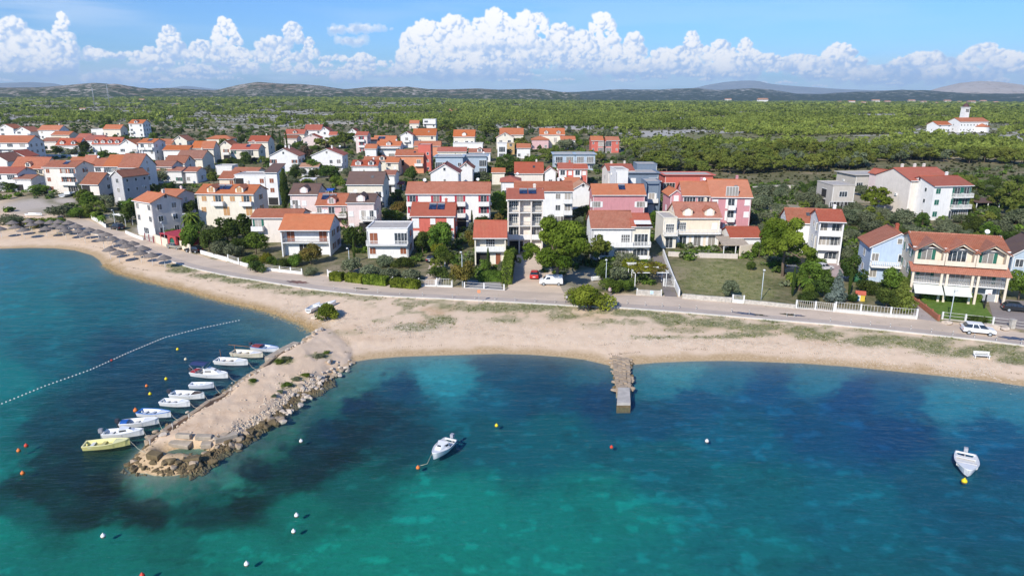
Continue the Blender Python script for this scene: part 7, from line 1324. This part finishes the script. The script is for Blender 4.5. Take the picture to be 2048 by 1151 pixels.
BL = thing('swimming_line', 'curved swimming line of small white floats on the left water', 'float line', (lp[0][0], lp[0][1], 0)); fm = MB(); fm.lathe([(.001, -.08), (.07, -.05), (.09, 0), (.07, .06), (.001, .09)], 8); FMs = fm.mesh('float', paint('buoy_white', BC['white'], .4)); FMr = fm.mesh('float', paint('buoy_red', BC['red'], .4))
for i, q in enumerate(lp): o = link('float', FMr if i == 34 else FMs, BL, (q[0]-lp[0][0], q[1]-lp[0][1], .04)); o.scale = (1.7,)*3 if i == 34 else (1,)*3
mb = MB(); mb.tube([(q[0]-lp[0][0], q[1]-lp[0][1], 0.005) for q in lp], .008, 4); mb.build('rope', ROPE, BL)

# ---------------------------------------------------------------- beach parasols
THA = paint('dark_straw', (.21, .18, .16), .95, .35, 6, bump=.5); mb = MB(); nn_ = 24; V = []
for k in range(nn_):
    a = 2*PI*k/nn_; V += [(.10*math.cos(a), .10*math.sin(a), 2.95), (.9*math.cos(a), .9*math.sin(a), 2.50), ((1.45+.07*(k % 2))*math.cos(a), (1.45+.07*(k % 2))*math.sin(a), 2.14), (1.38*math.cos(a), 1.38*math.sin(a), 2.05), (.1*math.cos(a), .1*math.sin(a), 2.80)]
mb.add(V, [(k*5+j, ((k+1) % nn_)*5+j, ((k+1) % nn_)*5+j+1, k*5+j+1) for k in range(nn_) for j in range(4)]+[tuple(k*5 for k in range(nn_))]); CANM = mb.mesh('canopy', THA); mb = MB(); mb.tube([(0, 0, -.3), (0, 0, 2.85)], .055, 7); POLM = mb.mesh('pole', FRAME)
PAR = [(4,476),(34,472),(50,478),(65,467),(95,475),(115,469),(127,472),(133,479),(161,480),(171,487),(181,478),(199,482),(28,463),(60,459),(82,462),(104,462),(120,461),(139,463),(156,470),(209,498),(227,497),(222,519),(240,526),(248,504),(256,512),(270,519),(284,527),(306,532),(331,537),(215,488),(268,507),(288,517)]
for i, (px, py) in enumerate(PAR):
    p = G(px, py); f = i >= 19
    lab = {28: 'dark straw parasol standing last, nearest the road bend at the right end of the row', 27: 'dark straw parasol second from the right end of the row', 21: 'dark straw parasol closest to the water at the stony edge', 22: 'dark straw parasol just right of the one closest to the water', 0: 'dark straw parasol at the left edge of the photo', 17: 'dark straw parasol standing at the edge of the road by the shrubs'}.get(i, 'dark straw beach parasol on a white pole on the right half of the beach row' if f else 'dark straw beach parasol on a white pole on the left sand')
    o = thing('beach_parasol', lab, 'parasol', p, rT.uniform(0, 6), 'straw parasols on the left beach'); link('canopy', CANM, o); link('pole', POLM, o)

# ---------------------------------------------------------------- cars
CARG = glassy('car_glass', (.025, .03, .036), .1)
def car(label, px, py, hd, col, kind='hatch', name='parked_car'):
    p = G(px, py); L, W, H = {'hatch': (4.0, 1.72, 1.46), 'suv': (4.2, 1.82, 1.66), 'sedan': (4.5, 1.74, 1.42), 'van': (4.3, 1.76, 1.78), 'small': (3.6, 1.62, 1.5)}[kind]; t = thing(name, label, 'van' if kind == 'van' else 'car', p, R(hd)); h = L/2; bm_ = paint('car_paint', col, .28, .04, 1, .6)
    # side outline front (+x) to back
    bodies = {'hatch': [(h, .35), (h, .62), (h-.12, .78), (h-.95, .93), (-h+.10, .98), (-h, .80), (-h, .35)], 'van': [(h, .4), (h, .8), (h-.2, 1.02), (h-.9, 1.18), (-h+.05, 1.22), (-h, 1.0), (-h, .4)]}
    pf = bodies['van' if kind == 'van' else 'hatch']; pf = [(x, z+(.12 if kind == 'suv' else 0)) for x, z in pf]; zb = pf[3][1]
    rows = [(-1, .90), (-.86, 1.0), (.86, 1.0), (1, .90)]; V = []; n = len(pf)
    for s, k in rows:
        for x, z in pf: V.append((x*(1 if abs(s) < 1 else .985), s*W/2, z if z < zb-.2 or abs(s) < 1 else z-.05))
    F = [(r*n+i, r*n+(i+1) % n, (r+1)*n+(i+1) % n, (r+1)*n+i) for r in range(3) for i in range(n)]+[tuple(range(n))[::-1], tuple(range(3*n, 4*n))]; mb = MB(); mb.add([v for v in V], [f[::-1] for f in F]); mb.build('body', bm_, t)
    gx0 = h-.95 if kind != 'van' else h-.75; gx1 = h-1.65 if kind != 'van' else h-1.35; gx2 = -h+.55 if kind in ('hatch', 'small', 'suv') else -h+1.25 if kind == 'sedan' else -h+.10; gx3 = -h+.12 if kind != 'sedan' else -h+.62; w0, w1 = W/2-.06, W/2-.22; z0 = zb-.04
    g = MB(); g.hexa([(gx3, -w0, z0), (gx0, -w0, z0), (gx0, w0, z0), (gx3, w0, z0), (gx2, -w1, H-.08), (gx1, -w1, H-.08), (gx1, w1, H-.08), (gx2, w1, H-.08)]); cab = g.build('glasshouse', CARG if kind != 'van' else bm_, t)
    r = MB(); r.hexa([(gx2-.06, -w1-.03, H-.078), (gx1+.05, -w1-.03, H-.078), (gx1+.05, w1+.03, H-.078), (gx2-.06, w1+.03, H-.078), (gx2+.08, -w1+.08, H), (gx1-.12, -w1+.08, H), (gx1-.12, w1-.08, H), (gx2+.08, w1-.08, H)]); r.build('roof', bm_, t)
    pl = MB()
    for s in (1, -1):
        for xx_, xz in ((gx3+(gx0-gx3)*.33, gx2+(gx1-gx2)*.33), (gx3+(gx0-gx3)*.64, gx2+(gx1-gx2)*.62)): a = s*(w0+.012); b = s*(w1+.012); pl.add([(xx_-.05, a, z0), (xx_+.05, a, z0), (xz+.05, b, H-.07), (xz-.05, b, H-.07)], [(0, 1, 2, 3)])
    if kind != 'van': pl.build('pillar', bm_, t)
    else:
        g = MB(); g.add([(gx0+.012, -w0+.1, z0+.08), (gx0+.012, w0-.1, z0+.08), (gx1+.05, w1-.05, H-.16), (gx1+.05, -w1+.05, H-.16)], [(0, 1, 2, 3)])
        for s in (1, -1): q = lambda x, f: (x, s*((w0)*(1-f)+w1*f+.014), z0+(H-.08-z0)*f); g.add([q(gx0-.35, .12), q(gx0-1.25, .12), q(gx0-1.25, .8), q(gx1-.1, .8)], [(0, 1, 2, 3)])
        g.build('window', CARG, t)
    wm = MB(); wm.tube([(0, -.11, 0), (0, .11, 0)], .32, 14, 0, False); wm.tube([(0, -.118, 0), (0, .118, 0)], .19, 10, 1, False); key = 'wheelmesh'
    if key not in _W: _W[key] = wm.mesh('wheel', [RUB, METAL])
    for sx in (-1, 1):
        for sy in (-1, 1): link('wheel', _W[key], t, (sx*(h-.78), sy*(W/2-.09), .32))
    for s in (-1, 1):
        box_part('headlight', t, paint('lamp_glass', (.7, .7, .68), .2), (h-.12, h+.012, s*(W/2-.3)-.17, s*(W/2-.3)+.17, .60, .74)); box_part('tail_light', t, paint('tail_red', (.5, .02, .02), .3), (-h-.012, -h+.1, s*(W/2-.2)-.13, s*(W/2-.2)+.13, .66, .86))
    box_part('number_plate', t, FRAME, (-h-.014, -h+.02, -.26, .26, .52, .64)); return t
for a in [('white crossover parked on the road at the right in front of the boulders', 1955, 667, -20, (.80, .80, .80), 'suv'), ('black hatchback on the paved drive at the right edge', 2032, 622, -20, (.02, .022, .025), 'hatch'), ('white van parked under the huge pine', 1102, 569, 178, (.78, .78, .77), 'van'), ('small red car with its tail towards the road on the dirt drive', 1069, 555, 85, (.50, .02, .015), 'small'),
          ('dark estate car at the top of the paved drive behind the olive garden', 864, 522, 84, (.02, .022, .03), 'hatch'), ('grey-beige saloon by the green arched gate', 352, 497, -30, (.28, .27, .22), 'sedan'), ('black hatchback behind the grey-beige saloon on the shore road', 388, 504, 160, (.015, .016, .02), 'hatch'), ('dark off-roader by the white terrace wall at the road bend', 235, 459, 150, (.02, .022, .03), 'suv'),
          ('white car under the arched pergola', 349, 453, 10, (.75, .75, .75), 'suv'), ('dark blue car in the lane behind the grey tall gable', 271, 381, 0, (.03, .05, .10), 'hatch'), ('red car in the left village lane', 251, 380, 0, (.45, .02, .03), 'small'), ('silver car in the far lane of the left village', 303, 379, 10, (.45, .47, .5), 'sedan'),
          ('car under a dark cover beside the leaning pine', 1588, 548, -10, (.02, .03, .045), 'suv'), ('white car behind the leaning pine on the terrace', 1645, 540, 20, (.6, .6, .6), 'hatch'), ('grey car in front of the green-shuttered apartments', 1815, 428, 10, (.3, .3, .32), 'hatch'), ('white car in the lane right of the red semi-detached houses', 1186, 362, 0, (.65, .66, .68), 'hatch'), ('dark car behind the slate-blue tower', 1340, 372, 0, (.05, .05, .06), 'hatch')][:15]: car(*a)

# ---------------------------------------------------------------- street furniture
def lamp(label, px, pyb, pyt, arm=1):
    p = G(px, pyb); dep = p.y*math.cos(TH)+(CAMH-p.z)*math.sin(TH); h = (pyb-pyt)*dep/FPX/math.cos(TH); t = thing('street_lamp', label, 'street lamp', p); mb = MB(); mb.tube([(0, 0, -.3), (0, 0, h*.5), (0, 0, h)], [.09, .07, .05], 8); mb.build('pole', paint('pale_metal', (.50, .56, .58), .5, .1), t)
    mb = MB(); mb.tube([(0, 0, h-.05), (-.1, -.35*arm, h+.05)], .035, 6); mb.build('arm', METAL, t); hb = MB(); hb.lathe([(.001, .18), (.16, .14), (.24, .02), (.2, -.06), (.001, -.1)], 10, 0, (-.12, -.45*arm, h+.05)); hb.build('lamp_head', paint('lamp_head', (.62, .62, .60), .5), t)
for a in [('tall pale lamp post on the verge of the olive garden beside the hedges', 700, 544, 497), ('lamp post in front of the rusty green tree by the parking bay', 925, 576, 505), ('lamp post between the round roadside pine and the vine pergola', 1211, 580, 520), ('tall lamp post on the wall of the empty grass lot', 1522, 600, 540), ('leaning lamp post in front of the villa lawn', 1899, 640, 580), ('lamp post beside the beige wall by the dark red gatehouse', 332, 492, 446),
          ('short lamp post behind the white corner wall at the road turn', 231, 447, 421), ('small lamp post among trees left of the tall grey gable', 184, 418, 402)]: lamp(*a)
mb = MB(); mb.tube([(0, 0, -.15), (0, 0, .75)], .05, 7, 0); mb.lathe([(.001, .80), (.06, .77), (.055, .74)], 7, 0); BOL = mb.mesh('post', paint('bollard_paint', (.58, .56, .52), .6)); mb = MB(); mb.tube([(0, 0, .5), (0, 0, .62)], .053, 7, 0); BBN = mb.mesh('band', RUB)
for i, (px, py) in enumerate([(668,579),(712,583),(756,587),(800,590),(845,593),(905,597),(950,599),(990,601),(1030,603),(1070,605),(1110,607),(1254,609),(1290,613),(1324,615),(1358,618),(1392,620),(1463,626),(1498,629),(1573,635),(1588,636),(1660,645),(1701,648),(1740,652),(1780,656),(1821,661),(1862,667),(1905,672),(1948,677),(1992,683),(2042,690)]):
    o = thing('bollard', 'thin pale bollard in the line between the road and the seafront footpath', 'bollard', G(px, py), 0, 'bollards between road and footpath'); link('post', BOL, o); link('band', BBN, o)
WET = glassy('standing_water', (.07, .06, .055), .08)
for lab, px, py, a, b in [('dark puddle on the road below the orange-roofed seafront house', 594, 565, 4.6, 1.5), ('thin wet patch on the road near the first hedges', 722, 578, 3.0, .6), ('long puddle on the road in front of the empty grass lot', 1500, 629, 5.2, .9), ('damp stain on the road below the picket fence', 1585, 631, 3.6, .9), ('broad damp patch on the road behind the white crossover', 2030, 678, 4.0, 1.2)]:
    p = G(px, py); V = [(0, 0, 0)]; n = 34; rr = [a*.5*(1+.22*math.sin(k*1.7)+.14*math.sin(k*3.1)) for k in range(n)]; ang0 = math.atan2(-.34, .94)
    for k in range(n): t = 2*PI*k/n; x, y = rr[k]*math.cos(t), rr[k]*b/a*math.sin(t); V.append((x*math.cos(ang0)-y*math.sin(ang0), x*math.sin(ang0)+y*math.cos(ang0), 0))
    V = [(v[0], v[1], h1(p.x+v[0], p.y+v[1])-p.z+.128) for v in V]; mb = MB(); mb.add(V, [(0, k+1, (k+1) % n+1) for k in range(n)]); o = mb.build('puddle', WET, None, p); tag(o, lab, 'puddle')
bp = G(1963, 716); be = thing('park_bench', 'white slatted bench alone on the beach at the right', 'bench', bp, R(-12)); WP = FRAME
for k in range(3): box_part('seat_slat', be, WP, (-1, 1, -.25+k*.17, -.12+k*.17, .42, .46))
for k in range(2): box_part('back_slat', be, WP, (-1, 1, .28+k*.02, .31+k*.02, .55+k*.2, .69+k*.2))
for s in (-.85, .85): box_part('leg', be, WP, (s-.05, s+.05, -.22, -.14, -.2, .417)); box_part('leg', be, WP, (s-.05, s+.05, .22, .28, -.2, .85))
# small things in the gardens
ph = G(1719, 600); t = thing('playhouse', 'little toy playhouse with red roof and yellow and white walls on the grass', 'playhouse', ph, R(-20)); box_part('wall', t, paint('toy_white', (.75, .75, .73)), (-.7, .0, -.6, .6, 0, 1.1)); box_part('side_panel', t, paint('toy_yellow', (.62, .45, .06)), (.003, .7, -.6, .6, 0, 1.1)); mb = MB(); mb.prism([(-.75, 1.1), (0, 1.65), (.75, 1.1)], -.8, .8); mb.build('roof', paint('toy_red', (.50, .12, .07)), t); box_part('door', t, paint('toy_blue', (.05, .25, .6)), (-.55, -.2, -.63, -.603, 0, .8))
tk = G(1716, 562); t = thing('water_tank', 'rounded dark green tank on the paved yard below the blue house', 'tank', tk, R(-15)); mb = MB(); mb.lathe([(.001, -.1), (1.3, -.1), (1.4, .6), (1.2, 1.3), (.5, 1.6), (.001, 1.65)], 16); mb.build('tank_body', paint('dark_green_plastic', (.03, .13, .06), .5), t); mb = MB(); mb.lathe([(.001, 1.72), (.3, 1.70), (.3, 1.6)], 12); mb.build('lid', RUB, t)
bh = G(1968, 617); t = thing('basketball_hoop', 'black basketball hoop with pale backboard at the corner of the villa lawn', 'basketball hoop', bh); box_part('pole', t, RUB, (-.08, .08, -.08, .08, -.2, 3.0)); box_part('backboard', t, FRAME, (-.55, .55, -.35, -.30, 2.5, 3.3)); mb = MB(); mb.tube([(.22*math.cos(k*PI/6), -.58+.22*math.sin(k*PI/6), 2.65) for k in range(13)], .02, 5); mb.build('rim', paint('orange_rim', (.6, .15, .03)), t)
pp = G(779, 508); t = thing('patio_parasol', 'white octagonal parasol on the terrace of the flat-roofed white house', 'parasol', pp); mb = MB(); mb.lathe([(.03, 2.5), (1.5, 1.95), (1.5, 1.85)], 8, 0, smooth=False); mb.build('canopy', paint('white_cloth', (.76, .75, .72), .9), t); mb = MB(); mb.tube([(0, 0, -.2), (0, 0, 2.5)], .03, 6); mb.build('pole', METAL, t)
pb = G(760, 496); t = thing('shade_sail', 'turquoise cloth shade hung below the balcony of the flat-roofed white house', 'shade', (pb.x+1.6, pb.y-.6, pb.z)); mb = MB(); mb.add([(-1.4, 0, 2.9), (1.3, 0, 2.9), (.2, -1.2, 2.0), (1.3, .02, 2.93), (-1.4, .02, 2.93), (.2, -1.18, 2.03)], [(0, 1, 2), (3, 4, 5), (0, 2, 5, 4), (1, 3, 5, 2), (0, 4, 3, 1)]); mb.build('cloth', paint('turquoise_cloth', (.02, .33, .48), .8), t)
for i, (px, py, s) in enumerate([(1895, 648, 1.6), (1925, 651, .9), (1978, 656, 1.3), (1990, 659, 1.3), (2010, 661, 1.2)]): p = G(px, py); o = link('garden_boulder', RM[(i % 8)*3], None, (p.x, p.y, p.z+.3), i); o.scale = (s*.9,)*3; tag(o, ['biggest pale boulder at the foot of the leaning lamp post', 'pale boulder hidden just left of the white crossover', 'pale boulder behind the rear of the crossover bonnet', 'pale boulder beyond the crossover bonnet, middle one', 'rightmost pale boulder before the gate pier'][i], 'boulder', 'boulders along the villa front')
gp = G(2023, 656); o = thing('gate_pier', 'pale stone gate pier between lawn fence and black car drive', 'gate pier', gp); box_part('shaft', o, STONE, (-.3, .3, -.3, .3, -.3, 1.3)); box_part('cap', o, CONC, (-.36, .36, -.36, .36, 1.303, 1.42))
o = tag(link('sand_boulder', RM[0], None, tuple(G(631, 637)+Vector((0, 0, .3))), 1), 'white boulder on the sand below the small pine and boats', 'boulder'); o.scale = (1.3,)*3
tp = G(439, 793); mb = MB(); mb.tube([(.5*math.cos(k*PI/8), .5*math.sin(k*PI/8), .15) for k in range(17)], .16, 8); tag(mb.build('tractor_tyre', RUB, None, tp), 'big black tyre lying on the edge of the breakwater', 'tyre')
for i, q in enumerate([(300, 884), (345, 851), (378, 832), (462, 778), (500, 752)]): x, y = on0(*q, .8); o = thing('mooring_post', 'short pale mooring post on the breakwater edge, %s from the tip' % ['first', 'second', 'third', 'fourth', 'fifth'][i], 'mooring post', (x, y, .75)); mb = MB(); mb.tube([(0, 0, -.3), (0, 0, .28)], .08, 8); mb.build('post', CONC, o); mb = MB(); mb.tube([(0, 0, .28), (0, 0, .34)], .11, 8); mb.build('cap', CONC, o)
sg = G(958, 607); o = thing('road_sign', 'round sign on a thin post at the sea side of the road', 'sign', sg); box_part('post', o, METAL, (-.03, .03, -.03, .03, -.2, 1.9)); mb = MB(); mb.tube([(0, -.06, 2.15), (0, -.035, 2.15)], .32, 18, 0, False); mb.build('disc', paint('sign_orange', (.70, .30, .16), .5), o)
nt_ = G(1306, 591); o = thing('notice_board', 'small pale blue notice on the stone wall by the pergola', 'sign', nt_); box_part('panel', o, paint('notice_blue', (.50, .66, .78), .5), (-.55, .55, -.22, -.17, .35, .9)); box_part('frame', o, FRAME, (-.6, .6, -.165, -.13, .3, .95))
for lab, px, pb_, pt in [('lattice radio mast on the plain at the left, shorter one', 190, 216, 178), ('lattice radio mast on the plain at the left, taller one', 220, 217, 170)]:
    p = G(px, pb_); dep = p.y; h = (pb_-pt)*dep/FPX; o = thing('radio_mast', lab, 'mast', p); mb = MB()
    for a_ in (0, 2.09, 4.19): mb.tube([(.9*math.cos(a_), .9*math.sin(a_), 0), (.5*math.cos(a_), .5*math.sin(a_), h)], .16, 4)
    mb.build('legs', METAL, o); mb = MB()
    for k in range(14): z = h*k/14; mb.tube([(.85, 0, z), (-.45, .75, z+h/14), (-.45, -.75, z), (.85, 0, z+h/14)], .10, 3)
    mb.build('bracing', METAL, o)
for lab, px, py, wpx, n_ in [('tiny white building on the far plain left', 283, 203, 12, 'w'), ('tiny white and orange building on the far plain, left of centre', 357, 213, 13, 'w'), ('pale flat quarry building on the left plain', 165, 222, 14, 'w'), ('far white building under the right hills', 1527, 206, 22, 'w'), ('far white and red building left of the hill foot village', 1457, 203, 14, 'w'), ('orange roofed farm building on the middle plain', 905, 226, 18, 'o'), ('dark blue shed on the middle plain', 978, 232, 10, 's')]+[('small far village house under the right hills', 1680+i*24, 206+(i % 3)*1.2, 9+(i*5) % 8, 'w') for i in range(14)]:
    p = G(px, py); w = wpx*p.y/FPX*.8; o = thing('far_building', lab, 'building', p, R(px % 17-8), 'small far village houses under the right hills' if 'small far' in lab else None); hh = w*.36; box_part('wall', o, stucco({'w': (.80, .78, .74), 'b': (.6, .42, .3), 'o': (.7, .3, .17), 's': (.14, .17, .24)}[n_]), (-w/2, w/2, 0, w*.6, -3, hh)); mb = MB(); mb.prism([(-.06*w, hh), (w*.3, hh+w*.15), (w*.66, hh)], -w*.55, w*.55); mb.build('roof', roofmat('tan' if n_ != 's' else 'brown'), o)

# ---------------------------------------------------------------- people
def person(label, px, py, face, shirt, pants, step=.22):
    p = G(px, py); t = thing('person', label, 'person', p, face); J = [(0, 0, .95), (0, 0, 1.15), (0, 0, 1.38), (0, 0, 1.5), (.01, 0, 1.62), (.01, 0, 1.74)]; E = [(0, 1), (1, 2), (2, 3), (3, 4), (4, 5)]; Rd = [(.14, .15), (.12, .14), (.11, .17), (.055, .055), (.095, .085), (.07, .065)]
    for s in (-1, 1):
        k = len(J); J += [(.0, s*.19, 1.40), (-s*.10, s*.24, 1.14), (s*-.02+.08, s*.25, .92), (.10-s*.02, s*.25, .84)]; E += [(2, k), (k, k+1), (k+1, k+2), (k+2, k+3)]; Rd += [(.06, .06), (.045, .045), (.033, .035), (.028, .04)]
        k = len(J); J += [(0, s*.10, .88), (s*step*.6+.03, s*.10, .48), (s*step, s*.10, .08), (s*step+.14, s*.11, .035)]; E += [(0, k), (k, k+1), (k+1, k+2), (k+2, k+3)]; Rd += [(.09, .09), (.062, .062), (.045, .045), (.035, .045)]
    me = bpy.data.meshes.new('body'); me.from_pydata(J, E, []); o = link('body', me, t); md = o.modifiers.new('s', 'SKIN'); sv = me.skin_vertices[0].data
    for i, r_ in enumerate(Rd): sv[i].radius = r_
    sv[0].use_root = True; u = o.modifiers.new('u', 'SUBSURF'); u.levels = u.render_levels = 1
    m, nt, N, L = nodes('clothed_person'); tc = N('ShaderNodeTexCoord'); sp_ = N('ShaderNodeSeparateXYZ'); L(tc.outputs['Object'], sp_.inputs[0]); z = sp_.outputs[2]; skin = (.45, .25, .17)
    c = mixc(nt, mth(nt, 'GREATER_THAN', z, .93), pants, shirt); c = mixc(nt, mth(nt, 'GREATER_THAN', z, 1.47), c, skin); c = mixc(nt, mth(nt, 'LESS_THAN', z, .06), c, (.1, .1, .1)); fin(nt, c, .85); me.materials.append(m)
    hb = MB(); hb.lathe([(.001, 1.80), (.07, 1.78), (.11, 1.72), (.115, 1.64), (.09, 1.60)], 12, 0, (-.02, 0, 0)); hb.build('hair', paint('dark_hair', (.05, .035, .025), .9), t)
person('pedestrian in pale shirt and dark trousers walking on the seafront footpath', 1134, 606, PI*.95, (.55, .56, .60), (.05, .06, .10)); person('person in a pink-grey top standing on the road right of the roadside pine', 1219, 592, -PI/2, (.55, .42, .42), (.10, .09, .10), .08)

for i, (px, py, w, h) in enumerate([(556, 726, 1.6, .6), (572, 719, 1.5, .6), (506, 763, 1.1, .5), (640, 714, 1.5, .6), (652, 706, 1.2, .5), (560, 785, .9, .45), (574, 772, 1.3, .6), (592, 760, 1.2, .55), (612, 752, 1.4, .5), (548, 793, .8, .4)]):
    p = G(px, py); tree('beach_shrub', ['wide low green shrub on the breakwater beside the landing', 'low green shrub just right of the wide one by the landing', 'small green shrub alone on the middle of the breakwater', 'low shrub among stones at the breakwater root, left one', 'low shrub among stones at the breakwater root, right one', 'tiny shrub on the right flank rocks of the breakwater, second from the lowest',
        'dark shrub on the right flank of the breakwater above the tiny ones', 'grey-green shrub between the dark flank shrub and the upper one', 'uppermost shrub on the right flank of the breakwater', 'tiny shrub lowest on the right flank rocks of the breakwater'][i], 'shrub', p, h, w, 'bush', 'olive' if i % 2 else 'green', None, rT, None, 900, .06)

# ---------------------------------------------------------------- the air: everything far fades towards blue
def haze():
    m, nt, N, L = nodes('haze'); v = N('ShaderNodeVolumePrincipled'); v.inputs['Color'].default_value = (.60, .80, 1, 1); v.inputs['Density'].default_value = 6.5e-5; v.inputs['Anisotropy'].default_value = 0.0
    o = N('ShaderNodeOutputMaterial'); L(v.outputs[0], o.inputs['Volume']); mb = MB(); mb.box(-17000, 17000, -300, 20500, -6, 560); tag(mb.build('haze', m), kind='stuff')
haze()
